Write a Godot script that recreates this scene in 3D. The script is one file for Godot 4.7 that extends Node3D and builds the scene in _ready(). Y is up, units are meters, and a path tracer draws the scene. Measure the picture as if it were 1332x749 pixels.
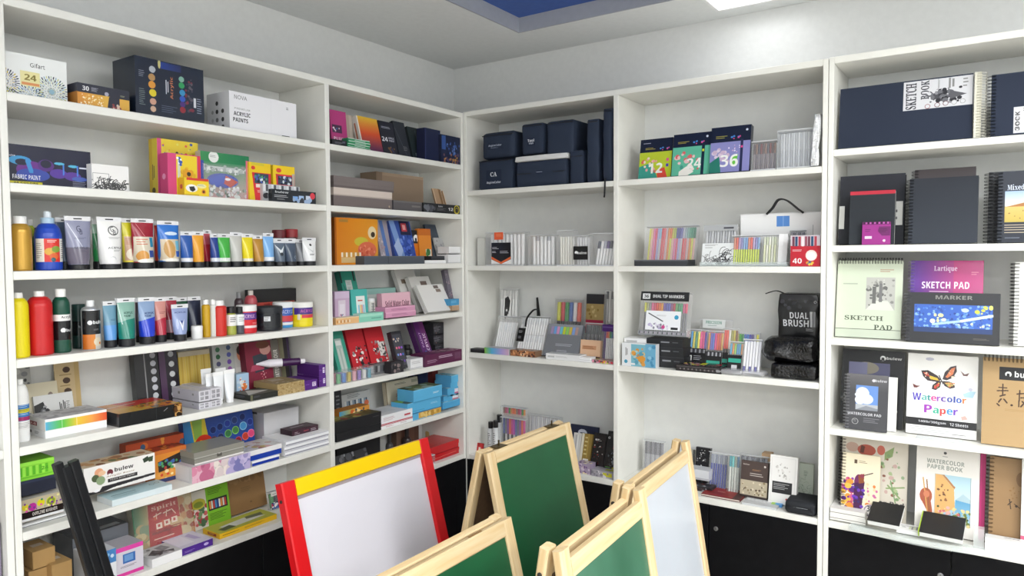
extends Node3D
# An art-supply shop corner. Units are metres; left shelving faces +x, back shelving faces +z.
var rng = RandomNumberGenerator.new()
var mats = {}
var names = {}
# ---------------------------------------------------------------- materials
func pm(hex, rough = 0.6, metal = 0.0):
	var k = "%s_%s_%s" % [hex, rough, metal]
	if not mats.has(k):
		var m = StandardMaterial3D.new()
		m.albedo_color = Color(hex)
		m.roughness = rough
		m.metallic = metal
		mats[k] = m
	return mats[k]
func clear(hex = "ffffff", alpha = 0.1):
	var k = "clear%s%s" % [hex, alpha]
	if not mats.has(k):
		var m = StandardMaterial3D.new()
		m.albedo_color = Color(Color(hex), alpha)
		m.transparency = BaseMaterial3D.TRANSPARENCY_ALPHA
		m.roughness = 0.08
		mats[k] = m
	return mats[k]
func noise_tex(seed_, freq, c1, c2, size = 256, normal = false, octaves = 4):
	var n = FastNoiseLite.new()
	n.seed = seed_
	n.frequency = freq
	n.fractal_octaves = octaves
	var t = NoiseTexture2D.new()
	t.width = size
	t.height = size
	t.seamless = true
	t.noise = n
	if normal:
		t.as_normal_map = true
		t.bump_strength = 4.0
	else:
		var g = Gradient.new()
		g.set_color(0, Color(c1))
		g.set_color(1, Color(c2))
		t.color_ramp = g
	return t
func textured(key, c1, c2, freq, scale, rough, bump = 0.0, metal = 0.0):
	if not mats.has(key):
		var m = StandardMaterial3D.new()
		m.albedo_texture = noise_tex(hash(key) % 1000, freq, c1, c2)
		m.uv1_triplanar = true
		m.uv1_scale = scale
		m.roughness = rough
		m.metallic = metal
		if bump > 0.0:
			m.normal_enabled = true
			m.normal_scale = bump
			m.normal_texture = noise_tex(hash(key) % 777, freq, "000", "fff", 256, true)
		mats[key] = m
	return mats[key]
# ---------------------------------------------------------------- printed art: an atlas of small pictures
var pages = []
var page_mats = []
var pen_x = 0
var pen_y = 0
var row_h = 0
var art_seen = {}
const PAGE = 2048
func new_page():
	var im = Image.create(PAGE, PAGE, false, Image.FORMAT_RGBA8)
	im.fill(Color.WHITE)
	pages.append(im)
	var set_ = []
	for r in [0.5, 0.22, 0.85]:
		var m = StandardMaterial3D.new()
		m.roughness = r
		m.texture_repeat = false
		set_.append(m)
	page_mats.append(set_)
	pen_x = 2
	pen_y = 2
	row_h = 0
func finish_pages():
	for i in pages.size():
		var t = ImageTexture.create_from_image(pages[i])
		for m in page_mats[i]:
			m.albedo_texture = t
var fonts = {}
var words = {}
func font(key):
	if not fonts.has(key):
		var f = SystemFont.new()
		f.font_names = PackedStringArray(["Droid Serif" if key == "S" else "Droid Sans"])
		f.font_weight = 400 if key in ["N"] else 700
		var ts = TextServerManager.get_primary_interface()
		var rid = f.get_rids()[0]
		for i in range(33, 127):
			ts.font_render_glyph(rid, Vector2i(56, 0), ts.font_get_glyph_index(rid, 56, i, 0))
		fonts[key] = [f, rid, {}]
	return fonts[key]
func word(text, key):
	var k = key + text
	if words.has(k):
		return words[k]
	var ts = TextServerManager.get_primary_interface()
	var f = font(key)
	var rid = f[1]
	var im = Image.create(60 + 64 * text.length(), 96, false, Image.FORMAT_RGBA8)
	im.fill(Color(1, 1, 1, 0))
	var x = 10.0
	for i in text.length():
		var g = ts.font_get_glyph_index(rid, 56, text.unicode_at(i), 0)
		var idx = ts.font_get_glyph_texture_idx(rid, Vector2i(56, 0), g)
		if idx >= 0:
			if not f[2].has(idx):
				var src = ts.font_get_texture_image(rid, Vector2i(56, 0), idx).duplicate()
				src.convert(Image.FORMAT_RGBA8)
				f[2][idx] = src
			var r = ts.font_get_glyph_uv_rect(rid, Vector2i(56, 0), g)
			var o = ts.font_get_glyph_offset(rid, Vector2i(56, 0), g)
			im.blend_rect(f[2][idx], Rect2i(r), Vector2i(int(x + o.x), int(68 + o.y)))
		x += ts.font_get_glyph_advance(rid, 56, g).x
	var used = im.get_used_rect()
	if used.size.x < 1:
		used = Rect2i(0, 0, 2, 2)
	words[k] = im.get_region(used)
	return words[k]
func col(h):
	return Color(h)
# one picture: commands split by «;», lengths in percent of the face's width and height
func art(spec, wm, hm):
	var k = "%s|%.3f|%.3f" % [spec, wm, hm]
	if art_seen.has(k):
		return art_seen[k]
	var W = int(clampf(wm * 1150.0, 20, 620))
	var H = int(clampf(hm * 1150.0, 20, 620))
	if pages.is_empty():
		new_page()
	if pen_x + W + 4 > PAGE:
		pen_x = 2
		pen_y += row_h + 4
		row_h = 0
	if pen_y + H + 4 > PAGE:
		new_page()
	var im = Image.create(W, H, false, Image.FORMAT_RGBA8)
	im.fill(Color.WHITE)
	for cmd in spec.split(";", false):
		var a = cmd.strip_edges().split(" ", false)
		draw(im, W, H, a)
	var p = pages[-1]
	p.blit_rect(im, Rect2i(0, 0, W, H), Vector2i(pen_x, pen_y))
	# one-pixel bleed round the picture
	p.blit_rect(im, Rect2i(0, 0, W, 1), Vector2i(pen_x, pen_y - 1))
	p.blit_rect(im, Rect2i(0, H - 1, W, 1), Vector2i(pen_x, pen_y + H))
	p.blit_rect(im, Rect2i(0, 0, 1, H), Vector2i(pen_x - 1, pen_y))
	p.blit_rect(im, Rect2i(W - 1, 0, 1, H), Vector2i(pen_x + W, pen_y))
	var out = [pages.size() - 1, Rect2(float(pen_x) / PAGE, float(pen_y) / PAGE, float(W) / PAGE, float(H) / PAGE)]
	pen_x += W + 4
	row_h = maxi(row_h, H)
	art_seen[k] = out
	return out
func disc(im, cx, cy, rx, ry, c):
	for y in range(int(cy - ry), int(cy + ry) + 1):
		var q = 1.0 - pow((y - cy) / maxf(ry, 0.5), 2)
		if q >= 0.0:
			var d = rx * sqrt(q)
			im.fill_rect(Rect2i(int(round(cx - d)), y, maxi(1, int(round(2 * d))), 1), c)
func stroke(im, x1, y1, x2, y2, w, c):
	var n = int(maxf(absf(x2 - x1), absf(y2 - y1))) + 1
	var s = maxi(1, int(round(w)))
	for i in n + 1:
		var t = float(i) / n
		im.fill_rect(Rect2i(int(lerpf(x1, x2, t) - s * 0.5), int(lerpf(y1, y2, t) - s * 0.5), s, s), c)
func poly(im, pts, c):
	var lo = 1e9
	var hi = -1e9
	for p in pts:
		lo = minf(lo, p.y)
		hi = maxf(hi, p.y)
	for y in range(int(lo), int(hi) + 1):
		var xs = []
		for i in pts.size():
			var a = pts[i]
			var b = pts[(i + 1) % pts.size()]
			if (a.y <= y and b.y > y) or (b.y <= y and a.y > y):
				xs.append(a.x + (y - a.y) / (b.y - a.y) * (b.x - a.x))
		xs.sort()
		for i in range(0, xs.size() - 1, 2):
			im.fill_rect(Rect2i(int(xs[i]), y, maxi(1, int(xs[i + 1] - xs[i])), 1), c)
func draw(im, W, H, a):
	var f = []
	for s in a:
		f.append(float(s) / 100.0)
	match a[0]:
		"b":
			im.fill(col(a[1]))
		"r":
			im.fill_rect(Rect2i(int(f[1] * W), int(f[2] * H), maxi(1, int(f[3] * W)), maxi(1, int(f[4] * H))), col(a[5]))
		"c":
			disc(im, f[1] * W, f[2] * H, f[3] * W, f[3] * W, col(a[4]))
		"o":
			disc(im, f[1] * W, f[2] * H, f[3] * W, f[3] * W, col(a[4]))
			disc(im, f[1] * W, f[2] * H, f[3] * W * 0.8, f[3] * W * 0.8, col(a[5]))
		"e":
			disc(im, f[1] * W, f[2] * H, f[3] * W, f[4] * H, col(a[5]))
		"l":
			stroke(im, f[1] * W, f[2] * H, f[3] * W, f[4] * H, f[5] * W, col(a[6]))
		"p":
			var pts = []
			for i in range(2, a.size() - 1, 2):
				pts.append(Vector2(f[i] * W, f[i + 1] * H))
			poly(im, pts, col(a[1]))
		"g", "h":
			var c1 = col(a[5])
			var c2 = col(a[6])
			var x0 = int(f[1] * W)
			var y0 = int(f[2] * H)
			var w = int(f[3] * W)
			var h = int(f[4] * H)
			var n = w if a[0] == "g" else h
			for i in n:
				var c = c1.lerp(c2, float(i) / n)
				im.fill_rect(Rect2i(x0 + i, y0, 1, h) if a[0] == "g" else Rect2i(x0, y0 + i, w, 1), c)
		"x", "y":
			var cs = a[6].split(",")
			var n = int(a[5])
			for i in n:
				var c = col(cs[i % cs.size()])
				if a[0] == "x":
					im.fill_rect(Rect2i(int((f[1] + f[3] * i / n) * W), int(f[2] * H), maxi(1, int(f[3] * W / n * 0.86)), int(f[4] * H)), c)
				else:
					im.fill_rect(Rect2i(int(f[1] * W), int((f[2] + f[4] * i / n) * H), int(f[3] * W), maxi(1, int(f[4] * H / n * 0.7))), c)
		"z":
			rng.seed = int(a[1])
			for i in int(a[6]):
				im.fill_rect(Rect2i(int(f[2] * W), int((f[3] + f[5] * i / float(a[6])) * H), int(f[4] * W * rng.randf_range(0.6, 1.0)), maxi(1, int(f[5] * H / float(a[6]) * 0.4))), col(a[7]))
		"q":
			var n = int(a[5])
			for i in n:
				var d = Vector2.from_angle(TAU * i / n)
				for k in 5:
					var r0 = lerpf(f[3], f[4], k / 5.0) * W
					var r1 = lerpf(f[3], f[4], (k + 0.62) / 5.0) * W
					stroke(im, f[1] * W + d.x * r0, f[2] * H + d.y * r0, f[1] * W + d.x * r1, f[2] * H + d.y * r1, maxf(1.0, r1 * 2.6 / n), col(a[6 + (i + k) % (a.size() - 6)]))
		"s":
			rng.seed = int(a[1])
			var cs = a[9].split(",")
			for i in int(a[2]):
				var r = rng.randf_range(f[7], f[8]) * W
				disc(im, (f[3] + f[5] * rng.randf()) * W, (f[4] + f[6] * rng.randf()) * H, r * rng.randf_range(0.7, 1.3), r, col(cs[rng.randi() % cs.size()]))
		"k":
			rng.seed = int(a[1])
			var cs = a[8].split(",")
			for i in int(a[2]):
				var p = Vector2((f[3] + f[5] * rng.randf()) * W, (f[4] + f[6] * rng.randf()) * H)
				var an = rng.randf() * TAU
				for j in 8:
					var q = p + Vector2.from_angle(an) * f[7] * W
					stroke(im, p.x, p.y, q.x, q.y, maxf(1.0, W * 0.012), col(cs[i % cs.size()]))
					p = q
					an += rng.randf_range(-0.2, 0.7)
		"T", "S", "N", "R", "D", "V":
			var text = " ".join(a.slice(6))
			var g = word(text, "S" if a[0] in ["S", "V"] else "N" if a[0] == "N" else "T").duplicate()
			if a[0] in ["R", "V"]:
				g.rotate_90(COUNTERCLOCKWISE)
			elif a[0] == "D":
				g.rotate_90(CLOCKWISE)
			var w = f[3] * W
			var h = f[4] * H
			if h <= 0.0:
				h = w * g.get_height() / g.get_width()
			if w <= 0.0:
				w = h * g.get_width() / g.get_height()
			g.resize(maxi(2, int(w)), maxi(2, int(h)), Image.INTERPOLATE_BILINEAR if w > g.get_width() * 0.6 else Image.INTERPOLATE_TRILINEAR)
			var c = col(a[5])
			var ox = int(f[1] * W - w * 0.5)
			var oy = int(f[2] * H - h * 0.5)
			for y in g.get_height():
				for x in g.get_width():
					var X = x + ox
					var Y = y + oy
					if X >= 0 and Y >= 0 and X < W and Y < H:
						var al = g.get_pixel(x, y).a
						if al > 0.02:
							im.set_pixel(X, Y, im.get_pixel(X, Y).lerp(c, al))
# ---------------------------------------------------------------- mesh building
class Mb:
	var sts = {}
	func st(m):
		if not sts.has(m):
			var s = SurfaceTool.new()
			s.begin(Mesh.PRIMITIVE_TRIANGLES)
			sts[m] = s
		return sts[m]
	func tri(m, a, b, c, n = null, ua = Vector2.ZERO, ub = Vector2.ZERO, uc = Vector2.ZERO):
		var s = st(m)
		var nn = n
		if nn == null:
			nn = (c - a).cross(b - a).normalized()
		var ns = nn if nn is Array else [nn, nn, nn]
		s.set_normal(ns[0]); s.set_uv(ua); s.add_vertex(a)
		s.set_normal(ns[1]); s.set_uv(ub); s.add_vertex(b)
		s.set_normal(ns[2]); s.set_uv(uc); s.add_vertex(c)
	# corners clockwise from the top left as seen from outside
	func quad(m, a, b, c, d, uv = Rect2(0, 0, 1, 1), n = null):
		var p = uv.position
		var e = uv.end
		var n1 = n
		var n2 = n
		if n is Array:
			n1 = [n[0], n[1], n[2]]
			n2 = [n[0], n[2], n[3]]
		tri(m, a, b, c, n1, p, Vector2(e.x, p.y), e)
		tri(m, a, c, d, n2, p, e, Vector2(p.x, e.y))
	func box(m, lo, hi, faces = {}):
		var x0 = lo.x
		var y0 = lo.y
		var z0 = lo.z
		var x1 = hi.x
		var y1 = hi.y
		var z1 = hi.z
		var v = func(x, y, z): return Vector3(x, y, z)
		var list = {
			"f": [v.call(x0, y1, z1), v.call(x1, y1, z1), v.call(x1, y0, z1), v.call(x0, y0, z1)],
			"k": [v.call(x1, y1, z0), v.call(x0, y1, z0), v.call(x0, y0, z0), v.call(x1, y0, z0)],
			"l": [v.call(x0, y1, z0), v.call(x0, y1, z1), v.call(x0, y0, z1), v.call(x0, y0, z0)],
			"r": [v.call(x1, y1, z1), v.call(x1, y1, z0), v.call(x1, y0, z0), v.call(x1, y0, z1)],
			"t": [v.call(x0, y1, z0), v.call(x1, y1, z0), v.call(x1, y1, z1), v.call(x0, y1, z1)],
			"d": [v.call(x0, y0, z1), v.call(x1, y0, z1), v.call(x1, y0, z0), v.call(x0, y0, z0)],
		}
		for key in list:
			var q = list[key]
			var g = faces.get(key, null)
			if g == null:
				quad(m, q[0], q[1], q[2], q[3])
			else:
				quad(g[0], q[0], q[1], q[2], q[3], g[1])
	func commit():
		var am = ArrayMesh.new()
		for m in sts:
			am = sts[m].commit(am)
			am.surface_set_material(am.get_surface_count() - 1, m)
		return am
func face(spec, w, h, finish = 0):
	var a = art(spec, w, h)
	return [page_mats[a[0]][finish], a[1]]
func obj(called, mb, parent = self):
	var o = MeshInstance3D.new()
	o.mesh = mb.commit() if mb is Mb else mb
	o.name = called
	parent.add_child(o, true)
	return o
func tag(o, label, category, group = "", kind = ""):
	if label: o.set_meta("label", label)
	if category: o.set_meta("category", category)
	if group: o.set_meta("group", group)
	if kind: o.set_meta("kind", kind)
	return o
func thing(called, label, category, group = ""):
	var o = Node3D.new()
	o.name = called
	add_child(o, true)
	return tag(o, label, category, group)
func struct(called, mb, parent = self):
	var o = obj(called, mb, parent)
	if parent == self:
		o.set_meta("kind", "structure")
	return o
# a thing on a shelf: at = [unit, shelf height, place along it, setback, width, height]
func item(called, label, category, group, at, tilt = 0.0, yaw = 0.0, thick = 0.0):
	var o = thing(called, label, category, group)
	at = at.duplicate()
	at[3] = minf(at[3], 0.27 - thick * cos(deg_to_rad(tilt)) - at[5] * sin(deg_to_rad(maxf(tilt, 0.0))))
	var b = Basis(Vector3.UP, PI / 2 if at[0] == "L" else 0.0)
	var p = Vector3(-at[3], at[1], at[2]) if at[0] == "L" else Vector3(at[2], at[1], -at[3])
	b = b * Basis(Vector3.UP, deg_to_rad(yaw)) * Basis(Vector3.RIGHT, -deg_to_rad(tilt))
	o.transform = Transform3D(b, p + Vector3(0, thick * sin(deg_to_rad(absf(tilt))) + 0.0004, 0))
	return o
# octagonal bar along its own y axis (chamfered edges)
func bar_mesh(m, w, d, l, ch = 0.003):
	var mb = Mb.new()
	var x = w * 0.5
	var z = d * 0.5
	var o = [Vector2(x - ch, z), Vector2(x, z - ch), Vector2(x, -z + ch), Vector2(x - ch, -z), Vector2(-x + ch, -z), Vector2(-x, -z + ch), Vector2(-x, z - ch), Vector2(-x + ch, z)]
	for i in 8:
		var a = o[i]
		var b = o[(i + 1) % 8]
		mb.quad(m, Vector3(a.x, l, a.y), Vector3(b.x, l, b.y), Vector3(b.x, 0, b.y), Vector3(a.x, 0, a.y))
		if i > 0 and i < 7:
			mb.tri(m, Vector3(o[0].x, l, o[0].y), Vector3(b.x, l, b.y), Vector3(a.x, l, a.y), Vector3.UP)
			mb.tri(m, Vector3(o[0].x, 0, o[0].y), Vector3(a.x, 0, a.y), Vector3(b.x, 0, b.y), Vector3.DOWN)
	return mb
func bar(called, parent, m, p0, p1, w, d, ref = Vector3.BACK, ch = 0.003):
	var y = (p1 - p0).normalized()
	var x = y.cross(ref).normalized()
	var z = x.cross(y)
	var o = obj(called, bar_mesh(m, w, d, p0.distance_to(p1), ch), parent)
	o.transform = Transform3D(Basis(x, y, z), p0)
	return o
# lathe round y; prof = [r, y, r, y, ...]; flat squashes z; printed art may wrap the front
func lathe(mb, m, prof, segs = 20, flat = 1.0, cx = 0.0, cz = 0.0, y0 = 0.0):
	var n = prof.size() / 2
	for i in n - 1:
		var r0 = prof[2 * i]
		var a0 = prof[2 * i + 1] + y0
		var r1 = prof[2 * i + 2]
		var a1 = prof[2 * i + 3] + y0
		var sl = Vector2(a1 - a0, r0 - r1).normalized()
		for j in segs:
			var t0 = TAU * j / segs
			var t1 = TAU * (j + 1) / segs
			var d0 = Vector3(sin(t0), 0, cos(t0) * flat)
			var d1 = Vector3(sin(t1), 0, cos(t1) * flat)
			var c = Vector3(cx, 0, cz)
			var n0 = (Vector3(sin(t0), 0, cos(t0) / flat) * sl.x + Vector3.UP * sl.y).normalized()
			var n1 = (Vector3(sin(t1), 0, cos(t1) / flat) * sl.x + Vector3.UP * sl.y).normalized()
			var A = c + d0 * r1 + Vector3.UP * a1
			var B = c + d1 * r1 + Vector3.UP * a1
			var C = c + d1 * r0 + Vector3.UP * a0
			var D = c + d0 * r0 + Vector3.UP * a0
			if r1 > 1e-5:
				mb.tri(m, A, B, C, [n0, n1, n1])
			if r0 > 1e-5:
				mb.tri(m, A, C, D, [n0, n1, n0])
func wrap_label(mb, fc, r, y0, y1, half = 1.45, segs = 14, flat = 1.0):
	var uv = fc[1]
	for j in segs:
		var u0 = float(j) / segs
		var u1 = float(j + 1) / segs
		var t0 = lerpf(-half, half, u0)
		var t1 = lerpf(-half, half, u1)
		var d0 = Vector3(sin(t0), 0, cos(t0) * flat)
		var d1 = Vector3(sin(t1), 0, cos(t1) * flat)
		var rc = Rect2(uv.position.x + uv.size.x * u0, uv.position.y, uv.size.x / segs, uv.size.y)
		mb.quad(fc[0], d0 * r + Vector3.UP * y1, d1 * r + Vector3.UP * y1, d1 * r + Vector3.UP * y0, d0 * r + Vector3.UP * y0, rc, [d0, d1, d1, d0])
# soft rounded box standing on y = 0, front at z = 0; art on the front when fc is given
func soft_box(m, w, h, t, r, bulge = 0.0, lumps = 0.0, seed_ = 1, fc = null, n = 8):
	var mb = Mb.new()
	var nz = FastNoiseLite.new()
	nz.seed = seed_
	nz.frequency = 9.0
	var half = Vector3(w, h, t) * 0.5
	r = minf(r, minf(half.x, minf(half.y, half.z)) * 0.98)
	var shape = func(u):
		var p = Vector3(u.x * half.x, u.y * half.y, u.z * half.z)
		var core = Vector3(clampf(p.x, -half.x + r, half.x - r), clampf(p.y, -half.y + r, half.y - r), clampf(p.z, -half.z + r, half.z - r))
		var d = p - core
		if d.length() > 1e-6:
			d = d.normalized() * r
		p = core + d
		p.z += bulge * t * (1 - u.x * u.x) * (1 - u.y * u.y) * u.z
		p.x += bulge * 0.1 * w * (1 - u.z * u.z) * (1 - u.y * u.y) * u.x
		if lumps > 0.0:
			p += Vector3(nz.get_noise_3dv(p), 0.0, nz.get_noise_3dv(p + Vector3(5, 0, 0))) * lumps * (0.15 + 0.85 * clampf((u.y + 1) * 2.0, 0.0, 1.0))
		return p + Vector3(0, half.y, -half.z)
	var dirs = [[Vector3.BACK, Vector3.RIGHT, Vector3.UP], [Vector3.FORWARD, Vector3.LEFT, Vector3.UP], [Vector3.LEFT, Vector3.BACK, Vector3.UP], [Vector3.RIGHT, Vector3.FORWARD, Vector3.UP], [Vector3.UP, Vector3.RIGHT, Vector3.FORWARD], [Vector3.DOWN, Vector3.RIGHT, Vector3.BACK]]
	var warp = func(a): return sin(a * PI / 2) * 0.35 + a * 0.65
	for k in 6:
		var q = dirs[k]
		var grid = []
		for j in n + 1:
			var row = []
			for i in n + 1:
				var u = warp.call(2.0 * i / n - 1)
				var v = warp.call(1 - 2.0 * j / n)
				row.append([shape.call(q[0] + q[1] * u + q[2] * v), (u + 1) / 2, (1 - v) / 2])
			grid.append(row)
		var nor = func(i, j):
			var du = grid[j][mini(i + 1, n)][0] - grid[j][maxi(i - 1, 0)][0]
			var dv = grid[mini(j + 1, n)][i][0] - grid[maxi(j - 1, 0)][i][0]
			return dv.cross(du).normalized()
		for j in n:
			for i in n:
				var a = grid[j][i]
				var b = grid[j][i + 1]
				var c = grid[j + 1][i + 1]
				var d = grid[j + 1][i]
				var mm = m
				var uv = Rect2(0, 0, 1, 1)
				if k == 0 and fc != null:
					mm = fc[0]
					uv = Rect2(fc[1].position + fc[1].size * Vector2(a[1], a[2]), fc[1].size * Vector2(c[1] - a[1], c[2] - a[2]))
				mb.quad(mm, a[0], b[0], c[0], d[0], uv, [nor.call(i, j), nor.call(i + 1, j), nor.call(i + 1, j + 1), nor.call(i, j + 1)])
	return mb
# ---------------------------------------------------------------- kinds of goods
# carton with printed front; o: tilt, yaw, fin, top, left, right (art or colour), win [x, y, w, h] clear window, flap, panels [[name, x, y, w, h, art], ...] raised labels
func skin(spec, w, h, fin):
	return face(spec, w, h, fin) if " " in spec else [pm(spec, [0.55, 0.25, 0.9][fin]), Rect2(0, 0, 1, 1)]
func carton(called, label, category, group, at, t, front, side, o = {}):
	var w = at[4]
	var h = at[5]
	t = minf(t, 0.268 - maxf(at[3], 0.0))
	var fin = o.get("fin", 0)
	var root = item(called, label, category, group, at, o.get("tilt", 0.0), o.get("yaw", 0.0), t)
	var mb = Mb.new()
	var faces = {"f": skin(front, w, h, fin)}
	if o.has("top"): faces["t"] = skin(o.top, w, t, fin)
	if o.has("left"): faces["l"] = skin(o.left, t, h, fin)
	if o.has("right"): faces["r"] = skin(o.right, t, h, fin)
	var body = null
	var lift = o.get("lid", 0.0)
	mb.box(pm(side, [0.55, 0.25, 0.9][fin]), Vector3(-w / 2, 0, -t), Vector3(w / 2, h, 0), faces)
	body = obj(o.get("body", "body"), mb, root)
	if o.has("lidc"):
		var lb = Mb.new()
		var lh = o.get("lidh", 0.5) * h
		lb.box(pm(o.lidc, 0.55), Vector3(-w / 2 - 0.0015, h - lh, -t - 0.0015), Vector3(w / 2 + 0.0015, h + 0.0015, 0.0015), {"t": skin(o.get("top", o.lidc), w, t, fin), "f": skin(o.get("lidf", o.lidc), w, lh, fin)})
		obj("lid", lb, root)
	if o.has("flap"):
		var fb = Mb.new()
		fb.box(pm(o.flap, 0.6), Vector3(-w / 2 + 0.003, h, -t + 0.002), Vector3(w / 2 - 0.003, h + 0.0012, -0.002))
		obj("tuck_flap", fb, root)
	if o.has("win"):
		var q = o.win
		var wb = Mb.new()
		wb.box(clear("ffffff", 0.05), Vector3((q[0] / 100.0 - 0.5) * w, (1 - (q[1] + q[3]) / 100.0) * h, 0.0005), Vector3(((q[0] + q[2]) / 100.0 - 0.5) * w, (1 - q[1] / 100.0) * h, 0.0015))
		obj("window", wb, root)
	for q in o.get("panels", []):
		var pb = Mb.new()
		var pw = q[3] / 100.0 * w
		var ph = q[4] / 100.0 * h
		pb.box(pm(side, 0.5), Vector3((q[1] / 100.0 - 0.5) * w, (1 - (q[2] + q[4]) / 100.0) * h, 0.0), Vector3((q[1] / 100.0 - 0.5) * w + pw, (1 - q[2] / 100.0) * h, 0.0014), {"f": skin(q[5], pw, ph, fin)})
		obj(q[0], pb, root)
	return root
# flat or leaning pad: cover, paper block, back cover, spiral on «side» (l, t, r or none)
func pad(called, label, category, group, at, t, front, o = {}):
	var w = at[4]
	var h = at[5]
	t = minf(t, 0.268 - maxf(at[3], 0.0))
	var fin = o.get("fin", 0)
	var root = item(called, label, category, group, at, o.get("tilt", 8.0), o.get("yaw", 0.0), t)
	var cov = o.get("cover", "202428")
	var mb = Mb.new()
	mb.box(pm(cov, 0.6), Vector3(-w / 2, 0, -0.0016), Vector3(w / 2, h, 0), {"f": skin(front, w, h, fin)})
	obj("front_cover", mb, root)
	mb = Mb.new()
	var g = 0.0016
	var ed = pm(o.get("paper", "ecebe4"), 0.9)
	mb.box(ed, Vector3(-w / 2 + g, g, -t + 0.0016), Vector3(w / 2 - g, h - g, -0.0017))
	obj("pages", mb, root)
	mb = Mb.new()
	mb.box(pm(o.get("back", cov), 0.7), Vector3(-w / 2, 0, -t), Vector3(w / 2, h, -t + 0.0015))
	obj("back_cover", mb, root)
	var sd = o.get("spiral", "l")
	if sd != "n":
		var sb = Mb.new()
		var sm = pm(o.get("wire", "2a2c30"), 0.35, 0.3)
		var ln = w if sd == "t" else h
		var cnt = int(ln / o.get("pitch", 0.011))
		for i in cnt:
			var q = (i + 0.5) / cnt * ln
			for dq in [-0.0014, 0.0014]:
				ring(sb, sm, sd, q + dq, w, h, t)
		obj("spiral_binding", sb, root)
		# punched holes: a strip of darker slots
	return root
func ring(mb, m, sd, q, w, h, t):
	var R = t * 0.5 + 0.004
	var r = 0.0008
	var N = 10
	for i in N:
		for s in 3:
			var v = []
			for e in [[0, 0], [1, 0], [1, 1], [0, 1]]:
				var a = TAU * (i + e[0]) / N
				var b = TAU * (s + e[1]) / 3.0
				var rad = R + r * cos(b)
				var c = Vector3.ZERO
				var pr = Vector3(cos(a) * rad, r * sin(b), sin(a) * rad)
				if sd == "l":
					c = Vector3(-w / 2 + 0.003 + pr.x, q + pr.y, -t / 2 + pr.z)
				elif sd == "r":
					c = Vector3(w / 2 - 0.003 + pr.x, q + pr.y, -t / 2 + pr.z)
				else:
					c = Vector3(-w / 2 + q + pr.y, h - 0.003 + pr.x, -t / 2 + pr.z)
				v.append(c)
			mb.quad(m, v[0], v[1], v[2], v[3])
# paint tube standing on its cap
func tube(called, label, group, at, c, o = {}):
	var w = at[4]
	var h = at[5]
	var root = item(called, label, "paint tube", group, at, 0.0, o.get("yaw", 0.0))
	var ch = o.get("caph", 0.16) * h
	var rc = w * o.get("capw", 0.40)
	var cz = -maxf(rc, 0.012) - 0.001
	var cb = Mb.new()
	lathe(cb, pm(o.get("cap", "17181c"), 0.45), [0.0, 0.0, rc * 0.97, 0.0, rc, 0.002, rc, ch - 0.001, rc * 0.9, ch, 0.0, ch], 18, 1.0, 0.0, cz)
	obj("cap", cb, root)
	var fin = 1
	var fc = null
	if o.has("art"):
		fc = face(o.art, w, h - ch, fin)
	var base = pm(c, 0.28)
	var mb = Mb.new()
	var top = h - 0.012
	var N = 6
	var S = 20
	for i in N:
		for j in S:
			var v = []
			var nn = []
			var uvs = []
			for e in [[j, i + 1], [j + 1, i + 1], [j + 1, i], [j, i]]:
				var a = TAU * e[0] / S
				var k = float(e[1]) / N
				var rx = lerpf(rc * 0.96, w * 0.5, sqrt(k))
				var rz = lerpf(rc * 0.96, 0.0016, k * k * 0.5 + k * 0.5)
				v.append(Vector3(sin(a) * rx, lerpf(ch, top, k), cz + cos(a) * rz))
				nn.append(Vector3(sin(a) * rz, 0.25 * rx * rz / rc, cos(a) * rx).normalized())
				uvs.append(Vector2(0.5 + sin(a) * rx / w, 1 - k))
			if fc == null:
				mb.quad(base, v[0], v[1], v[2], v[3], Rect2(0, 0, 1, 1), nn)
			else:
				for q in 4:
					uvs[q] = fc[1].position + fc[1].size * uvs[q]
				mb.tri(fc[0], v[0], v[1], v[2], [nn[0], nn[1], nn[2]], uvs[0], uvs[1], uvs[2])
				mb.tri(fc[0], v[0], v[2], v[3], [nn[0], nn[2], nn[3]], uvs[0], uvs[2], uvs[3])
	obj("body", mb, root)
	var kb = Mb.new()
	kb.box(pm(o.get("crimp", "e4e4e6"), 0.3), Vector3(-w / 2, top - 0.001, cz - 0.0017), Vector3(w / 2, h, cz + 0.0017))
	if o.get("slot", true):
		kb.box(pm("2c2c30", 0.6), Vector3(-w * 0.16, top + 0.003, cz + 0.0017), Vector3(w * 0.16, top + 0.0065, cz + 0.002))
	obj("crimp", kb, root)
	return root
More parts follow.
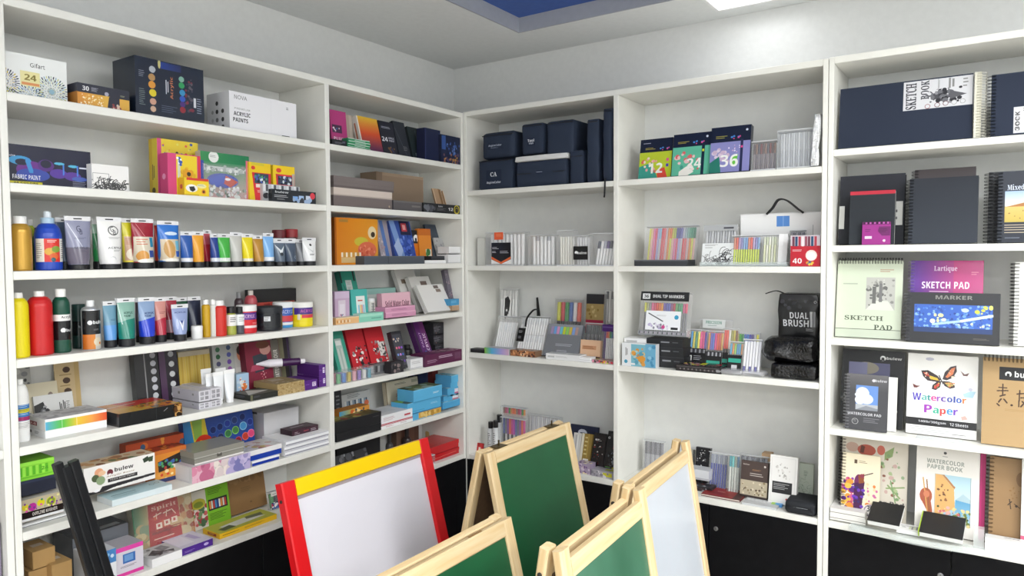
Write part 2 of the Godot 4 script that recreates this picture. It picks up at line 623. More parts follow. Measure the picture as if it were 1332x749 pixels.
# round bottle: shoulder, cap, optional wrapped label [y0, y1, art] in fractions of the height
func bottle(called, label, category, group, at, c, o = {}):
	var w = at[4]
	var h = at[5]
	var R = w / 2
	var root = item(called, label, category, group, at)
	root.position += root.basis.z * (-R)
	var caph = o.get("caph", 0.16) * h
	var capr = o.get("capw", 0.5) * R
	var sh = o.get("shoulder", 0.12) * h
	var b0 = h - caph
	var mb = Mb.new()
	lathe(mb, pm(c, o.get("rough", 0.3), o.get("metal", 0.0)), [0.0, 0.0, R * 0.94, 0.0, R, 0.004, R, b0 - sh, R * 0.97, b0 - sh * 0.75, R * 0.86, b0 - sh * 0.4, R * 0.66, b0 - sh * 0.12, capr * 0.9, b0, 0.0, b0], 28)
	obj("body", mb, root)
	mb = Mb.new()
	lathe(mb, pm(o.get("cap", "f0f0ee"), 0.4), [0.0, b0 - 0.001, capr, b0 - 0.001, capr, h - 0.002, capr * 0.93, h, 0.0, h], 22)
	var cap = obj("cap", mb, root)
	if o.has("nozzle"):
		mb = Mb.new()
		lathe(mb, pm(o.nozzle, 0.4), [capr * 0.6, h, capr * 0.55, h + 0.016, capr * 0.35, h + 0.019, 0.0, h + 0.019], 14)
		obj("nozzle", mb, cap)
	for q in o.get("labels", []):
		mb = Mb.new()
		wrap_label(mb, face(q[2], PI * R * 0.92, (q[1] - q[0]) * h, 1), R + 0.0004, q[0] * h, q[1] * h)
		obj("label", mb, root)
	return root
func jar(called, label, group, at, c, lidc, o = {}):
	var w = at[4]
	var h = at[5]
	var R = w / 2
	var lh = o.get("lidh", 0.22) * h
	var root = item(called, label, "jar", group, at)
	root.position += root.basis.z * (-R)
	var mb = Mb.new()
	lathe(mb, pm(c, 0.3), [0.0, 0.0, R * 0.93, 0.0, R * 0.97, 0.004, R * 0.97, h - lh, 0.0, h - lh], 26)
	obj("body", mb, root)
	mb = Mb.new()
	lathe(mb, pm(lidc, 0.45), [0.0, h - lh, R, h - lh, R, h - 0.003, R * 0.95, h, 0.0, h], 26)
	obj("lid", mb, root)
	if o.has("art"):
		mb = Mb.new()
		wrap_label(mb, face(o.art, PI * R * 0.9, (o.get("ly1", 0.72) - o.get("ly0", 0.15)) * h, 1), R * 0.97 + 0.0004, o.get("ly0", 0.15) * h, o.get("ly1", 0.72) * h)
		obj("label", mb, root)
	return root
# one pen standing on y = 0: body, cap
var pen_meshes = {}
func pen_mesh(l, r, bc, cc, capf):
	var k = "%.3f %.4f %s %s %.2f" % [l, r, bc, cc, capf]
	if not pen_meshes.has(k):
		var mb = Mb.new()
		var y = l * (1 - capf)
		lathe(mb, pm(bc, 0.35), [0.0, 0.0, r * 0.8, 0.0, r * 0.86, 0.003, r * 0.86, y], 8)
		lathe(mb, pm(cc, 0.35), [r * 0.86, y, r, y + 0.0005, r, l - 0.002, r * 0.7, l, 0.0, l], 8)
		pen_meshes[k] = mb.commit()
	return pen_meshes[k]
# clear pack of pens; cols: cap colours; o: body colours, rows, capf, card [[name, x, y, w, h, art]], shell alpha, slant
func pens(called, label, group, at, t, n, cols, o = {}):
	var w = at[4]
	var h = at[5]
	var mx = o.get("margin", 0.05) * w
	var r = (w - 2 * mx) / n / 2
	t = maxf(t, minf(r * 2.1, 0.032))
	var root = item(called, label, o.get("cat", "pen set"), group, at, o.get("tilt", 0.0), o.get("yaw", 0.0), t)
	var cs = cols.split(",")
	var bs = o.get("body", cols).split(",")
	var rows = o.get("rows", 1)
	var my = 0.006
	var zr = minf(r * 0.97, t * 0.48)
	var l = (h - o.get("head", 0.0) * h - 2 * my) / rows
	for q in rows:
		for i in n:
			var p = obj("pen", pen_mesh(l * 0.985, zr, bs[(i + q * 3) % bs.size()], cs[(i + q * 5) % cs.size()], o.get("capf", 0.3)), root)
			p.position = Vector3(-w / 2 + mx + r * (2 * i + 1), my + q * l, -t / 2)
			if o.has("slant"):
				p.rotation.z = -deg_to_rad(o.slant)
	var mb = Mb.new()
	mb.box(clear(o.get("tint", "ffffff"), o.get("alpha", 0.1)), Vector3(-w / 2, 0, -t), Vector3(w / 2, h, 0))
	obj("clear_case", mb, root)
	mb = Mb.new()
	mb.box(pm(o.get("rim", "d4d6d8"), 0.3), Vector3(-w / 2, 0, -t), Vector3(w / 2, 0.004, 0.001))
	mb.box(pm(o.get("rim", "d4d6d8"), 0.3), Vector3(-w / 2, h - 0.003, -t), Vector3(w / 2, h, 0.001))
	if o.get("backing", "") != "":
		mb.box(pm(o.backing, 0.6), Vector3(-w / 2 + 0.001, 0.004, -t), Vector3(w / 2 - 0.001, h - 0.003, -t + 0.0015))
	obj("case_rim", mb, root)
	for q in o.get("card", []):
		var cb = Mb.new()
		var pw = q[3] / 100.0 * w
		var ph = q[4] / 100.0 * h
		cb.box(pm("e8e8e6", 0.5), Vector3((q[1] / 100.0 - 0.5) * w, (1 - (q[2] + q[4]) / 100.0) * h, 0.001), Vector3((q[1] / 100.0 - 0.5) * w + pw, (1 - q[2] / 100.0) * h, 0.002), {"f": skin(q[5], pw, ph, 1)})
		obj(q[0], cb, root)
	return root
# soft fabric case with a printed mark and a zip line
func bag(called, label, group, at, t, c, spec, o = {}):
	var w = at[4] - 0.012
	var h = at[5]
	var root = item(called, label, o.get("cat", "bag"), group, at, o.get("tilt", 0.0), o.get("yaw", 0.0), t)
	var fab = textured("fabric" + c, c, Color(c).lightened(0.08).to_html(false), 0.4, Vector3(14, 14, 14), 0.8, 0.35)
	obj("body", soft_box(fab, w, h, t, o.get("r", 0.012), o.get("bulge", 0.03), o.get("lumps", 0.006), hash(called) % 99), root)
	if spec != "":
		var q = o.get("mark", [25, 40, 50, 25])
		var mb = Mb.new()
		var pw = q[2] / 100.0 * w
		var ph = q[3] / 100.0 * h
		var x0 = (q[0] / 100.0 - 0.5) * w
		var y0 = (1 - (q[1] + q[3]) / 100.0) * h
		var zz = o.get("bulge", 0.03) * t * 0.5 + 0.003
		mb.box(pm(c, 0.8), Vector3(x0, y0, -0.002), Vector3(x0 + pw, y0 + ph, zz), {"f": face(spec, pw, ph, 2)})
		obj("printed_mark", mb, root)
	var zb = Mb.new()
	for a in [[-w / 2, w / 2]]:
		zb.box(pm("15181f", 0.5), Vector3(a[0] + 0.008, h * o.get("zip", 0.82), -0.001), Vector3(a[1] - 0.008, h * o.get("zip", 0.82) + 0.004, 0.0035 + o.get("bulge", 0.03) * t * 0.15))
	obj("zip", zb, root)
	return root
func plain(called, label, category, group, at, t, m, o = {}):
	var root = item(called, label, category, group, at, o.get("tilt", 0.0), o.get("yaw", 0.0), t)
	obj("body", soft_box(m, at[4], at[5], t, o.get("r", 0.004), o.get("bulge", 0.0), o.get("lumps", 0.0), o.get("seed", 3), face(o.art, at[4], at[5], o.get("fin", 0)) if o.has("art") else null), root)
	return root
func strap(called, parent, m, pts, w, th = 0.002):
	var cv = Curve3D.new()
	for i in pts.size():
		var tn = (pts[mini(i + 1, pts.size() - 1)] - pts[maxi(i - 1, 0)]) / 6.0
		cv.add_point(pts[i], -tn, tn)
	var bp = cv.tessellate(4, 4)
	var mb = Mb.new()
	for i in bp.size() - 1:
		var y = (bp[i + 1] - bp[i]).normalized()
		var x = y.cross(Vector3.BACK).normalized() * th
		var z = Vector3.BACK * w * 0.5
		var a = bp[i]
		var b = bp[i + 1]
		mb.quad(m, a - x - z, b - x - z, b - x + z, a - x + z)
		mb.quad(m, a + x + z, b + x + z, b + x - z, a + x - z)
		mb.quad(m, a - x + z, b - x + z, b + x + z, a + x + z)
		mb.quad(m, a + x - z, b + x - z, b - x - z, a - x - z)
	return obj(called, mb, parent)
# ---------------------------------------------------------------- easels
func easel(called, label, pos, yaw, w, H, lean, o):
	var root = thing(called, label, "easel", "")
	root.transform = Transform3D(Basis(Vector3.UP, yaw), pos)
	var pw = o.get("post", 0.038)
	var pd = o.get("depth", 0.022)
	var rise = o.get("rise", 0.0)
	for s in ([1] if o.has("prop") else [1, -1]):
		var ang = deg_to_rad(lean if s == 1 else o.get("back_lean", lean)) * s
		var fr = Transform3D(Basis(Vector3.RIGHT, -ang), Vector3(0, H, s * o.get("gap", 0.014)))
		var L = (H - 0.002) / cos(ang)
		var mp = o.get("post_mat", mats.wood)
		var mr = o.get("rail_mat", mats.wood)
		var parts = []
		for k in [-1, 1]:
			var x = k * (w / 2 - pw / 2)
			parts.append(bar("leg", root, mp, Vector3(x, -L, 0), Vector3(x, 0, 0), pw, pd, Vector3.BACK, 0.004))
			if o.get("bolts", true):
				var bm = Mb.new()
				for yy in [0]:
					lathe(bm, pm("3a3430", 0.5, 0.4), [0.0, 0.0, 0.0055, 0.0, 0.0055, 0.0018, 0.003, 0.0024, 0.0, 0.0024], 10, 1.0, 0.0, 0.0)
				var bo = obj("bolt", bm, parts[-1])
				bo.transform = Transform3D(Basis(Vector3.FORWARD, k * PI / 2), Vector3(k * pw / 2, L - 0.055, 0))
		var rh = o.get("rail", 0.04)
		for yy in [-rise - rh / 2, -L * 0.62]:
			if yy > -L * 0.4 or not o.has("skip_low"):
				var rp = bar("rail", root, mr, Vector3(-w / 2 + pw, yy, 0), Vector3(w / 2 - pw, yy, 0), rh, pd * 0.9, Vector3.BACK, 0.003)
				parts.append(rp)
		var bb = Mb.new()
		var face_m = o.board if s == 1 else o.get("back_board", mats.board_back)
		bb.box(face_m, Vector3(-w / 2 + pw - 0.004, -L * 0.62 + rh / 2, -0.004), Vector3(w / 2 - pw + 0.004, -rise - rh + 0.004, 0.004))
		var board = obj("board", bb, root)
		tag(board, o.blabel if s == 1 else "", "")
		parts.append(board)
		if o.has("groove") and s == 1:
			var gb = Mb.new()
			gb.box(pm("a89c9c", 0.6), Vector3(-w / 2 + pw, -rise - rh - 0.012, -0.002), Vector3(w / 2 - pw, -rise - rh + 0.001, 0.006))
			parts.append(obj("paper_slot", gb, root))
		for p in parts:
			p.transform = fr * p.transform
	if o.has("slot"):
		var sb = Mb.new()
		sb.box(pm("8a6a40", 0.7), Vector3(w * 0.16, H + 0.001, 0.012), Vector3(w * 0.16 + 0.05, H + 0.0025, 0.018))
		obj("hinge_slot", sb, root)
	if o.has("prop"):
		bar("prop_leg", root, o.post_mat, Vector3(0, 0.002, -0.3), Vector3(0, H * 0.9, -0.006 + H * 0.02), 0.04, 0.02)
	if o.get("hinges", true):
		for k in [-1, 1]:
			var hb = Mb.new()
			hb.box(pm("6b5b3a", 0.4, 0.8), Vector3(-0.025, 0, -0.018), Vector3(0.025, 0.002, 0.018))
			lathe(hb, pm("4a3f28", 0.4, 0.8), [0.0, -0.02, 0.003, -0.02, 0.003, 0.02, 0.0, 0.02], 8)
			var ho = obj("hinge", hb, root)
			ho.position = Vector3(k * w * 0.32, H + 0.0015, 0)
	return root
# ---------------------------------------------------------------- shelving
const T = 0.018
const D = 0.28
func slab(called, parent, lo, hi, m):
	var c = (lo + hi) / 2
	var s = hi - lo
	var o = obj(called, soft_slab(m, s), parent)
	o.position = c
	return o
func soft_slab(m, s):
	# box with small chamfers on all edges
	var mb = Mb.new()
	var ch = minf(0.0015, minf(s.x, minf(s.y, s.z)) * 0.3)
	var h = s / 2
	var g = h - Vector3.ONE * ch
	for ax in 3:
		for sg in [-1, 1]:
			var u = (ax + 1) % 3
			var v = (ax + 2) % 3
			var p = []
			for e in [[-1, 1], [1, 1], [1, -1], [-1, -1]]:
				var q = Vector3.ZERO
				q[ax] = h[ax] * sg
				q[u] = g[u] * e[0] * sg
				q[v] = g[v] * e[1]
				p.append(q)
			mb.quad(m, p[0], p[1], p[2], p[3])
			# chamfer towards +u and -u
			for su in [-1, 1]:
				var a = Vector3.ZERO
				var b = Vector3.ZERO
				a[ax] = h[ax] * sg; a[u] = g[u] * su
				b[ax] = g[ax] * sg; b[u] = h[u] * su
				var a0 = a; a0[v] = -g[v]
				var a1 = a; a1[v] = g[v]
				var b0 = b; b0[v] = -g[v]
				var b1 = b; b1[v] = g[v]
				var n = (a + b).normalized()
				n = Vector3.ZERO; n[ax] = sg; n[u] = su
				n = n.normalized()
				if (a1 - a0).cross(b1 - a0).dot(n) < 0:
					mb.quad(m, a0, a1, b1, b0, Rect2(0, 0, 1, 1), n)
				else:
					mb.quad(m, a1, a0, b0, b1, Rect2(0, 0, 1, 1), n)
	return mb
func unit(label, side, s0, s1, dividers, rows, kick, doors, handles):
	var root = thing("shelving_unit", label, "shelving", "")
	root.transform = Transform3D(Basis(Vector3.UP, PI / 2 if side == "L" else 0.0), Vector3.ZERO)
	# local x runs left to right: for the left wall x = -z
	var a = -s1 if side == "L" else s0
	var b = -s0 if side == "L" else s1
	var m = mats.laminate
	var top = rows[0]
	slab("side_panel", root, Vector3(a, 0, -D), Vector3(a + T, top, 0), m)
	slab("side_panel", root, Vector3(b - T, 0, -D), Vector3(b, top, 0), m)
	var cuts = [a + T]
	var ds = []
	for d in dividers:
		ds.append(-d if side == "L" else d)
	ds.sort()
	for d in ds:
		slab("divider_panel", root, Vector3(d - T / 2 - 0.002, 0, -D), Vector3(d + T / 2 + 0.002, top - 0.024, 0), m)
		cuts.append(d - T / 2 - 0.002)
		cuts.append(d + T / 2 + 0.002)
	cuts.append(b - T)
	slab("top_panel", root, Vector3(a + T, top - 0.024, -D), Vector3(b - T, top, -0.0005), m)
	slab("back_panel", root, Vector3(a + T, 0, -D), Vector3(b - T, top - 0.024, -D + 0.006), mats.laminate_back)
	for i in range(0, cuts.size(), 2):
		for k in range(1, rows.size()):
			slab("shelf", root, Vector3(cuts[i], rows[k] - 0.024, -D + 0.006), Vector3(cuts[i + 1], rows[k], -0.001), m)
		slab("plinth", root, Vector3(cuts[i], 0, -0.06), Vector3(cuts[i + 1], 0.06, -0.03), mats.black_lam)
	var edge = []
	for d in doors:
		edge.append(-d if side == "L" else d)
	edge.sort()
	for i in edge.size() - 1:
		var c = slab("cabinet_door", root, Vector3(edge[i] + 0.0015, 0.065, -0.017), Vector3(edge[i + 1] - 0.0015, kick, 0.001), mats.black_lam)
		if handles[i] != 0:
			var hb = Mb.new()
			lathe(hb, pm("8a8a8c", 0.3, 0.9), [0.0, 0.0, 0.009, 0.0, 0.009, 0.003, 0.007, 0.004, 0.0, 0.004], 16)
			hb.box(pm("2a2a2c", 0.5), Vector3(-0.001, 0.004, -0.004), Vector3(0.001, 0.0045, 0.004))
			var h = obj("lock", hb, c)
			h.transform = Transform3D(Basis(Vector3.RIGHT, PI / 2), Vector3(handles[i] * ((edge[i + 1] - edge[i]) / 2 - 0.03), (kick - 0.065) / 2 - 0.09, 0.009))
	return root
func panel_light(called, label, x, z, w, d, e):
	var root = thing(called, label, "lamp", "")
	root.position = Vector3(x, 2.64, z)
	var mb = Mb.new()
	var m = pm("e6e6e6", 0.4)
	for q in [[-w / 2, -d / 2, w / 2, -d / 2 + 0.014], [-w / 2, d / 2 - 0.014, w / 2, d / 2], [-w / 2, -d / 2 + 0.014, -w / 2 + 0.014, d / 2 - 0.014], [w / 2 - 0.014, -d / 2 + 0.014, w / 2, d / 2 - 0.014]]:
		mb.box(m, Vector3(q[0], -0.012, q[1]), Vector3(q[2], 0.0, q[3]))
	obj("frame", mb, root)
	var g = StandardMaterial3D.new()
	g.albedo_color = Color("ffffff")
	g.emission_enabled = true
	g.emission = Color("fbfdff")
	g.emission_energy_multiplier = 1.6
	mb = Mb.new()
	mb.box(g, Vector3(-w / 2 + 0.014, -0.008, -d / 2 + 0.014), Vector3(w / 2 - 0.014, 0.0, d / 2 - 0.014))
	obj("diffuser", mb, root)
	var l = AreaLight3D.new()
	l.name = "panel_glow"
	l.area_size = Vector2(w - 0.03, d - 0.03)
	l.light_energy = e
	l.light_color = Color("fbfdff")
	l.shadow_enabled = true
	l.area_range = 12.0
	l.position = Vector3(x, 2.625, z)
	l.rotation.x = -PI / 2
	add_child(l)
func _ready():
	rng.seed = 7
	var cam = Camera3D.new()
	cam.name = "camera"
	cam.fov = 43.2353
	cam.near = 0.05
	cam.position = Vector3(2.20494, 1.63324, 2.82894)
	cam.basis = Basis(Vector3.UP, 0.59713) * Basis(Vector3.RIGHT, -0.044117) * Basis(Vector3.BACK, -0.005969)
	add_child(cam)
	cam.current = true
	var env = WorldEnvironment.new()
	var e = Environment.new()
	e.background_mode = Environment.BG_COLOR
	e.background_color = Color("8a8f94")
	e.tonemap_mode = Environment.TONE_MAPPER_LINEAR
	e.tonemap_exposure = 1.34
	e.sdfgi_enabled = true
	e.ssao_enabled = true
	e.ssil_enabled = true
	env.environment = e
	env.name = "environment"
	add_child(env)
	panel_light("ceiling_light", "small square white LED panel in the ceiling close to the back wall", 1.35, -0.005, 0.3, 0.3, 0.042)
	panel_light("ceiling_light", "square white LED panel over the middle of the shop floor", 2.5, 3.0, 0.6, 0.6, 2.2)
	panel_light("ceiling_light", "white LED panel over the floor right of the back shelving", 2.9, 1.25, 1.2, 0.6, 2.6)
	panel_light("ceiling_light", "white LED panel near the right wall of the shop", 4.4, 2.0, 0.6, 1.2, 4.8)
	panel_light("ceiling_light", "square white LED panel at the far right end of the shop", 4.2, 4.6, 0.6, 0.6, 3.0)
	panel_light("ceiling_light", "square white LED panel over the shop entrance behind the viewpoint", 2.2, 4.9, 0.6, 0.6, 3.0)
	# surfaces
	mats.laminate = textured("laminate", "e9e8e1", "eeede6", 0.02, Vector3(2, 2, 2), 0.42)
	mats.laminate_back = textured("laminate_back", "e2e3e1", "e8e9e6", 0.02, Vector3(2, 2, 2), 0.5)
	mats.black_lam = textured("black_lam", "111113", "161618", 0.03, Vector3(2, 2, 2), 0.5)
	mats.black_lam.metallic_specular = 0.2
	mats.wood = textured("wood", "e0cba4", "d0b07e", 0.02, Vector3(9, 0.7, 9), 0.5)
	mats.board_back = textured("board_back", "6e5238", "5d4430", 0.05, Vector3(3, 3, 3), 0.7)
	mats.chalk = textured("chalk_green", "14502f", "1b5c38", 0.006, Vector3(1.2, 1.2, 1.2), 0.42)
	mats.chalk_dusty = textured("chalk_dusty", "26583f", "4a7a62", 0.006, Vector3(1.6, 1.0, 1.2), 0.4)
	mats.whiteboard = textured("whiteboard", "e6e4ec", "ebe9f1", 0.004, Vector3(1, 1, 1), 0.25)
	mats.whiteboard_cool = textured("whiteboard_cool", "bcc2ca", "c6cbd3", 0.004, Vector3(1, 1, 1), 0.22)
	var paint = textured("wall_paint", "dfe0df", "e4e5e4", 0.05, Vector3(2, 2, 2), 0.3, 0.05)
	var ceil_paint = textured("ceiling_paint", "e0e2e2", "e5e7e7", 0.05, Vector3(2, 2, 2), 0.8)
	var blue = textured("blue_paint", "3c5ca6", "4364ae", 0.05, Vector3(2, 2, 2), 0.6)
	var tile = textured("floor_tile", "d0ccc4", "dad6ce", 0.02, Vector3(1.5, 1.5, 1.5), 0.3)
	# the room
	var mb = Mb.new()
	mb.box(tile, Vector3(-0.4, -0.1, -0.4), Vector3(5.0, 0.0, 5.6))
	struct("floor", mb)
	mb = Mb.new(); mb.box(paint, Vector3(-0.4, 0, -0.4), Vector3(-D - 0.001, 2.9, 5.6)); struct("wall_left", mb)
	mb = Mb.new(); mb.box(paint, Vector3(-D - 0.001, 0, -0.4), Vector3(5.0, 2.9, -D - 0.001)); struct("wall_back", mb)
	mb = Mb.new(); mb.box(paint, Vector3(4.9, 0, -D), Vector3(5.0, 2.9, 5.5)); struct("wall_right", mb)
	mb = Mb.new(); mb.box(paint, Vector3(-D, 0, 5.5), Vector3(5.0, 2.9, 5.6)); struct("wall_front", mb)
	# ceiling with a raised blue tray: x 0.36-1.14, z 0.05-3.4
	mb = Mb.new()
	for q in [[-D, -D, 4.9, 0.05], [-D, 3.4, 4.9, 5.5], [-D, 0.05, 0.36, 3.4], [1.14, 0.05, 4.9, 3.4]]:
		mb.box(ceil_paint, Vector3(q[0], 2.64, q[1]), Vector3(q[2], 2.705, q[3]))
	struct("ceiling", mb)
	# grey fascia boards lining the tray
	mb = Mb.new()
	var fascia = textured("fascia_paint", "a4a7b0", "aaadb6", 0.05, Vector3(2, 2, 2), 0.7)
	for q in [[0.36, 0.05, 1.14, 0.058], [0.36, 3.392, 1.14, 3.4], [0.36, 0.058, 0.368, 3.392], [1.132, 0.058, 1.14, 3.392]]:
		mb.box(fascia, Vector3(q[0], 2.6395, q[1]), Vector3(q[2], 2.705, q[3]))
	struct("trim_1", mb)
	mb = Mb.new(); mb.box(blue, Vector3(-D, 2.705, -D), Vector3(4.9, 2.8, 5.5)); struct("ceiling_tray", mb)
	# shelving
	var LY = [2.33, 2.078, 1.837, 1.6, 1.361, 1.121, 0.886, 0.655]
	var BY = [2.336, 1.952, 1.587, 1.159, 0.652]
	var RY = [2.338, 2.008, 1.664, 1.327, 0.997, 0.652]
	unit("tall white two-bay shelving along the left wall with black doors below", "L", 0.0, 1.986, [0.8622], LY, 0.63, [1.966, 1.594, 1.202, 0.862, 0.47, 0.08, 0.002], [0, 0, 0, 0, 0, 0])
	unit("white two-bay shelving on the back wall right of the corner", "B", 0.0, 1.663, [0.8204], BY, 0.627, [0.003, 0.41, 0.82, 1.234, 1.645], [0, 0, 0, -1])
	unit("white shelving of sketch pads at the right edge of the photo", "R", 1.665, 2.56, [], RY, 0.627, [1.684, 2.071, 2.54], [1, 0])
	unit("white neighbouring shelving cut off at the left edge of the photo", "L", 1.988, 2.9, [], [2.33, 1.7, 1.122, 0.5], 0.45, [2.006, 2.45, 2.88], [0, 0])
	easels()
	goods_left()
	goods_left_corner()
	goods_back()
	goods_right()
	finish_pages()
func easels():
	easel("board_easel", "red and yellow framed easel with a blank white board", Vector3(0.337, 0, 1.055), PI / 2, 0.69, 0.93, 15.0, {"post": 0.052, "rail": 0.052, "post_mat": pm("e0131c", 0.35), "rail_mat": pm("ffd400", 0.35), "board": mats.whiteboard, "blabel": "white drawing board", "groove": true, "hinges": false, "prop": true, "depth": 0.036})
	easel("board_easel", "pine A-frame easel with green chalkboard standing nearest the back corner", Vector3(0.865, 0, 0.775), PI / 2, 0.515, 1.02, 13.0, {"board": mats.chalk, "blabel": "dark green chalkboard", "back_board": mats.board_back, "bolts": false, "gap": 0.014})
	easel("board_easel", "pine easel with green chalkboard cut off by the bottom edge, left of centre", Vector3(1.14, 0, 1.555), PI / 2, 0.5, 0.96, 14.0, {"board": mats.chalk, "blabel": "green chalkboard", "bolts": false, "hinges": false, "slot": true})
	easel("board_easel", "pine easel with white board and posts rising above its rails", Vector3(1.345, 0, 0.805), PI / 2 + 0.07, 0.55, 1.02, 9.0, {"board": mats.whiteboard_cool, "blabel": "glossy white board", "rise": 0.026, "hinges": false})
	easel("board_easel", "pine easel with chalk-smeared green board in front of the white board easel", Vector3(1.455, 0, 1.385), PI / 2 + 0.06, 0.47, 1.05, 9.0, {"board": mats.chalk_dusty, "blabel": "green chalkboard with chalk smears", "rise": 0.026, "hinges": false})
	var root = thing("folded_stand", "black folded metal easel stand leaning before the left shelving", "stand")
	root.position = Vector3(0.16, 0, 1.86)
	var m = pm("17191d", 0.4, 0.3)
	for i in 3:
		bar("leg", root, m, Vector3(-0.02 + 0.012 * i, 0.0, -0.175 - 0.019 * i), Vector3(-0.03 + 0.004 * i, 1.09 - 0.012 * (i % 2), 0.072 - 0.018 * i), 0.022, 0.024, Vector3.RIGHT)
	bar("clamp", root, m, Vector3(-0.015, 0.7, -0.055), Vector3(-0.015, 0.73, -0.048), 0.06, 0.04)
func tubes(grp, list):
	for q in list:
		tube("paint_tube", q[1], grp, q[0], q[2], q[3] if q.size() > 3 else {})
func goods_left():
	# topmost shelf
	carton("paint_box", "white box with swirling dot pattern and a yellow 24", "box", "", ["L", 2.078, 1.8798, 0.05, 0.1723, 0.1195], .07, "b eef0ee;q 76 76 4 26 40 2c3440 8fb0c0 c6c88f 4a5a66 b8c8b0;c 76 76 4 8fb4c6;q 8 70 4 22 34 222a35 9a98a8 c8b04a 5a5a6a;q 44 96 3 22 34 4a6a8a a8c0d0 2c3440 c9cf9a;q 10 104 3 16 26 6a7a3a c8c86a 3a4a3a;r 30 38 29 34 e8dfa0;T 45 52 18 14 7a6a1c 24;r 32 64 26 6 d98a4a;N 56 22 22 0 333 Gifart", "f0f0ee", {"fin": 1})
	carton("paint_box", "low navy and orange box numbered 30 on the top shelf", "box", "", ["L", 2.078, 1.7046, 0.02, 0.1514, 0.0634], .12, "b 2a2c3a;g 0 42 62 58 d9913a e0b24a;r 80 45 20 55 d9a845;p 2a2c3a 60 42 80 42 80 100 56 100;T 16 22 13 0 f2f2f2 30;z 4 26 14 14 20 5 bfc0cc;c 55 32 4 aab;z 1 82 29 12 8 2 c8cc9a;s 5 60 6 50 42 45 .5 1.6 f6e2b0,e8c070,fff2d8;s 6 20 66 75 14 20 1 3 d7c0b0,8a3a3a", "2a2c3a", {"left": "b 2a2c3a;r 0 40 100 60 b5762f"})
	carton("paint_box", "tall navy paint box with two columns of colour caps", "box", "", ["L", 2.078, 1.4943, 0.02, 0.2311, 0.1781], .13, "b 1d2638;c 24 18 4.5 aab0b8;c 23 32 4.8 b08a5a;c 23 45 5 d8963c;c 24 59 5 d8c52e;c 24 74 4.5 c79a84;c 24 87 4 caa890;e 34 6 2 8 c8c080;z 3 5 24 9 12 4 8890a0;z 7 5 55 9 30 9 788;c 66 25 4 7fae9c;c 66 36 4.3 2e9a5c;c 67 49 4.3 3a8ec0;c 67 60 4.3 3357b8;c 67 70 4 4a2f78;c 67 80 4.4 8e2c38;s 8 30 72 22 10 60 1 2.5 445,5a5560,7a3040;R 52 45 6 40 c87a50 Acrylic;r 43 32 1.5 25.2 dfe3ee;r 45.5 34.8 1.5 19.6 dfe3ee;z 4 36 78 24 14 4 56627a;r 84 55 4 18 cfd2d8;z 5 89 55 8 30 7 8a93a6;g 36 2 30 12 27408f 27305a", "1f2a3c", {"fin": 1})
	carton("paint_box", "white box printed ACRYLIC PAINTS on the top shelf", "box", "", ["L", 2.078, 1.1397, 0.02, 0.2861, 0.1305], .13, "b ecebee;N 16 14 18 0 777 NOVA;N 18 44 22 5 999 PREMIUM;T 18 58 24 11 2c2c30 ACRYLIC;T 15.5 74 21 11 2c2c30 PAINTS;z 3 84 16 4 8 2 222;r 60 0 .6 100 dcdbe0", "e6e5ea", {"left": "b e2e2e4;c 45 28 6 333;c 25 50 5 aaa;c 45 50 6 333;c 70 50 6 333;c 25 72 5 bbb;c 45 72 6 777;c 70 72 6 333;c 70 92 6 444", "panels": [["warning_strip", 76, 96, 12, 4, "b 2a2a2c;r 0 0 1 1 333"]]})
	# second shelf
	carton("paint_box", "navy FABRIC PAINT box with glowing blue brush strokes", "box", "", ["L", 1.837, 1.8479, 0.06, 0.2361, 0.112], .08, "b 20223a;e 32 60 16 22 6a2f8a;e 34 72 18 16 3c4fa8;e 20 38 12 11 3f9bd0;e 22 42 7 8 20223a;l 28 36 32 64 4 3f8fd0;e 48 46 9 15 56307e;e 48 42 6 10 20223a;e 62 64 10 12 5a3b9c;l 68 40 68 66 2 4a7fd8;e 63 38 6 3.5 58b6d8;e 78 68 10 11 5b3a98;e 79 42 6 3.5 58b6d8;l 84 42 84 66 2 4d7fd8;e 86 74 9 6 4a62b4;r 86 43 11 4 d8dce8;T 27 79 30 11 f4f4f8 FABRIC PAINT;r 8 90 36 7 d8cf30;T 26 93.5 26 4 4a4620 24 COLORS;z 6 78 82 16 15 4 b9bdd0;T 12 28 8 5 e8e8f0 bulew", "1d1f30", {"fin": 1})
	carton("pen_box", "low white box with black line-drawn flowers beside the fabric paint", "box", "", ["L", 1.837, 1.6876, 0.03, 0.1092, 0.0756], .1, "b f1efec;r 3 36 43 .8 555;r 3 36 .8 36 555;r 45 36 .8 36 555;S 25 55 24 6 555 Acrylic Pads;k 4 60 2 72 90 26 2.6 333;k 8 30 30 74 40 22 3 444", "f1f0ee", {"top": "b e6e5e3;r 10 40 60 2 ccc"})
	carton("craft_kit", "tall yellow and pink children's painting kit at the back", "box", "", ["L", 1.837, 1.4267, 0.1, 0.1457, 0.1886], .05, "b e3c93c;r 0 0 16 100 d14f86;r 10 0 90 40 e6cf3e;s 4 30 10 4 80 30 1 3.2 3a3a2c,d9594a,e8e070,4a62b4;z 4 33 23 34 14 2 7fae5a;c 22 30 8 d9594a", "e0c838", {"left": "b e0c93e;r 0 0 40 100 d4b42c;r 38 45 9 27 6a5a20;r 53 48 9 21 6a5a20;c 50 90 20 5a4a20"})
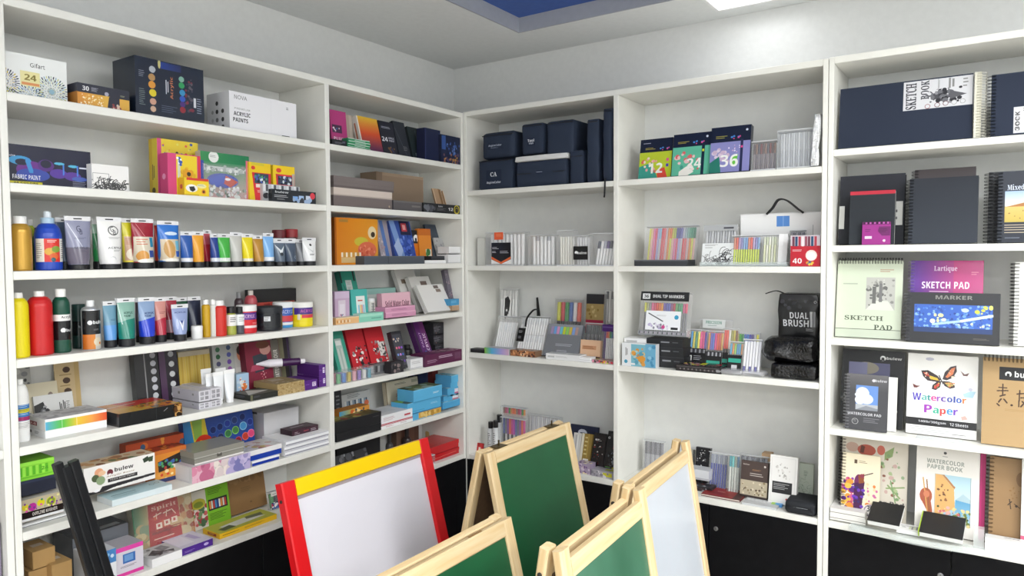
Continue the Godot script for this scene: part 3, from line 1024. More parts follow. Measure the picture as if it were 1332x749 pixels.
	carton("craft_kit", "pink and yellow sunflower paint box standing behind the small yellow box", "box", "", ["L", 1.837, 1.439, 0.045, 0.1171, 0.1366], .045, "b d8477f;r 26 2 64 98 f0d22c;s 3 26 44 30 40 34 4 6.5 e8b820,dfa21c;c 63 46 12 e8a020;c 63 46 6 3a2c18;r 30 15 3 45 c9d8e8;r 35 20 3 35 c9d8e8;r 92 0 8 100 d8334a;s 2 8 28 6 12 20 3 5 3558b8,fff", "d4447c", {"left": "b d8447e;c 50 55 22 f4a0c8"})
	carton("craft_kit", "small yellow paint box with cow spots on the front", "box", "", ["L", 1.837, 1.4202, 0.008, 0.0882, 0.0576], .035, "b f0cf28;r 10 0 90 14 d83a30;e 30 58 24 22 f4f2ee;p 2c2c2e 20 50 40 46 46 66 34 78 24 70;e 70 42 20 13 f4e8a0;z 7 53 36 34 12 2 6a8ac0;c 78 74 9 e8902a;c 78 74 5 6a3a1c;r 0 93 60 7 c9a81c", "eccb28", {"left": "b ecca26;c 50 50 24 e86a3a;T 50 50 34 18 355 12"})
	carton("craft_kit", "clear-fronted rainbow paint tray kit with a green header", "box", "", ["L", 1.837, 1.2821, 0.05, 0.1904, 0.1571], .03, "h 0 0 100 100 2f8a5a d0a0a0;g 0 0 100 22 3f8f58 1f7a50;e 44 60 32 16 3a4fb0;p 3a58c0 12 60 44 45 50 62 30 74;p c8503a 50 48 76 60 60 74 46 66;e 54 56 6 3 f4f2f4;r 4 30 92 10 c9cfcf;s 4 40 5 28 90 14 1 4 e8ece8,aab4b0,7c8c86;s 6 60 5 72 90 24 1 4 e8ece8,8a9a92,5c6c5a,d8d0d4;r 0 20 6 60 3b52a8;c 26 10 10 e8eae6;z 8 19 7.5 14 5 2 444;r 93 10 7 90 d86a8a", "c9c4bc", {"fin": 1, "win": [3, 26, 92, 70]})
	carton("craft_kit", "red and yellow colour box with window, left one of the pair", "box", "", ["L", 1.837, 1.148, 0.04, 0.0923, 0.1381], .05, "b d8343c;r 0 0 100 26 f0cc28;r 10 0 60 8 d8c43c;e 18 14 9 5 e0483a;r 24 28 66 26 3a4a58;s 3 26 26 29 60 22 3 6 4f9a6a,4a62b4,d8e0e4,2a2c38;p f0cc28 0 24 12 24 26 100 0 100;r 30 56 60 9 f0e2d8;z 9 36 72.5 44 7 2 f4e8d8", "eac82a", {"fin": 1})
	carton("craft_kit", "red and yellow colour box with window, right one of the pair", "box", "", ["L", 1.837, 1.0424, 0.04, 0.0985, 0.1374], .05, "b d83a44;r 0 0 100 24 f0cc28;e 26 13 12 6 e0483a;r 22 28 66 24 3c4454;s 7 26 24 29 60 20 3 6 5a6aa4,d8e0e4,2a2c38,8aa0b0;p f0cc28 0 22 12 22 20 100 0 100;r 26 58 60 9 f0d8d8;r 88 20 12 80 b9aea0", "eac82a", {"fin": 1})
	carton("paint_set", "clear pack of black-capped paint tubes behind the low black set", "box", "", ["L", 1.837, 1.0668, 0.025, 0.1663, 0.063], .02, "b c4c6c8;x 2 4 96 40 14 e8e8ea,5a5c62,d0d2d6;r 0 50 100 50 a8aaad;s 3 20 5 55 90 36 2 6 2c2c30,e8e8ea,686a70", "c4c6c8", {"fin": 1})
	carton("paint_set", "low black acrylic paint set with four blue swatches", "box", "", ["L", 1.837, 1.0247, 0.004, 0.2027, 0.0449], .02, "b 24282e;T 22 22 30 18 d8dadc bulew;z 3 5 48 34 22 2 c8cacc;z 10 11 76 18 12 2 b8babc;r 46 48 12 38 7fa8e0;r 60 40 12 40 a9c4e8;r 76 36 12 40 c9d4e4;c 92 34 6 d8404c;s 4 10 46 70 44 20 2 4 3a3e46,9ab0d0", "22262b", {"fin": 1, "top": "b 3a3e44;r 60 20 30 50 b8bcc0"})
	# bottles and tubes at eye level
	bottle("paint_bottle", "gold paint bottle with white cap at the left end", "bottle", "", ["L", 1.6, 1.9295, 0.02, 0.0549, 0.15], "c79a3c", {"metal": 0.35, "rough": 0.3, "capw": 0.6, "caph": .13, "shoulder": .16})
	bottle("paint_bottle", "bright blue paint bottle with fruit-coloured label and clear nozzle cap", "bottle", "", ["L", 1.6, 1.854, 0.025, 0.0685, 0.149], "1f46b4", {"cap": "a9c4d8", "capw": 0.5, "caph": .1, "shoulder": .26, "nozzle": "d8e0e8", "labels": [[.16, .6, "b e8e4dc;r 26 0 42 100 d8362c;e 40 55 14 16 d8a43a;e 56 45 12 14 7f9a3c;e 50 76 12 14 d8622c;c 48 90 6 2a5a6a;z 11 34 7 26 14 2 f4e0d8;z 4 72 10 24 80 9 888;z 5 3 20 18 70 8 999"]]})
	bottle("paint_bottle", "green paint bottle half hidden behind the blue bottle", "bottle", "", ["L", 1.6, 1.8418, 0.12, 0.0452, 0.1237], "1f6a3c", {"cap": "2c3034", "capw": .5, "shoulder": .26})
	bottle("paint_bottle", "small bottle with lime top behind the gold bottle", "bottle", "", ["L", 1.6, 1.8497, 0.17, 0.0287, 0.1497], "b8c83a", {"cap": "d8d8d4", "capw": .8, "caph": .12})
	tubes("paint tubes in the row at eye level", [
		[["L", 1.6, 1.796, 0.07, 0.0487, 0.1529], "slate blue paint tube just right of the blue bottle", "58677c", {"capw": .44}],
		[["L", 1.6, 1.7774, 0.02, 0.0727, 0.1564], "large lilac-grey paint tube with crescent mark", "8d8fa6", {"capw": .4, "caph": .1, "art": "b 9193ab;r 0 62 100 38 6e6878;N 48 20 16 14 4a4c60 G;N 56 27 12 12 4a4c60 a;z 12 27 39.5 50 5 2 5a5c70;T 52 63 60 5 4c4e60 ACRYLIC;z 13 40 68.5 40 5 2 4c4e60;l 10 8 54 60 2 d4d6e4"}],
		[["L", 1.6, 1.7044, 0.06, 0.0386, 0.1492], "dark green paint tube between lilac and white tubes", "3a8456", {"capw": .44, "art": "b 3f8458;r 0 0 100 26 9ab8a4;r 0 68 100 32 2f8a4c;l 20 20 90 70 3 8ab89a"}],
		[["L", 1.6, 1.6866, 0.02, 0.0734, 0.1578], "large white paint tube with round crescent logo", "ecebea", {"capw": .4, "caph": .1, "art": "b efeeec;o 60 22 22 666 efeeec;N 56 20 14 12 444 G;N 64 27 12 11 444 a;z 14 36 38.5 52 5 2 777;T 64 63 66 5 555 ACRYLIC;z 15 52 67.5 40 5 2 555;e 46 88 12 6 ccc;e 44 90 12 6 efeeec"}],
		[["L", 1.6, 1.617, 0.05, 0.0435, 0.157], "yellow paint tube beside the white one", "d8c62a", {"capw": .46, "caph": .13, "art": "b e8d84a;r 0 0 100 34 d8cf2c;r 10 36 80 60 c9a48a;z 4 16 42 60 16 4 b06a4a;e 50 80 34 14 e8dcc8"}],
		[["L", 1.6, 1.5831, 0.02, 0.0718, 0.1573], "crimson paint tube with a picture label", "9a1f30", {"capw": .44, "caph": .12, "art": "b 9c2032;r 6 36 88 62 d8cdb8;z 4 14 42 50 18 3 c86a4a;r 70 38 18 24 2f8ab0;r 62 70 26 18 34509a;e 34 84 24 14 d89a4a;e 50 96 36 6 f4f2ea;l 20 4 50 34 3 d88a90"}],
		[["L", 1.6, 1.5105, 0.07, 0.0313, 0.1519], "orange-red paint tube showing behind the picture labels", "cc3a2a", {"capw": .46}],
		[["L", 1.6, 1.4976, 0.02, 0.0737, 0.1532], "bright blue paint tube with a picture label", "2a6fc8", {"capw": .44, "caph": .14, "art": "b 2c74cc;r 8 40 86 58 d8c9ae;e 40 66 24 24 c99a5a;r 70 44 20 26 7ac0d8;r 66 72 26 16 3a62b8;e 50 96 40 5 f0ece2;e 56 24 30 5 d8e8f8"}],
		[["L", 1.6, 1.4416, 0.02, 0.0438, 0.1199], "plain blue paint tube right of the picture labels", "2b57a6", {"capw": .45, "art": "b 2b5aa8;r 0 86 100 14 e8e8ea"}],
		[["L", 1.6, 1.4014, 0.02, 0.0422, 0.1209], "amber yellow paint tube", "eba22c", {"capw": .46}],
		[["L", 1.6, 1.3374, 0.07, 0.0323, 0.1289], "red paint tube set back beside the amber tube", "b8283a", {"capw": .46, "art": "b b8283a;r 0 0 100 40 c85a68"}],
		[["L", 1.6, 1.333, 0.03, 0.0353, 0.1149], "navy blue paint tube left of the green tube", "2a3f86", {"capw": .46, "art": "b 2a4490;r 0 84 100 16 e0e4ea"}],
		[["L", 1.6, 1.3018, 0.02, 0.0466, 0.1154], "leaf green paint tube", "45ad46", {"capw": .45, "art": "b 48b048;r 0 84 100 16 e8ece4"}],
		[["L", 1.6, 1.2545, 0.02, 0.048, 0.1218], "pearl silver paint tube", "c6c5bf", {"capw": .45}],
		[["L", 1.6, 1.2081, 0.02, 0.0447, 0.1174], "lemon yellow paint tube", "ecd81e", {"capw": .45, "art": "b ecd81e;r 0 88 100 12 f0ece0"}],
		[["L", 1.6, 1.159, 0.025, 0.0461, 0.1131], "ochre brown paint tube", "bb8836", {"capw": .45}],
		[["L", 1.6, 1.1186, 0.02, 0.0456, 0.1222], "light blue paint tube", "7fb4e8", {"capw": .46, "art": "b 82b6ea;r 0 84 100 16 eef0f2"}],
		[["L", 1.6, 1.0689, 0.02, 0.0505, 0.1034], "slate paint tube with a white crest near the row's right end", "5d6a7a", {"capw": .45, "art": "b 5f6c7c;p e8ecf0 10 18 50 42 90 18 60 56 40 56;c 50 62 14 30353d;r 0 0 100 8 e0e4e8"}],
		[["L", 1.6, 1.0176, 0.02, 0.0521, 0.1042], "dark slate paint tube near the row's right end", "4a5668", {"capw": .45, "art": "b 4c586a;o 70 78 12 b8c4d0 4c586a;r 0 0 100 8 d8dce0"}],
		[["L", 1.6, 0.9545, 0.04, 0.0447, 0.1026], "mid grey paint tube near the row's right end", "8b8d92", {"capw": .46}],
		[["L", 1.6, 0.9294, 0.015, 0.0663, 0.1085], "glossy white paint tube ending the eye-level row", "efeff0", {"capw": .38, "art": "b f0f0f0;p d0d2d4 20 30 60 50 80 20 60 60;z 16 34 65 40 10 2 555;c 50 20 8 444"}]])
	jar("paint_jar", "dark red lidded jar behind the slate tube", "", ["L", 1.6, 0.9888, 0.12, 0.051, 0.1393], "3a3034", "6a1f28")
	jar("paint_jar", "red lidded jar behind the dark slate tube", "", ["L", 1.6, 0.9296, 0.12, 0.0528, 0.1439], "5a3034", "9a2a30")
	# bottles, tubes and jars one shelf lower
	bottle("paint_bottle", "tall yellow paint bottle at the left end", "bottle", "plain poster paint bottles", ["L", 1.361, 1.9411, 0.022, 0.0492, 0.1789], "e8d60c", {"capw": .46, "caph": .08, "shoulder": .14, "rough": .35})
	bottle("paint_bottle", "tall red paint bottle beside the yellow one", "bottle", "plain poster paint bottles", ["L", 1.361, 1.8814, 0.03, 0.0636, 0.1803], "c71a1e", {"capw": .42, "caph": .08, "shoulder": .15, "rough": .35})
	bottle("paint_bottle", "dark green bottle with black label right of the red bottle", "bottle", "", ["L", 1.361, 1.8243, 0.04, 0.0458, 0.1842], "0d4a38", {"capw": .58, "caph": .12, "shoulder": .14, "labels": [[.5, .6, "b e9e9e6;S 62 50 54 0 333 Acrylic"], [.2, .5, "b 141519;c 42 48 10 f2f2f2;p 141519 39 58 45 58 46 74 38 74;T 80 50 52 0 f2f2f2 bulew"]]})
	bottle("paint_bottle", "dark teal can set back behind the spray can", "bottle", "", ["L", 1.361, 1.7505, 0.1, 0.0376, 0.1335], "16332f", {"capw": .96, "caph": .1, "shoulder": .01, "cap": "1c3c38", "labels": [[.3, .62, "b 10181a;T 60 40 50 0 b8c0c0 bulew;z 3 40 60 40 36 4 889090"]]})
	var can = bottle("spray_can", "black spray can with orange picture and silver valve", "can", "", ["L", 1.361, 1.7488, 0.025, 0.0507, 0.1473], "c4c6c8", {"metal": .6, "capw": .42, "caph": .12, "shoulder": .08, "cap": "e8e9ea", "labels": [[.02, .32, "b c9c4bc;g 0 0 50 100 c8641e d88a3a;e 62 50 18 30 d8cdb4;c 70 60 5 c86a2a;z 4 82 20 16 60 5 888"], [.32, .8, "b 16171a;c 32 50 9 f4f4f4;p 16171a 29 60 35 60 36 80 28 80;T 72 50 56 0 f4f4f4 bulew;z 17 45 79 30 6 2 999"]]})
	tubes("paint tubes on the bottle shelf", [
		[["L", 1.361, 1.6884, 0.04, 0.0416, 0.1412], "sky blue metallic paint tube beside the spray can", "5a92c8", {"capw": .42, "art": "b 6a98b8;r 0 0 100 48 6f9cb4;r 0 58 100 42 5f9ad8;z 18 46 41 40 6 2 2c4a6a"}],
		[["L", 1.361, 1.6319, 0.09, 0.0338, 0.1462], "dark teal paint tube set back between sky blue and teal", "2a4a58", {"capw": .44}],
		[["L", 1.361, 1.646, 0.02, 0.0548, 0.1489], "teal green paint tube with a pale upper half", "1f7f6c", {"capw": .42, "art": "b 86b0a2;p 1d8270 0 56 40 48 100 44 100 100 0 100;T 56 30 52 6 2a4a44 ACRYLIC;T 50 38 40 6 2a4a44 PAINT;l 4 4 18 60 3 d8e8e4"}],
		[["L", 1.361, 1.5672, 0.1, 0.0253, 0.1426], "near-black paint tube set back behind teal and blue tubes", "3c3038", {"capw": .46}],
		[["L", 1.361, 1.5758, 0.03, 0.0551, 0.1474], "ultramarine paint tube with a pale upper half", "1f36c0", {"capw": .42, "art": "b 8ba4c8;p 2440c8 0 56 40 50 100 44 100 100 0 100;T 58 34 56 6 2c3c6a ACRYLIC;T 50 42 40 6 2c3c6a PAINT"}],
		[["L", 1.361, 1.5252, 0.045, 0.039, 0.1445], "rose red paint tube with a pink upper half", "b0283c", {"capw": .44, "art": "b cf8f86;p b42c40 0 58 50 50 100 48 100 100 0 100;z 19 32 33 56 6 2 6a2c34"}],
		[["L", 1.361, 1.4614, 0.09, 0.0408, 0.1426], "crimson paint tube set back behind the small violet tube", "a82f42", {"capw": .45, "art": "b ac3346;r 0 60 100 40 b88a94;c 56 50 14 d8b0b8"}],
		[["L", 1.361, 1.4138, 0.1, 0.0422, 0.1373], "bottle green paint tube set back near the row's middle", "12492f", {"capw": .45}],
		[["L", 1.361, 1.3745, 0.09, 0.049, 0.1382], "dark navy paint tube set back behind the small white jar", "2c3248", {"capw": .46}],
		[["L", 1.361, 1.4718, 0.02, 0.058, 0.1198], "small periwinkle paint tube with a white arrow mark", "8a9cc8", {"capw": .34, "caph": .18, "art": "b 93a2cc;p f0f2f8 34 44 50 60 66 44 52 84 48 84;p 2c3f8a 44 48 56 48 50 66;T 50 18 70 6 4a5888 ACRYLIC;e 24 60 6 20 b0bce0"}]])
	jar("paint_jar", "small plain white jar near the periwinkle tube", "", ["L", 1.361, 1.4071, 0.03, 0.0367, 0.0432], "eeeeec", "f2f2f0", {"lidh": .36})
	bottle("paint_bottle", "slim mustard paint bottle with white cap", "bottle", "slim paint bottles", ["L", 1.361, 1.3621, 0.05, 0.0276, 0.1281], "c89d16", {"capw": .66, "caph": .12, "shoulder": .06})
	bottle("paint_bottle", "slim white paint bottle between mustard and red", "bottle", "slim paint bottles", ["L", 1.361, 1.3357, 0.05, 0.0251, 0.1267], "d9dad6", {"capw": .66, "caph": .12, "shoulder": .06})
	bottle("paint_bottle", "slim red paint bottle with white cap", "bottle", "slim paint bottles", ["L", 1.361, 1.3136, 0.035, 0.045, 0.1233], "d02a20", {"capw": .62, "caph": .14, "shoulder": .06})
	bottle("ink_bottle", "black-capped bottle of olive paint with white label", "bottle", "black-capped paint bottles", ["L", 1.361, 1.2699, 0.04, 0.0355, 0.0991], "a9b04c", {"cap": "16171a", "capw": .75, "caph": .22, "shoulder": .1, "labels": [[.32, .72, "b f0efec;z 3 25 25 50 50 3 666"]]})
	bottle("ink_bottle", "black-capped bottle of dark grey paint with white label", "bottle", "black-capped paint bottles", ["L", 1.361, 1.2356, 0.04, 0.0331, 0.097], "4c4e58", {"cap": "16171a", "capw": .75, "caph": .22, "shoulder": .1, "labels": [[.32, .72, "b eceeee;z 4 25 25 50 50 3 666"]]})
	bottle("ink_bottle", "dark bottle with grey cap standing at the shelf's back", "bottle", "", ["L", 1.361, 1.1454, 0.17, 0.0333, 0.142], "4a3a40", {"cap": "8a8a8c", "capw": .5})
	bottle("ink_bottle", "rose-coloured bottle with white tip behind the red jar", "bottle", "", ["L", 1.361, 1.0951, 0.16, 0.0481, 0.1458], "c0505a", {"cap": "e4dcd4", "capw": .4, "caph": .12, "shoulder": .2})
	jar("paint_jar", "red paint jar with white lid and purple band", "", ["L", 1.361, 1.2002, 0.03, 0.071, 0.1007], "d2202c", "f0efec", {"art": "b d2202c;r 0 0 100 46 5a2f8a;T 40 24 44 22 d8b0d8 ACRYLIC;z 20 50 66 40 12 2 f4e0e0;r 0 84 100 16 f0dcdc", "ly0": .18, "ly1": .74})
	jar("paint_jar", "large black paint jar with white sticker", "", ["L", 1.361, 1.0986, 0.025, 0.1066, 0.0891], "191c22", "23272d", {"art": "b 1a1d23;r 18 20 16 36 d8dadc;z 3 20 24 12 28 4 444;r 60 10 1 80 2c3036", "lidh": .2})
	jar("paint_jar", "white paint jar with blue and red label behind the black jar", "", ["L", 1.361, 0.9989, 0.08, 0.0765, 0.0989], "3f9ad8", "eef0f0", {"art": "b 3a62b8;r 0 48 100 34 d8404c;T 50 26 50 22 b8c0e8 ACRYLIC;r 0 84 100 16 f0f0f0", "ly0": .1, "ly1": .8})
	jar("paint_jar", "yellow paint jar with purple band at the right end", "", ["L", 1.361, 0.9277, 0.05, 0.0856, 0.0959], "ecd916", "efeee8", {"art": "b ecd916;r 0 0 100 48 4a2f86;T 50 24 56 22 c060a8 ACRYLIC;r 26 50 60 24 d83a4a;r 12 46 10 40 e8e0d0", "ly0": .2, "ly1": .78})
	carton("paint_set", "black and red paint set box behind the jars", "box", "", ["L", 1.361, 0.9773, 0.19, 0.2056, 0.1462], .05, "b 1a1a1c;r 6 34 90 44 b8483c;r 24 38 14 36 8a2a26;r 46 34 18 42 e4d4c4;r 70 36 18 40 a03a34;c 30 56 5 e8d8d0;c 54 56 5 6a5040;c 80 56 5 e8c8c0;r 0 80 100 20 202022", "1b1b1d")
	# art books and palettes
	bottle("glue_bottle", "white glue bottle with a blue and yellow label", "bottle", "", ["L", 1.121, 1.9327, 0.0548, 0.0405, 0.1753], "f0f0ee", {"capw": .4, "caph": .08, "shoulder": .2, "labels": [[.34, .6, "b 3a7cc0;r 0 28 100 24 d8cf3a;r 0 76 100 24 a8386a;z 21 20 5 60 18 2 e8f0f8;z 22 25 31 50 18 2 3a3a2a;z 3 20 56 60 14 2 cfe0f0"], [.2, .32, "b ecebe9;z 3 10 10 80 80 4 888"]]})
	carton("art_card", "black and white art print packet leaning in the left back corner", "card", "", ["L", 1.121, 1.8629, 0.24, 0.0665, 0.1898], .005, "b b9b9b6;s 4 40 0 0 100 100 4 14 3a3c40,8a8c8e,d8d8d4,6a6c70", "c4c4c0", {"tilt": 8})
	carton("stencil_card", "tall tan card with a column of dark ovals", "card", "", ["L", 1.121, 1.7298, 0.235, 0.0732, 0.1875], .004, "b cdb68a;r 80 0 20 100 c4a972;e 48 14 15 5 4a3424;e 46 32 15 5 4a3424;e 48 50 15 5 4a3424;e 52 68 15 5 4a3424;z 4 20 22 50 4 1 9a8050;z 5 20 40 50 4 1 9a8050;z 6 20 58 50 4 1 9a8050", "c9b288", {"tilt": 6})
	carton("stencil_card", "wide cream floral card leaning behind the monochrome book", "card", "", ["L", 1.121, 1.8116, 0.215, 0.0904, 0.1335], .006, "b d8cfb4;e 76 34 9 10 8a7a70;o 76 34 6 c8c0d0 6a6478;s 4 30 2 40 40 50 2 5 d8c87a,b4ae90,7a8290;s 5 16 50 60 40 36 2 4 e8d49a,8a7a54", "d6ceb6", {"tilt": 10})
	carton("art_book", "black and white portrait sketching book propped on the boxes", "book", "", ["L", 1.121, 1.7862, 0.2, 0.1117, 0.0956], .008, "b d9d9d8;p 1d1d20 0 30 24 20 34 60 40 100 0 100;s 3 20 20 30 20 60 2 6 5a5a5e,2c2c30,9a9a9c;r 63.8 30 2.4 45 2c2c2e;r 67.8 35 2.4 35 2c2c2e;r 72.8 25 2.4 54 2c2c2e;r 76.8 31 2.4 42 2c2c2e;z 4 82 30 9 50 8 333", "cfcfce", {"tilt": 12})
	carton("paint_box", "plain white box at the bottom of the rainbow box stack", "box", "", ["L", 1.121, 1.7994, 0.045, 0.171, 0.0215], .12, "b f2f2f2;r 0 0 1 100 e0e0e0", "eeeeee", {"left": "b ececec;r 10 30 20 34 4a4a40;z 3 45 30 26 40 4 888", "top": "b d8d8da;s 3 30 5 5 90 80 1 4 c8c8cc,b4b4ba"})
	carton("paint_box", "white box with a rainbow band along its front", "box", "", ["L", 1.1433, 1.7996, 0.043, 0.1708, 0.0325], .12, "b f0eeea;g 1 26 26 74 5ab0d8 5ac04a;g 27 26 23 74 5ac04a e8c83a;g 50 26 25 74 e8c83a f0a04a;g 75 26 25 74 f0a04a e8562e", "eeeeec", {"left": "b e8e6e2;r 14 40 44 36 8a2a30;T 36 58 36 22 f0d8d0 24", "top": "b c9c9cc;s 4 60 4 4 92 92 2 8 b8b8bc,a4a4aa,d4d4d8;z 25 25 46 50 8 2 999"})
	carton("paint_box", "flat black and orange paint box with red lid picture", "box", "", ["L", 1.121, 1.5963, 0.004, 0.2035, 0.0412], .17, "b 1e2022;r 58 0 .8 100 3a3c3e;l 70 40 76 20 1 888;r 88 6 12 94 b07a3a;s 3 20 88 10 12 80 2 4 2a2018,c89a5a,5a3a20", "24262a", {"fin": 1, "top": "b d88a2e;p c8281e 30 0 100 0 100 34 40 50;s 5 40 40 45 60 50 1 5 3a2c20,d8b43a,a83a26,6a7a3a;l 0 40 60 20 1.5 e8dcc0;g 0 55 40 45 e0a03c d8b44a", "left": "b 24262a;r 30 40 20 10 444"})
	carton("well_palette", "black box of silver colour wells, left one of the two", "box", "", ["L", 1.121, 1.4961, 0.19, 0.0832, 0.1963], .03, "b 1c1c20;r 40 0 6 100 8a8a8c;c 78 10 12 9a9ca4;c 78 24 12 a9abb2;c 78 38 12 b4b6bc;c 78 52 12 b4b6bc;c 78 66 12 bcbec4;c 78 80 12 c4c6ca;c 78 93 12 c4c6ca", "17171a", {"fin": 1, "tilt": 7})
	carton("well_palette", "black and purple box of silver colour wells, right one of the two", "box", "", ["L", 1.121, 1.4178, 0.19, 0.0678, 0.1929], .03, "b 221d26;r 0 0 34 100 4a2f4e;c 66 10 15 9a9ca0;c 66 28 15 c4c6c8;c 66 46 15 c9cacc;c 66 64 15 c9cacc;c 66 82 15 c4c6c8", "1b181d", {"fin": 1, "tilt": 7})
	carton("pencil_box", "golden box of vertical colour strips behind the silver boxes", "box", "", ["L", 1.121, 1.316, 0.2, 0.1237, 0.1751], .03, "b c9b36a;x 0 10 100 82 13 c2a648,b8983c,caae54;r 0 0 100 10 b9ae98", "c4ac5e", {"tilt": 5})
	for q in [[["L", 1.121, 1.4029, 0.085, 0.0399, 0.0665], "silver-grey pen box lying at the left of its pair, lower"], [["L", 1.121, 1.3941, 0.035, 0.0415, 0.0214], "silver-grey narrow box end, lower left of the four"], [["L", 1.121, 1.3526, 0.033, 0.0412, 0.0225], "silver-grey narrow box end, lower right of the four"], [["L", 1.1463, 1.3934, 0.035, 0.0415, 0.0368], "silver-grey narrow box end, upper left of the four"], [["L", 1.1474, 1.3519, 0.033, 0.0412, 0.0386], "silver-grey narrow box end, upper right of the four"]].slice(1):
		carton("pen_box", q[1], "box", "silver-grey narrow boxes", q[0], .2, "b d4d2d8;r 14 14 30 32 8a888e;r 56 14 30 32 9a989e;r 14 56 30 30 98969c;r 56 56 30 30 8a888e;z 3 16 18 26 60 6 d4d2d8", "cbc9d0", {"left": "b c3c0ca;r 38 30 6 26 777;r 80 30 5 20 888", "top": "b d0ced4;r 30 30 8 30 aaa"})
	for q in [[["L", 1.121, 1.2777, 0.05, 0.0433, 0.1161], "plain white paint tube, front right of the white group"], [["L", 1.121, 1.317, 0.055, 0.0422, 0.1129], "plain white paint tube, front middle of the white group"], [["L", 1.121, 1.3388, 0.075, 0.0312, 0.1088], "plain white paint tube, front left of the white group"], [["L", 1.121, 1.3234, 0.12, 0.039, 0.1191], "plain white paint tube, back left of the white group"], [["L", 1.121, 1.2721, 0.11, 0.0403, 0.1159], "plain white paint tube, back right of the white group"]]:
		tube("paint_tube", q[1], "plain white tubes beside the silver boxes", q[0], "eef0f2", {"cap": "f0f0f0", "crimp": "f6f6f6", "capw": .3, "caph": .1, "slot": false})
	carton("palette_set", "silver case with two columns of round colour pans", "box", "", ["L", 1.121, 1.196, 0.2, 0.091, 0.1907], .025, "b a9aaa8;c 24 12 10 3a6a4a;c 24 26 10 2f5a3a;c 24 40 10 4a4a6a;c 24 54 10 5a6a9a;c 24 68 10 333;c 74 10 10 3a4a6a;c 74 24 10 555a9a;c 74 38 10 6a4a9a;c 74 52 10 8a5a9a;c 74 66 10 c83a4a;c 24 82 10 444;c 74 80 10 d8505a", "b0b1b0", {"fin": 1, "tilt": 6})
	carton("art_card", "grey card with small portrait behind the white tubes", "card", "", ["L", 1.121, 1.1179, 0.21, 0.0579, 0.182], .006, "b b4b2ae;e 50 22 26 14 c07a5a;e 50 14 26 10 3a2c28;r 10 50 80 46 c4c2be;z 4 20 60 60 24 5 999", "b8b6b2", {"tilt": 6})
	carton("watercolour_set", "maroon watercolour box with a portrait and grey title spine", "box", "", ["L", 1.121, 1.043, 0.17, 0.1566, 0.1831], .035, "b 7c1a34;p 2c3440 20 30 60 24 66 60 24 66;e 58 18 16 12 c8948a;e 52 8 20 8 6a3a28;p a8405a 16 50 56 44 50 60 10 62;r 76 0 24 100 6a665e;R 88 55 13 66 d8d4cc WATERCOLOUR;z 26 29 83.5 34 5 2 e0c8c0;s 3 8 40 62 20 20 1 2 e8c8c0,c86a7a", "6e1830", {"tilt": 8})
	carton("watercolour_set", "dark box leaning at the far right behind the purple boxes", "box", "", ["L", 1.121, 0.9199, 0.2, 0.0573, 0.1845], .03, "b 3a3436;g 0 0 50 100 6a6650 8a8668;r 80 0 20 100 4a3a58", "2e2a30", {"tilt": 8})
	carton("craft_kit", "small pale blue box with orange fruit picture", "box", "", ["L", 1.121, 1.1695, 0.14, 0.0529, 0.0797], .03, "b a9c8e4;c 62 60 24 e07a3a;c 40 40 16 e8ecf0;s 3 16 10 10 80 80 4 8 c8d8e8,d85a3a,f0e0d0", "b4cce0")
	carton("paint_box", "flat black box with a white triangle on its lid", "box", "", ["L", 1.121, 1.1682, 0.012, 0.1226, 0.0204], .11, "b 22241f;z 3 12 30 26 30 3 667;r 0 0 8 100 6a6a52;r 60 40 30 6 444", "1f211f", {"top": "b 5a5c54;p c9c8c0 0 90 40 10 90 60;r 0 0 100 16 2a2c28", "left": "b 2a2c28;z 3 20 30 60 40 3 889"})
	carton("paint_box", "flat tan paper-textured box, lower one", "box", "", ["L", 1.121, 1.0504, 0.01, 0.1229, 0.0192], .13, "b b39a6c;s 3 50 0 0 100 100 1 3 a88c5c,c4ae80,9a8052", "a88f62", {"top": "b a8936a"})
	carton("paint_box", "flat tan paper-textured box on top of another", "box", "", ["L", 1.1403, 1.051, 0.012, 0.1246, 0.0231], .14, "b ad9566;s 5 50 0 0 100 100 1 3 a08456,bea87a,927848", "9f865a", {"top": "b 9c8860;r 30 20 40 30 b8ac98;s 6 20 10 10 80 80 2 5 8a7450,c8bca8"})
	for q in [[["L", 1.121, 0.9562, 0.012, 0.0622, 0.0374], "small purple paint box at the front, left of the stacked pair"], [["L", 1.121, 0.8925, 0.02, 0.036, 0.0427], "purple paint box, lower one of the stacked pair"], [["L", 1.161, 0.8912, 0.022, 0.0334, 0.0467], "purple paint box, upper one of the stacked pair"]]:
		carton("paint_box", q[1], "box", "purple paint boxes", q[0], .13, "b 55207e;r 60 26 30 46 e4dcec;r 66 34 8 12 55207e;r 78 34 8 12 8a5aa8;r 66 54 18 8 8a5aa8;r 8 40 30 10 7a4aa0", "4e1e72", {"top": "b 5e2a84;r 0 0 30 30 d8d0dc", "left": "b 4a1c6c"})
	var lt = thing("paint_tube", "purple and white paint tube lying across the purple boxes", "paint tube", "")
	lt.transform = Transform3D(Basis(Vector3.UP, -0.5) * Basis(Vector3.RIGHT, PI / 2), Vector3(-0.105, 1.2205, 0.93))
	var lm = Mb.new()
	lathe(lm, pm("3c1648", .4), [0.0, 0.0, .012, 0.0, .014, .004, .016, .07], 16)
	lathe(lm, pm("e6e2ea", .35), [.016, .07, .016, .12, .002, .17, 0.0, .17], 16)
	obj("body", lm, lt)
	lm = Mb.new()
	lathe(lm, pm("e8e4ea", .4), [0.0, -.018, .009, -.018, .010, 0.0, 0.0, 0.0], 14)
	obj("cap", lm, lt)
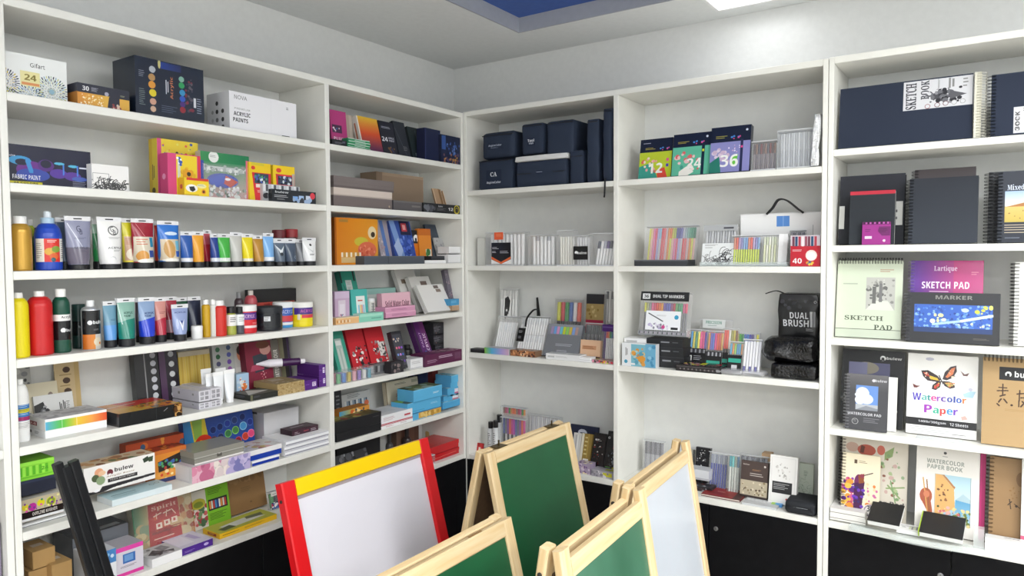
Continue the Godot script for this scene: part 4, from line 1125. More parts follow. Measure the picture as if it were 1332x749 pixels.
	# boxes and tins
	carton("pen_basket", "bright green slatted box at the left end", "box", "", ["L", 1.0105, 1.9041, 0.06, 0.0931, 0.0506], .12, "b 8ad83a;x 4 26 80 50 9 5ab81e,9ae84a;r 0 0 100 20 9ae84a;T 74 50 20 20 4a9a1c 24;r 0 82 100 8 6ac42a", "7fd030", {"top": "b 8ad83a"})
	carton("pen_box", "dark navy box between the green box and the outline markers", "box", "", ["L", 0.9677, 1.9014, 0.06, 0.0934, 0.0419], .12, "b 1c2236;r 0 0 100 20 2c3450", "1c2234")
	carton("marker_box", "OUTLINE MARKER box with pink and yellow doodles", "box", "", ["L", 0.8986, 1.8977, 0.045, 0.1097, 0.0617], .13, "b c9bca0;r 0 58 100 30 241c1c;r 0 88 100 12 f0f0f2;T 56 74 60 17 e8e2da OUTLINE MARKER;c 10 34 8 e8d83a;c 26 38 10 c03aa0;e 46 28 9 16 e8dc2c;o 70 32 12 d8dc4a 8a9a3a;c 70 32 4 d8dc4a;s 4 20 4 10 92 44 1 3 e05ab0,7a3a9a,3a8a6a,f0e8a0", "ece6da", {"fin": 1})
	carton("paper_pad", "white board under the outline marker box", "paper", "", ["L", 0.886, 1.8755, 0.04, 0.1664, 0.0065], .14, "b f0f0f0;r 0 80 100 20 3a3a40", "f0f0f0")
	carton("acrylic_box", "white box with fruit and leaf print and round bulew mark", "box", "", ["L", 0.9275, 1.6785, 0.04, 0.2166, 0.0829], .08, "b eceae6;c 20 26 6 e0a07a;c 15 44 5 4a5a3a;c 22 56 6 8aa078;e 24 30 5 9 e8c09a;p 2a3c2c 82 14 90 6 92 24 84 30;p 3a4c34 90 12 98 10 97 30 91 30;p 1f1f22 0 88 20 94 24 80 100 76 100 84 40 92 24 100 0 100;e 16 90 3.4 5.4 f0f0f0;c 35 34 4.2 6a2430;p eceae6 33 38 37 38 38 50 32 50;T 55 30 27 15 2a2628 bulew;N 50 50 40 7 7a5a3a Acrylic Paint;r 32 58 42 13 1d1c1e;T 53 64 36 7 c8c4be HEAVY BODY PAINTS", "e6e4e0", {"left": "b e4e2dc;r 30 25 40 40 3a3434;r 0 86 100 14 1f1f22;s 3 12 60 10 40 40 6 12 d8a07a,8a9a6a", "top": "b d8c4a8;s 3 24 0 0 100 100 3 8 a8724a,c89a6a,6a7a54,8a5a3c"})
	carton("paint_box", "flat pale blue box with spectacle-like print on the lid", "box", "", ["L", 0.886, 1.6295, 0.006, 0.1903, 0.0185], .09, "b dbe7ea;r 0 0 100 8 c4d8dc", "cfe0e4", {"top": "b c2dde2;o 80 40 4 4a6a6a c2dde2;o 90 36 4 4a6a6a c2dde2;r 10 50 40 6 7a9a9c;z 3 8 66 50 20 3 8aa", "left": "b e0e6e8"})
	carton("craft_kit", "orange and yellow fruit-print box with a dark window", "box", "", ["L", 0.886, 1.4814, 0.1, 0.1115, 0.1097], .06, "b d8862a;r 0 0 100 12 c86a2a;p 241c18 10 34 90 16 94 52 12 66;s 3 20 14 30 76 30 2 6 3a62a8,4a9a5a,d8d4c8,a83a2a;r 0 66 100 22 e09a3c;s 5 18 4 66 90 26 2 6 d84a2a,f0d8a0,e8a04a;r 0 88 100 12 2f3a6a", "c87a2c", {"top": "b a03a22;s 7 24 0 0 100 100 4 10 d85a2a,6a2a1c,e08a3c"})
	carton("craft_kit", "flat red and orange print box under the shelf behind the fruit print", "box", "", ["L", 0.886, 1.4925, 0.17, 0.2028, 0.1336], .04, "b b84a26;s 3 40 0 0 100 100 3 8 d8702c,a02a20,e0943c,3a5a80", "a8401f")
	carton("poster_paint_box", "blue paint box with rows of round colour pots and red splash", "box", "", ["L", 0.886, 1.2258, 0.19, 0.2884, 0.1563], .03, "b 2a4a9a;g 0 0 24 100 2f78b8 3f9ac8;p d8c43a 10 0 30 0 34 60 14 70;p 8ab04a 12 0 26 0 24 40 14 44;c 26 60 13 d83a26;s 3 20 14 50 26 40 2 5 e8a03a,d8562a,f0c83a;r 24 51 1.5 16.2 f0e0d0;r 26.5 52.8 1.5 12.6 f0e0d0;o 40 30 5 3a62b0 1f2f6a;o 50 26 5 3a62b0 1f2f6a;o 61 22 5 4a7ac0 2a3f9a;o 72 18 5 4a6ab0 2a3f7a;o 84 14 5 3a5aa8 1f2f6a;o 40 54 5 6a4a5a 3a2c3a;o 50 50 5 4a5a9a 2a3460;o 61 46 5.2 7ac06a 3a7a4a;o 72 42 5.2 8ad05a 4a8a4a;o 84 36 5.6 8ac8e8 4a9ad8;o 95 30 5 4a6ac0 2a3a8a;o 54 76 5 e05a5a c03a44;o 65 72 5 d85060 a82a38;o 75 68 5 c84a5a 8a2030;o 86 62 5.2 e86a5a c8402e;o 95 58 5.4 f07a9a e04a7a;s 7 20 2 80 50 18 1 4 7ac0e8,3a78c8,e8f0f8", "24408a", {"fin": 1, "tilt": 7})
	carton("storage_box", "plain light grey carton at the right under the tubes shelf", "box", "", ["L", 0.886, 0.9819, 0.16, 0.1669, 0.1429], .1, "b c9c8cb;r 0 0 100 2 b4b4b8", "c2c1c4", {"left": "b b4b3b6;r 30 0 30 6 333"})
	carton("paint_box", "pink and violet floral box under the metal tin", "box", "", ["L", 0.886, 1.3536, 0.004, 0.2246, 0.055], .15, "b d9a6b4;s 3 50 0 0 45 100 3 9 c06a8a,e0b0c0,b05a7a,d88aa4;s 4 40 40 10 30 90 3 8 e8dcd4,d8c8c8,c8c0b8;s 5 40 64 0 36 100 3 8 9a90c0,b4a8d0,7a78b0,c4b8d8", "d8d0d4", {"left": "b d4d2d4;r 10 10 80 80 dedcde", "top": "b dcd0d6"})
	var tin = carton("metal_tin", "grey metal tin with a front latch on the floral box", "tin", "", ["L", 0.9414, 1.3514, 0.02, 0.1892, 0.0394], .13, "b 8f8d84;r 0 48 100 4 b4b2aa;r 0 56 100 3 6a6860", "88867e", {"fin": 1, "top": "b 96948a;r 4 6 92 88 9c9a90", "lidc": "8b897f", "lidf": "b 8f8d84;r 0 90 100 10 b4b2aa", "lidh": .46, "panels": [["latch", 44, 30, 10, 44, "b 5c5a54;r 30 10 40 40 a8a69c"], ["paper_band", 0, 88, 100, 12, "b e8e4e0;r 0 0 1 1 ddd"]]})
	carton("paint_tray_set", "blue and white lidded tray, lower one of two", "box", "", ["L", 0.886, 1.1723, 0.01, 0.1163, 0.0166], .11, "b f0f0f4;r 0 40 100 60 1f3a9c", "e0e2ea", {"fin": 1, "lidc": "f0f0f4", "lidh": .35})
	carton("paint_tray_set", "blue and white lidded tray with floral top, upper one of two", "box", "", ["L", 0.9048, 1.181, 0.012, 0.1586, 0.0362], .12, "b e8e6e6;r 0 48 100 52 2140a4", "dcdcdc", {"fin": 1, "lidc": "e8e6e6", "lidh": .45, "top": "b d8d4d0;s 3 26 0 0 100 100 4 10 d8a09a,c8b06a,e8e4e0,b0787a,c4a4a0"})
	for q in [[["L", 0.886, 0.9787, 0.01, 0.2083, 0.0009], "flat white canvas board at the bottom of the pile"], [["L", 0.8879, 0.9804, 0.01, 0.2118, 0.0188], "flat white canvas board second from the bottom of the pile"], [["L", 0.9067, 0.9811, 0.012, 0.2133, 0.0195], "flat white canvas board third from the bottom of the pile"], [["L", 0.9259, 0.9782, 0.01, 0.2074, 0.0194], "flat white canvas board on top of the pile"]]:
		carton("canvas_board", q[1], "canvas", "pile of white canvas boards", q[0], .14, "b f0f0f2;r 0 0 100 24 c4c4cc;r 0 76 100 24 8e8e98", "eaeaec", {"top": "b f0eff0;r 2 2 96 96 f3f2f3"})
	carton("pen_box", "slim dark plum box on the white canvas pile", "box", "", ["L", 0.9371, 0.9567, 0.05, 0.1284, 0.0301], .07, "b 3c1c2c;z 28 10 35 20 30 2 b8a8b0;r 44 36 20 10 a83a4a;z 29 71 35 22 30 2 c8c0c4;r 58 0 1 100 5a3a4a", "2f1822", {"top": "b 3a1f2e;r 20 30 50 20 8a7a84"})
	# lowest shelf
	var k = 0
	for q in [[["L", 0.757, 1.899, 0.045, 0.0581, 0.0127], "kraft carton on top of the brown stack"], [["L", 0.705, 1.909, 0.05, 0.0568, 0.0159], "kraft carton in the left column, second from its top"], [["L", 0.655, 1.9171, 0.05, 0.0515, 0.0223], "kraft carton in the left column, at its foot"], [["L", 0.71, 1.8637, 0.02, 0.0535, 0.0507], "kraft carton on top of the right column"], [["L", 0.655, 1.8694, 0.025, 0.0493, 0.0481], "kraft carton at the foot of the right column"]]:
		var hh = [.05, .048, .046, .052, .051][k]
		q[0][5] = hh
		carton("kraft_box", q[1], "box", "small kraft cartons", q[0], .1, "b b08c58;r 0 0 100 3 8a6a3c;r 2 3 1 97 a07c4a", "a88452", {"top": "b b8945f;r 30 38 50 24 d8cabb"})
		k += 1
	carton("display_case", "grey flat case with dark screen panel behind the black stand", "box", "", ["L", 0.655, 1.704, 0.12, 0.1687, 0.1276], .13, "b 6a6e74;r 0 60 100 40 50545a", "5c6066", {"fin": 1, "top": "b 4a4e54;r 4 6 92 60 2a3a4c;r 10 70 80 20 8a8e94"})
	carton("ink_kit", "white and pink calligraphy ink box with blue screen picture", "box", "", ["L", 0.655, 1.6687, 0.02, 0.0837, 0.0915], .09, "b d4d0da;r 0 0 100 16 e04aa8;r 24 26 46 32 3a6ab0;r 30 30 34 22 6a9ad0;z 30 15 66 70 8 2 3a3440;r 0 88 100 12 d83a98", "c8c4d0", {"fin": 1, "top": "b b8b4bc"})
	carton("ink_kit", "white card box with blue bottles picture beside the pink one", "box", "", ["L", 0.655, 1.7513, 0.015, 0.0764, 0.0994], .1, "b e4e6ea;g 0 0 100 42 2a5a9a 4a8ac8;s 3 14 4 4 92 30 4 9 1f3a6a,8ac0e8,c8dcec;z 4 20 56 60 10 2 667;z 31 35 71.5 50 9 2 555", "dcdee2", {"fin": 1})
	carton("gift_card_box", "clear boxed red floral card with large calligraphic title", "box", "", ["L", 0.655, 1.4839, 0.13, 0.2104, 0.1527], .035, "b b8a880;g 0 0 24 100 3f7a58 b0a070;s 5 20 2 50 26 46 3 8 c8b88a,b09868,7a9070;s 6 20 78 6 22 90 3 8 c8b890,b88a5a,98482a;p b02c28 26 4 76 2 78 100 22 100;s 3 24 30 4 46 90 1 4 bc3c34,9a2420,c85a3a;e 70 56 12 10 c8a878;r 24 30 52 2 8a1c1a;r 24 62 54 2 8a1c1a;S 52 16 42 12 e4c8b4 Spirit;l 34 32 46 28 1.6 e8d4c0;l 38 27 38 38 1.4 e8d4c0;l 50 30 62 27 1.6 e8d4c0;l 56 25 54 38 1.4 e8d4c0;l 64 26 70 38 1.4 e8d4c0;r 36 48 10 13 e8dac8;r 49 46 10 13 e8dac8;r 62 44 10 13 e8dac8;r 39 51 4 6 b83a34;r 52 49 4 6 b83a34;r 65 47 4 6 b83a34;z 4 28 66 44 6 2 3a2c24;z 8 30 80 44 6 1 e8c8b8", "c9c2b0", {"fin": 1, "tilt": 10, "win": [1, 2, 97, 96]})
	carton("gift_card_box", "white card with green and red bouquet print behind the yellow box", "card", "", ["L", 0.655, 1.3332, 0.17, 0.0936, 0.1361], .02, "b d4cfc4;s 3 40 14 30 70 60 5 11 4a6a4a,a83a44,d8a4a0,6a8a5a,c05a5a;e 50 34 30 14 b8b03a;e 50 36 20 8 7a8a2c", "ccc6ba", {"tilt": 9})
	carton("pen_set_box", "lime green box with a picture of coloured pens", "box", "", ["L", 0.655, 1.2559, 0.17, 0.0919, 0.1435], .025, "b 7ab82a;r 8 36 84 28 20242a;x 12 40 76 20 9 e08a3a,d8d4c8,c83a3a,4a8ac0,2a4a8a,e8e4dc;z 3 10 10 70 16 4 3a5a14;z 4 10 72 80 18 5 3a5a14", "72b026", {"tilt": 9})
	carton("kraft_box", "large plain brown kraft box leaning behind the yellow box", "box", "", ["L", 0.655, 1.1256, 0.18, 0.1679, 0.14], .05, "b 8a6840;z 3 36 36 30 14 3 755a36;e 58 78 3 2 6a5030;s 3 30 0 0 100 16 3 9 7c5c38,94724a", "846239", {"tilt": 10})
	carton("paint_box", "long yellow box with grey tool picture on its lid", "box", "", ["L", 0.655, 1.2298, 0.035, 0.2383, 0.0188], .1, "b e8b81a;z 32 5 44 30 16 2 6a4a10;z 3 42 30 40 40 3 a8801a;r 0 0 100 6 d8a818", "dfb01c", {"top": "b b8b84a;p d8d8d0 16 40 60 30 90 70 20 80;p 5a6048 8 60 30 50 34 80 12 86;p 6a7058 64 26 92 30 88 60 60 50", "left": "b e0b01c;r 30 30 50 50 8a2a1c;z 3 34 34 40 40 3 e8c83a"})
	carton("tool_tray", "white tray of grey carving tools at the shelf's front edge", "box", "", ["L", 0.655, 1.5568, 0.006, 0.101, 0.0266], .1, "b f0f0f0;r 0 0 100 6 dddddd", "ececec", {"top": "b c9c9ca;p 4a4a4c 10 60 40 30 70 70 30 90;p 8a8a8c 50 20 80 10 90 50 60 60;p 5a5a5c 60 60 90 70 80 92;s 3 12 6 6 88 88 3 8 e4e4e4,9a9a9c,6a6a6c"})
	carton("paint_box", "low purple-edged white box right of the tool tray", "box", "", ["L", 0.655, 1.4467, 0.012, 0.1119, 0.0235], .12, "b 4a2488;z 4 8 55 34 24 2 b8a8d8;e 78 45 8 20 c0b0e0", "472282", {"top": "b d4cfe0;p b4a8d0 60 20 80 10 84 70 66 60;r 4 10 50 70 e4e0ec"})
	pens("clear_sleeve", "clear sleeve with dark card tucked behind the red easel post", "", ["L", 0.655, 1.0462, 0.12, 0.0468, 0.0672], .012, 2, "3a8a4a,2c2c30", {"tilt": 8, "cat": "sleeve", "card": [["card", 4, 60, 92, 38, "b 1f2a4a;s 3 14 0 0 100 100 6 14 b83a5a,4a6aa8,e8e0e0"], ["tag", 10, 2, 70, 22, "b d8d8d0;z 33 20 46 60 8 2 444"]]})
func goods_left_corner():
	# topmost shelf, corner bay
	carton("paint_set", "pink paint set box at the left of the corner bay's top shelf", "box", "", ["L", 2.078, 0.752, 0.05, 0.0869, 0.1484], .03, "b b83a7c;r 10 40 60 22 4a2a4a;s 3 6 16 44 50 14 3 5 3a6a9a,e8d8e0;T 46 78 60 9 f0d8e4 PLUS;T 50 88 44 8 f0d8e4 SET", "8a2a60", {"tilt": 5})
	carton("art_card", "narrow cream card leaning beside the pink set", "card", "", ["L", 2.078, 0.6286, 0.1, 0.0662, 0.155], .02, "b b8a898;r 30 0 40 100 c8bcae;r 74 0 20 100 7a3a30", "b8aa98", {"tilt": 6})
	carton("paint_set", "yellow to red gradient box with white spine leaning on the top shelf", "box", "", ["L", 2.078, 0.5642, 0.05, 0.1238, 0.1531], .03, "h 0 0 100 50 e8c03a d8502a;h 0 50 100 50 d8502a 5a2a5a;r 0 0 6 100 f0e8dc", "d8d0c8", {"tilt": 15, "left": "b d8d2cc;r 30 20 30 50 b06a4a"})
	carton("paint_set", "black box printed 24 beside the gradient box", "box", "", ["L", 2.078, 0.4409, 0.06, 0.0928, 0.155], .025, "b 1c1e2c;z 34 15 16.5 70 7 2 c8ccd8;T 24 55 40 14 f0f0f4 24;T 70 50 40 6 d8d8e4 ACRYLIC;T 70 58 34 6 d8d8e4 PAINT;s 3 10 40 74 50 20 3 7 3a3a5a,7a5a3a", "1a1c28", {"tilt": 14})
	carton("paint_set", "dark slate box leaning in the middle of the corner bay's top shelf", "box", "", ["L", 2.078, 0.3512, 0.06, 0.0767, 0.17], .02, "b 272c36;l 10 20 70 96 3 4a505c;z 3 50 70 40 14 3 888", "222630", {"tilt": 15})
	carton("paint_set", "dark green-black box leaning beside the slate box", "box", "", ["L", 2.078, 0.2511, 0.07, 0.0697, 0.1601], .02, "b 1f2c30;p 3a4a50 70 10 80 8 96 96 86 96;r 30 80 30 10 6a7078", "1c262a", {"tilt": 15})
	carton("paint_set", "plain midnight blue box standing upright near the corner", "box", "", ["L", 2.078, 0.2077, 0.02, 0.1102, 0.1478], .05, "b 1c2444;r 0 0 6 100 28305a;r 90 10 6 80 2c4a8a", "1a2040")
	carton("paint_set", "navy box with glowing city-like print at the corner", "box", "", ["L", 2.078, 0.0938, 0.004, 0.1447, 0.1293], .06, "b 1b2340;r 4 4 20 50 3a5a9a;s 3 40 30 20 66 50 2 5 3a5a9a,5a7ab8,28345a;s 4 30 10 66 86 32 2 5 b88a4a,8a5a4a,5a4a6a", "1a2038")
	for k in 4:
		carton("color_strip_pack", ["green striped pack at the bottom of the little stack", "green striped pack second in the little stack", "green striped pack third in the little stack", "green striped pack on top of the little stack"][k], "pack", "stack of green striped packs", [["L", 2.078, 0.6786, 0.015, 0.1253, 0.006], ["L", 2.0837, 0.6808, 0.016, 0.123, 0.0112], ["L", 2.0951, 0.6772, 0.015, 0.1232, 0.0112], ["L", 2.1059, 0.6793, 0.016, 0.1209, 0.0112]][k], .06, "b 2a8a5a;r 0 0 100 24 e8ece8;r 30 50 50 20 c8e0d0", "2f8f60")
	carton("paint_set", "low black pack left of the green striped stack", "box", "", ["L", 2.078, 0.7837, 0.02, 0.0774, 0.0246], .05, "b 1d1f26;z 3 20 40 60 40 3 9a9aa4;r 70 20 20 30 5a5a6a", "1b1d22")
	# taupe boxes
	carton("storage_box", "taupe box lying at the bottom of the stack beside the divider", "box", "", ["L", 1.837, 0.6527, 0.02, 0.334, 0.0448], .2, "b 756a68;r 0 0 100 10 857a78;c 95 70 1.4 b8a890", "6e6462", {"fin": 0})
	carton("storage_box", "cream box sandwiched between the taupe boxes", "box", "", ["L", 1.8812, 0.6537, 0.018, 0.3336, 0.0308], .2, "b d4c6bc;r 0 88 100 12 b8aaa0", "ccbeb4")
	carton("storage_box", "taupe box with slanted right end on top of the cream box", "box", "", ["L", 1.9123, 0.6443, 0.022, 0.3437, 0.0454], .2, "b 7a706e;r 0 80 100 20 6a605e", "736966", {"top": "b 8a807c", "lidc": "7a706e", "lidh": .5})
	carton("kraft_box", "large brown kraft box standing behind the taupe stack", "box", "", ["L", 1.837, 0.3209, 0.12, 0.3155, 0.1752], .1, "b 8f7a66;r 0 0 100 8 a08a74;r 0 0 12 100 7c6856", "86725e")
	carton("storage_box", "flat dark grey case in front of the kraft box", "box", "", ["L", 1.837, 0.3768, 0.02, 0.1984, 0.0433], .08, "b 5c585a;r 0 0 100 20 6e6a6a;r 60 40 30 20 7a7674", "57545a")
	carton("paint_set", "long black box numbered 12 with a yellow ring print", "box", "", ["L", 1.837, 0.1553, 0.01, 0.2676, 0.043], .07, "b 1d1e22;s 3 14 4 20 28 60 2 4 4a4c54,6a6c74;T 46 28 12 20 d8d8da bulew;z 4 36 50 26 30 3 9a9a9c;T 74 52 14 34 f0f0f0 12;o 91 50 8 d8c83a 1d1e22;o 91 58 5 b0a030 1d1e22", "1b1c20")
	for k in 3:
		carton("wood_panel", ["thin kraft board leaning in the corner, leftmost of three", "thin kraft board leaning in the corner, middle of three", "thin kraft board leaning in the corner, rightmost of three"][k], "board", "kraft boards leaning in the corner", [["L", 1.837, 0.0469, 0.1, 0.0507, 0.1356], ["L", 1.837, 0.0248, 0.09, 0.0067, 0.1326], ["L", 1.837, 0.0038, 0.08, 0.0353, 0.1254]][k], .008, "b b8987a;r 0 0 14 100 d0b496;r 80 0 20 100 a0805f", "a88868", {"tilt": 18})
	# bright packs
	carton("paint_set", "large orange box with a gull and pink coral picture", "box", "", ["L", 1.6, 0.6576, 0.06, 0.2461, 0.1949], .06, "b e08c1a;g 0 0 100 100 d8801a e0982c;r 0 0 4 100 a85a10;e 86 30 10 14 e8d4a8;e 88 34 5 6 3a2c20;e 60 50 16 10 c8b83a;e 74 68 22 18 d86a4a;s 3 20 56 56 40 30 1 3 e88a6a,c8503a;x 14 74 46 10 9 f0e4cc,c89a4a;r 14 84 60 12 d8b880;r 10 4 20 6 b0803a", "c87812", {"fin": 1, "left": "b 8a4a10"})
	carton("sticker_pack", "hazy clear pack of pastel sheets between orange and blue packs", "pack", "", ["L", 1.6, 0.4434, 0.09, 0.0736, 0.1961], .02, "b a8a0a8;p 5a7ab8 30 0 60 0 80 100 50 100;s 3 20 0 30 50 60 3 8 c8b0b8,d0c4c8,a89098", "a8a4ac", {"tilt": 12, "fin": 1})
	carton("sticker_pack", "glossy blue and violet pack with a red square near its top", "pack", "", ["L", 1.6, 0.3378, 0.07, 0.1399, 0.1975], .025, "b 33509e;p 7a9ad0 0 0 24 0 52 100 24 100;s 3 40 40 30 60 66 3 8 2a44a0,4a6ac8,1f3480,6a8ad8;r 46 0 50 34 1f2444;r 54 6 26 20 b83a44;r 60 10 14 12 e0a0a0;p a8bce0 4 60 30 40 44 70 20 96", "2c4488", {"tilt": 14, "fin": 1})
	carton("storage_box", "flat slate box at the front of the shelf, left one of two", "box", "flat slate boxes at the shelf front", ["L", 1.6, 0.5973, 0.008, 0.1414, 0.036], .07, "b 4e545c;r 0 0 100 10 5e646c", "484e56")
	carton("storage_box", "flat slate box at the front of the shelf, right one of two", "box", "flat slate boxes at the shelf front", ["L", 1.6, 0.4072, 0.008, 0.2341, 0.0353], .07, "b 4c525a;r 0 0 100 10 5c626a", "484e56")
	carton("paint_set", "orange and black pack with a white arch mark", "pack", "", ["L", 1.6, 0.2338, 0.1, 0.0652, 0.1555], .02, "b d87a1a;r 0 0 100 40 1c1c1e;c 50 24 26 f0f0f0;r 40 24 20 16 1c1c1e;r 70 40 20 40 3a2c1c", "c86a14", {"tilt": 4})
	carton("paint_set", "orange pack with a small green cactus picture", "pack", "", ["L", 1.6, 0.1788, 0.09, 0.0894, 0.1644], .02, "b e0882a;r 0 0 100 20 c86a1c;r 50 60 46 34 e8e0d0;e 70 68 16 10 3a7a3a;e 60 74 10 8 4a8a4a;r 0 96 100 4 222", "d07a22", {"tilt": 5})
	carton("storage_box", "small dark tray below the leaning slate folder", "tray", "", ["L", 1.6, 0.1442, 0.03, 0.143, 0.0345], .05, "b 26282c;r 0 0 100 30 3a3c42", "26282c")
	carton("folder", "slate blue folder leaning in the corner", "folder", "", ["L", 1.6, 0.0633, 0.1, 0.0836, 0.1996], .012, "b 454e5c;r 0 0 100 3 5a6472;h 0 50 100 50 4a5462 78828e", "3f4753", {"tilt": 20})
	carton("art_card", "grey marbled card leaning before the slate folder", "card", "", ["L", 1.6, 0.0548, 0.085, 0.0666, 0.1283], .008, "b b4b4b4;s 3 40 0 0 100 100 3 10 9a9a9c,c4c4c4,8a8a8c", "c0c0c0", {"tilt": 18})
	carton("storage_box", "small white box on the corner shelf, upper of the pair", "box", "small white boxes in the corner", ["L", 1.6467, 0.0649, 0.01, 0.0869, 0.0321], .07, "b f0f0f0;r 0 90 100 10 c8c8c8", "e8e8e8")
	carton("storage_box", "small white box on the corner shelf, lower of the pair", "box", "small white boxes in the corner", ["L", 1.6, 0.0694, 0.008, 0.0959, 0.0415], .07, "b ececec;r 0 90 100 10 c8c8c8", "e8e8e8")
	carton("paper_pad", "flat white board under the orange packs at the shelf front", "paper", "", ["L", 1.6, 0.2074, 0.01, 0.1502, 0.0147], .05, "b f0f0f0;r 0 0 100 1 eee", "eee")
	# pastel shelf
	carton("watercolour_set", "lilac box with a pale figure at the left of the pastel shelf", "box", "", ["L", 1.361, 0.755, 0.05, 0.0797, 0.1305], .035, "b c4a8c4;r 0 0 100 22 d0bcd4;r 24 28 50 64 d8ccd8;r 34 40 34 50 e4dce6;s 3 6 40 70 20 10 3 5 5aa0a8,a8789a", "b89ab8")
	carton("watercolour_set", "tall teal box with black corner tabs", "box", "", ["L", 1.361, 0.6374, 0.09, 0.0892, 0.2122], .03, "b 2f8f7c;r 0 2 8 24 1c2224;r 82 0 10 22 1c2224;r 28 20 40 26 c4ccc8;z 35 36 25 24 6 2 8a9490;z 36 36 35 24 6 2 8a9490;l 12 30 70 98 6 276f62", "2a8070", {"tilt": 16})
	carton("watercolour_set", "turquoise box with white panel and coloured tubes", "box", "", ["L", 1.361, 0.6611, 0.04, 0.0928, 0.1333], .03, "b 4ab0a8;r 30 22 54 76 e8ece8;r 40 34 30 4 c85a4a;x 40 50 40 30 4 8ac0d8,e8c87a,d89a9a;e 64 84 18 10 e8b060", "42a098", {"tilt": 5})
	carton("watercolour_set", "flat orange and cream box at the front left of the pastel shelf", "box", "", ["L", 1.361, 0.768, 0.006, 0.1253, 0.0272], .07, "b e8b880;x 4 40 60 40 8 c88a4a,f0d8b8;r 0 0 100 14 f0d4ac", "e4b47c", {"top": "b f0ddc4"})
	carton("watercolour_set", "flat mint green box at the shelf front", "box", "", ["L", 1.361, 0.6315, 0.008, 0.144, 0.035], .08, "b 8ad0b8;r 4 10 92 30 a8e0cc;r 50 60 40 10 5aa08a", "c8e8dc", {"top": "b b8e0d4"})
	var roll = bottle("paint_bottle", "small white tube with striped label beside the pink box", "bottle", "", ["L", 1.361, 0.5648, 0.06, 0.0418, 0.0919], "d8d4cc", {"cap": "e8e8e8", "capw": .9, "shoulder": .02, "labels": [[.1, .85, "b dcd8d2;z 3 30 10 40 80 8 444;r 40 10 8 80 6a6a6c"]]})
	carton("paper_pad", "long pale teal box lying behind the pink one", "box", "", ["L", 1.361, 0.4081, 0.17, 0.1942, 0.1267], .05, "b 9ac4bc;r 0 20 100 80 cfd6d2", "8abab0")
	carton("watercolour_set", "pink box titled Solid Water Color", "box", "", ["L", 1.361, 0.4289, 0.05, 0.1843, 0.1093], .03, "b e4b8c4;T 53 44 84 26 6a3a4a Solid Water Color;r 10 68 76 3 b07a8a;z 3 12 80 50 14 2 b88", "d8a8b8", {"tilt": 3})
	for q in [[["L", 1.3661, 0.4444, 0.012, 0.1935, 0.0238], "flat pink box at the foot of the little pink stack"], [["L", 1.3901, 0.4468, 0.014, 0.1931, 0.0221], "flat pink box on top of the little pink stack"]]:
		carton("watercolour_set", q[1], "box", "flat pink boxes", q[0], .07, "b d89ab8;r 0 0 100 20 e8b4cc;z 3 20 40 60 40 2 a86a8a", "d494b4")
	for k in 3:
		carton("palette_box", ["white punched box leaning back, left one of three", "white punched box leaning back, middle one of three", "white punched box leaning in front, right one of three"][k], "box", "white boxes with dark cut-outs", [["L", 1.361, 0.192, 0.14, 0.1441, 0.2204], ["L", 1.361, 0.145, 0.1, 0.1537, 0.1821], ["L", 1.361, 0.1499, 0.03, 0.1947, 0.1445]][k], .02, ["b e4e2de;r 20 24 34 10 8a7a6a;r 0 0 3 100 c0beba", "b e6e4e0;r 50 14 30 12 7a6a62;r 70 30 20 14 6a5a58;r 0 0 3 100 c0beba", "b e8e6e3;r 62 4 18 12 6c605c;r 66 18 18 12 8a7a70;r 0 0 3 100 c0beba"][k], "d8d6d2", {"tilt": [24, 25, 30][k]})
	carton("art_card", "purple-grey smoky print bag leaning in the corner", "bag", "", ["L", 1.361, 0.0368, 0.04, 0.0306, 0.2072], .02, "b 6a6470;s 3 80 0 0 100 100 3 12 8a7a8a,5a5a68,9a8a92,4a4452,b89aa0;s 4 10 50 60 40 30 3 7 b86a7a,c8a0a0", "5c5662", {"tilt": 14})
	carton("craft_kit", "small tan box in the corner of the pastel shelf", "box", "", ["L", 1.3676, 0.0491, 0.02, 0.0553, 0.0259], .05, "b b8987a;r 0 0 100 20 c8aa8a", "b09070")
	carton("craft_kit", "small blue pack lying on the tan box", "box", "", ["L", 1.3927, 0.0549, 0.02, 0.0667, 0.0312], .05, "b 4a9ac8;r 10 20 60 40 6ab0d8", "4490bc")
	# markers and paints
	carton("paint_set", "teal card with clear strip of paints at the left of its shelf", "card", "", ["L", 1.121, 0.7349, 0.05, 0.0725, 0.2157], .02, "b 3a9a84;r 26 20 50 76 b0c4bc;x 32 40 38 50 3 c8d0c8,a8b8b0;r 30 24 40 10 e0e4e0", "35907c", {"tilt": 19})
	carton("marker_set", "red box with black and white figures, left one of the two", "box", "red boxes with black and white print", ["L", 1.121, 0.6211, 0.07, 0.0995, 0.2148], .03, "b c0202c;s 3 50 18 42 80 50 2 7 1c1c1e,e8e4e0,3a3a3c,8a8a8a;r 0 0 100 34 b81e2a;c 60 88 9 c8a84a", "a81a26", {"tilt": 18})
	carton("marker_set", "red box with black and white figures, right one of the two", "box", "red boxes with black and white print", ["L", 1.121, 0.5068, 0.07, 0.1104, 0.2133], .03, "b c4242e;s 5 50 24 38 74 54 2 7 1c1c1e,e8e4e0,4a4a4c,9a8a8a;r 0 0 100 30 bc202c;r 60 40 34 30 d8d4d0;s 6 14 62 42 30 26 2 5 222,555", "a81a26", {"tilt": 18})
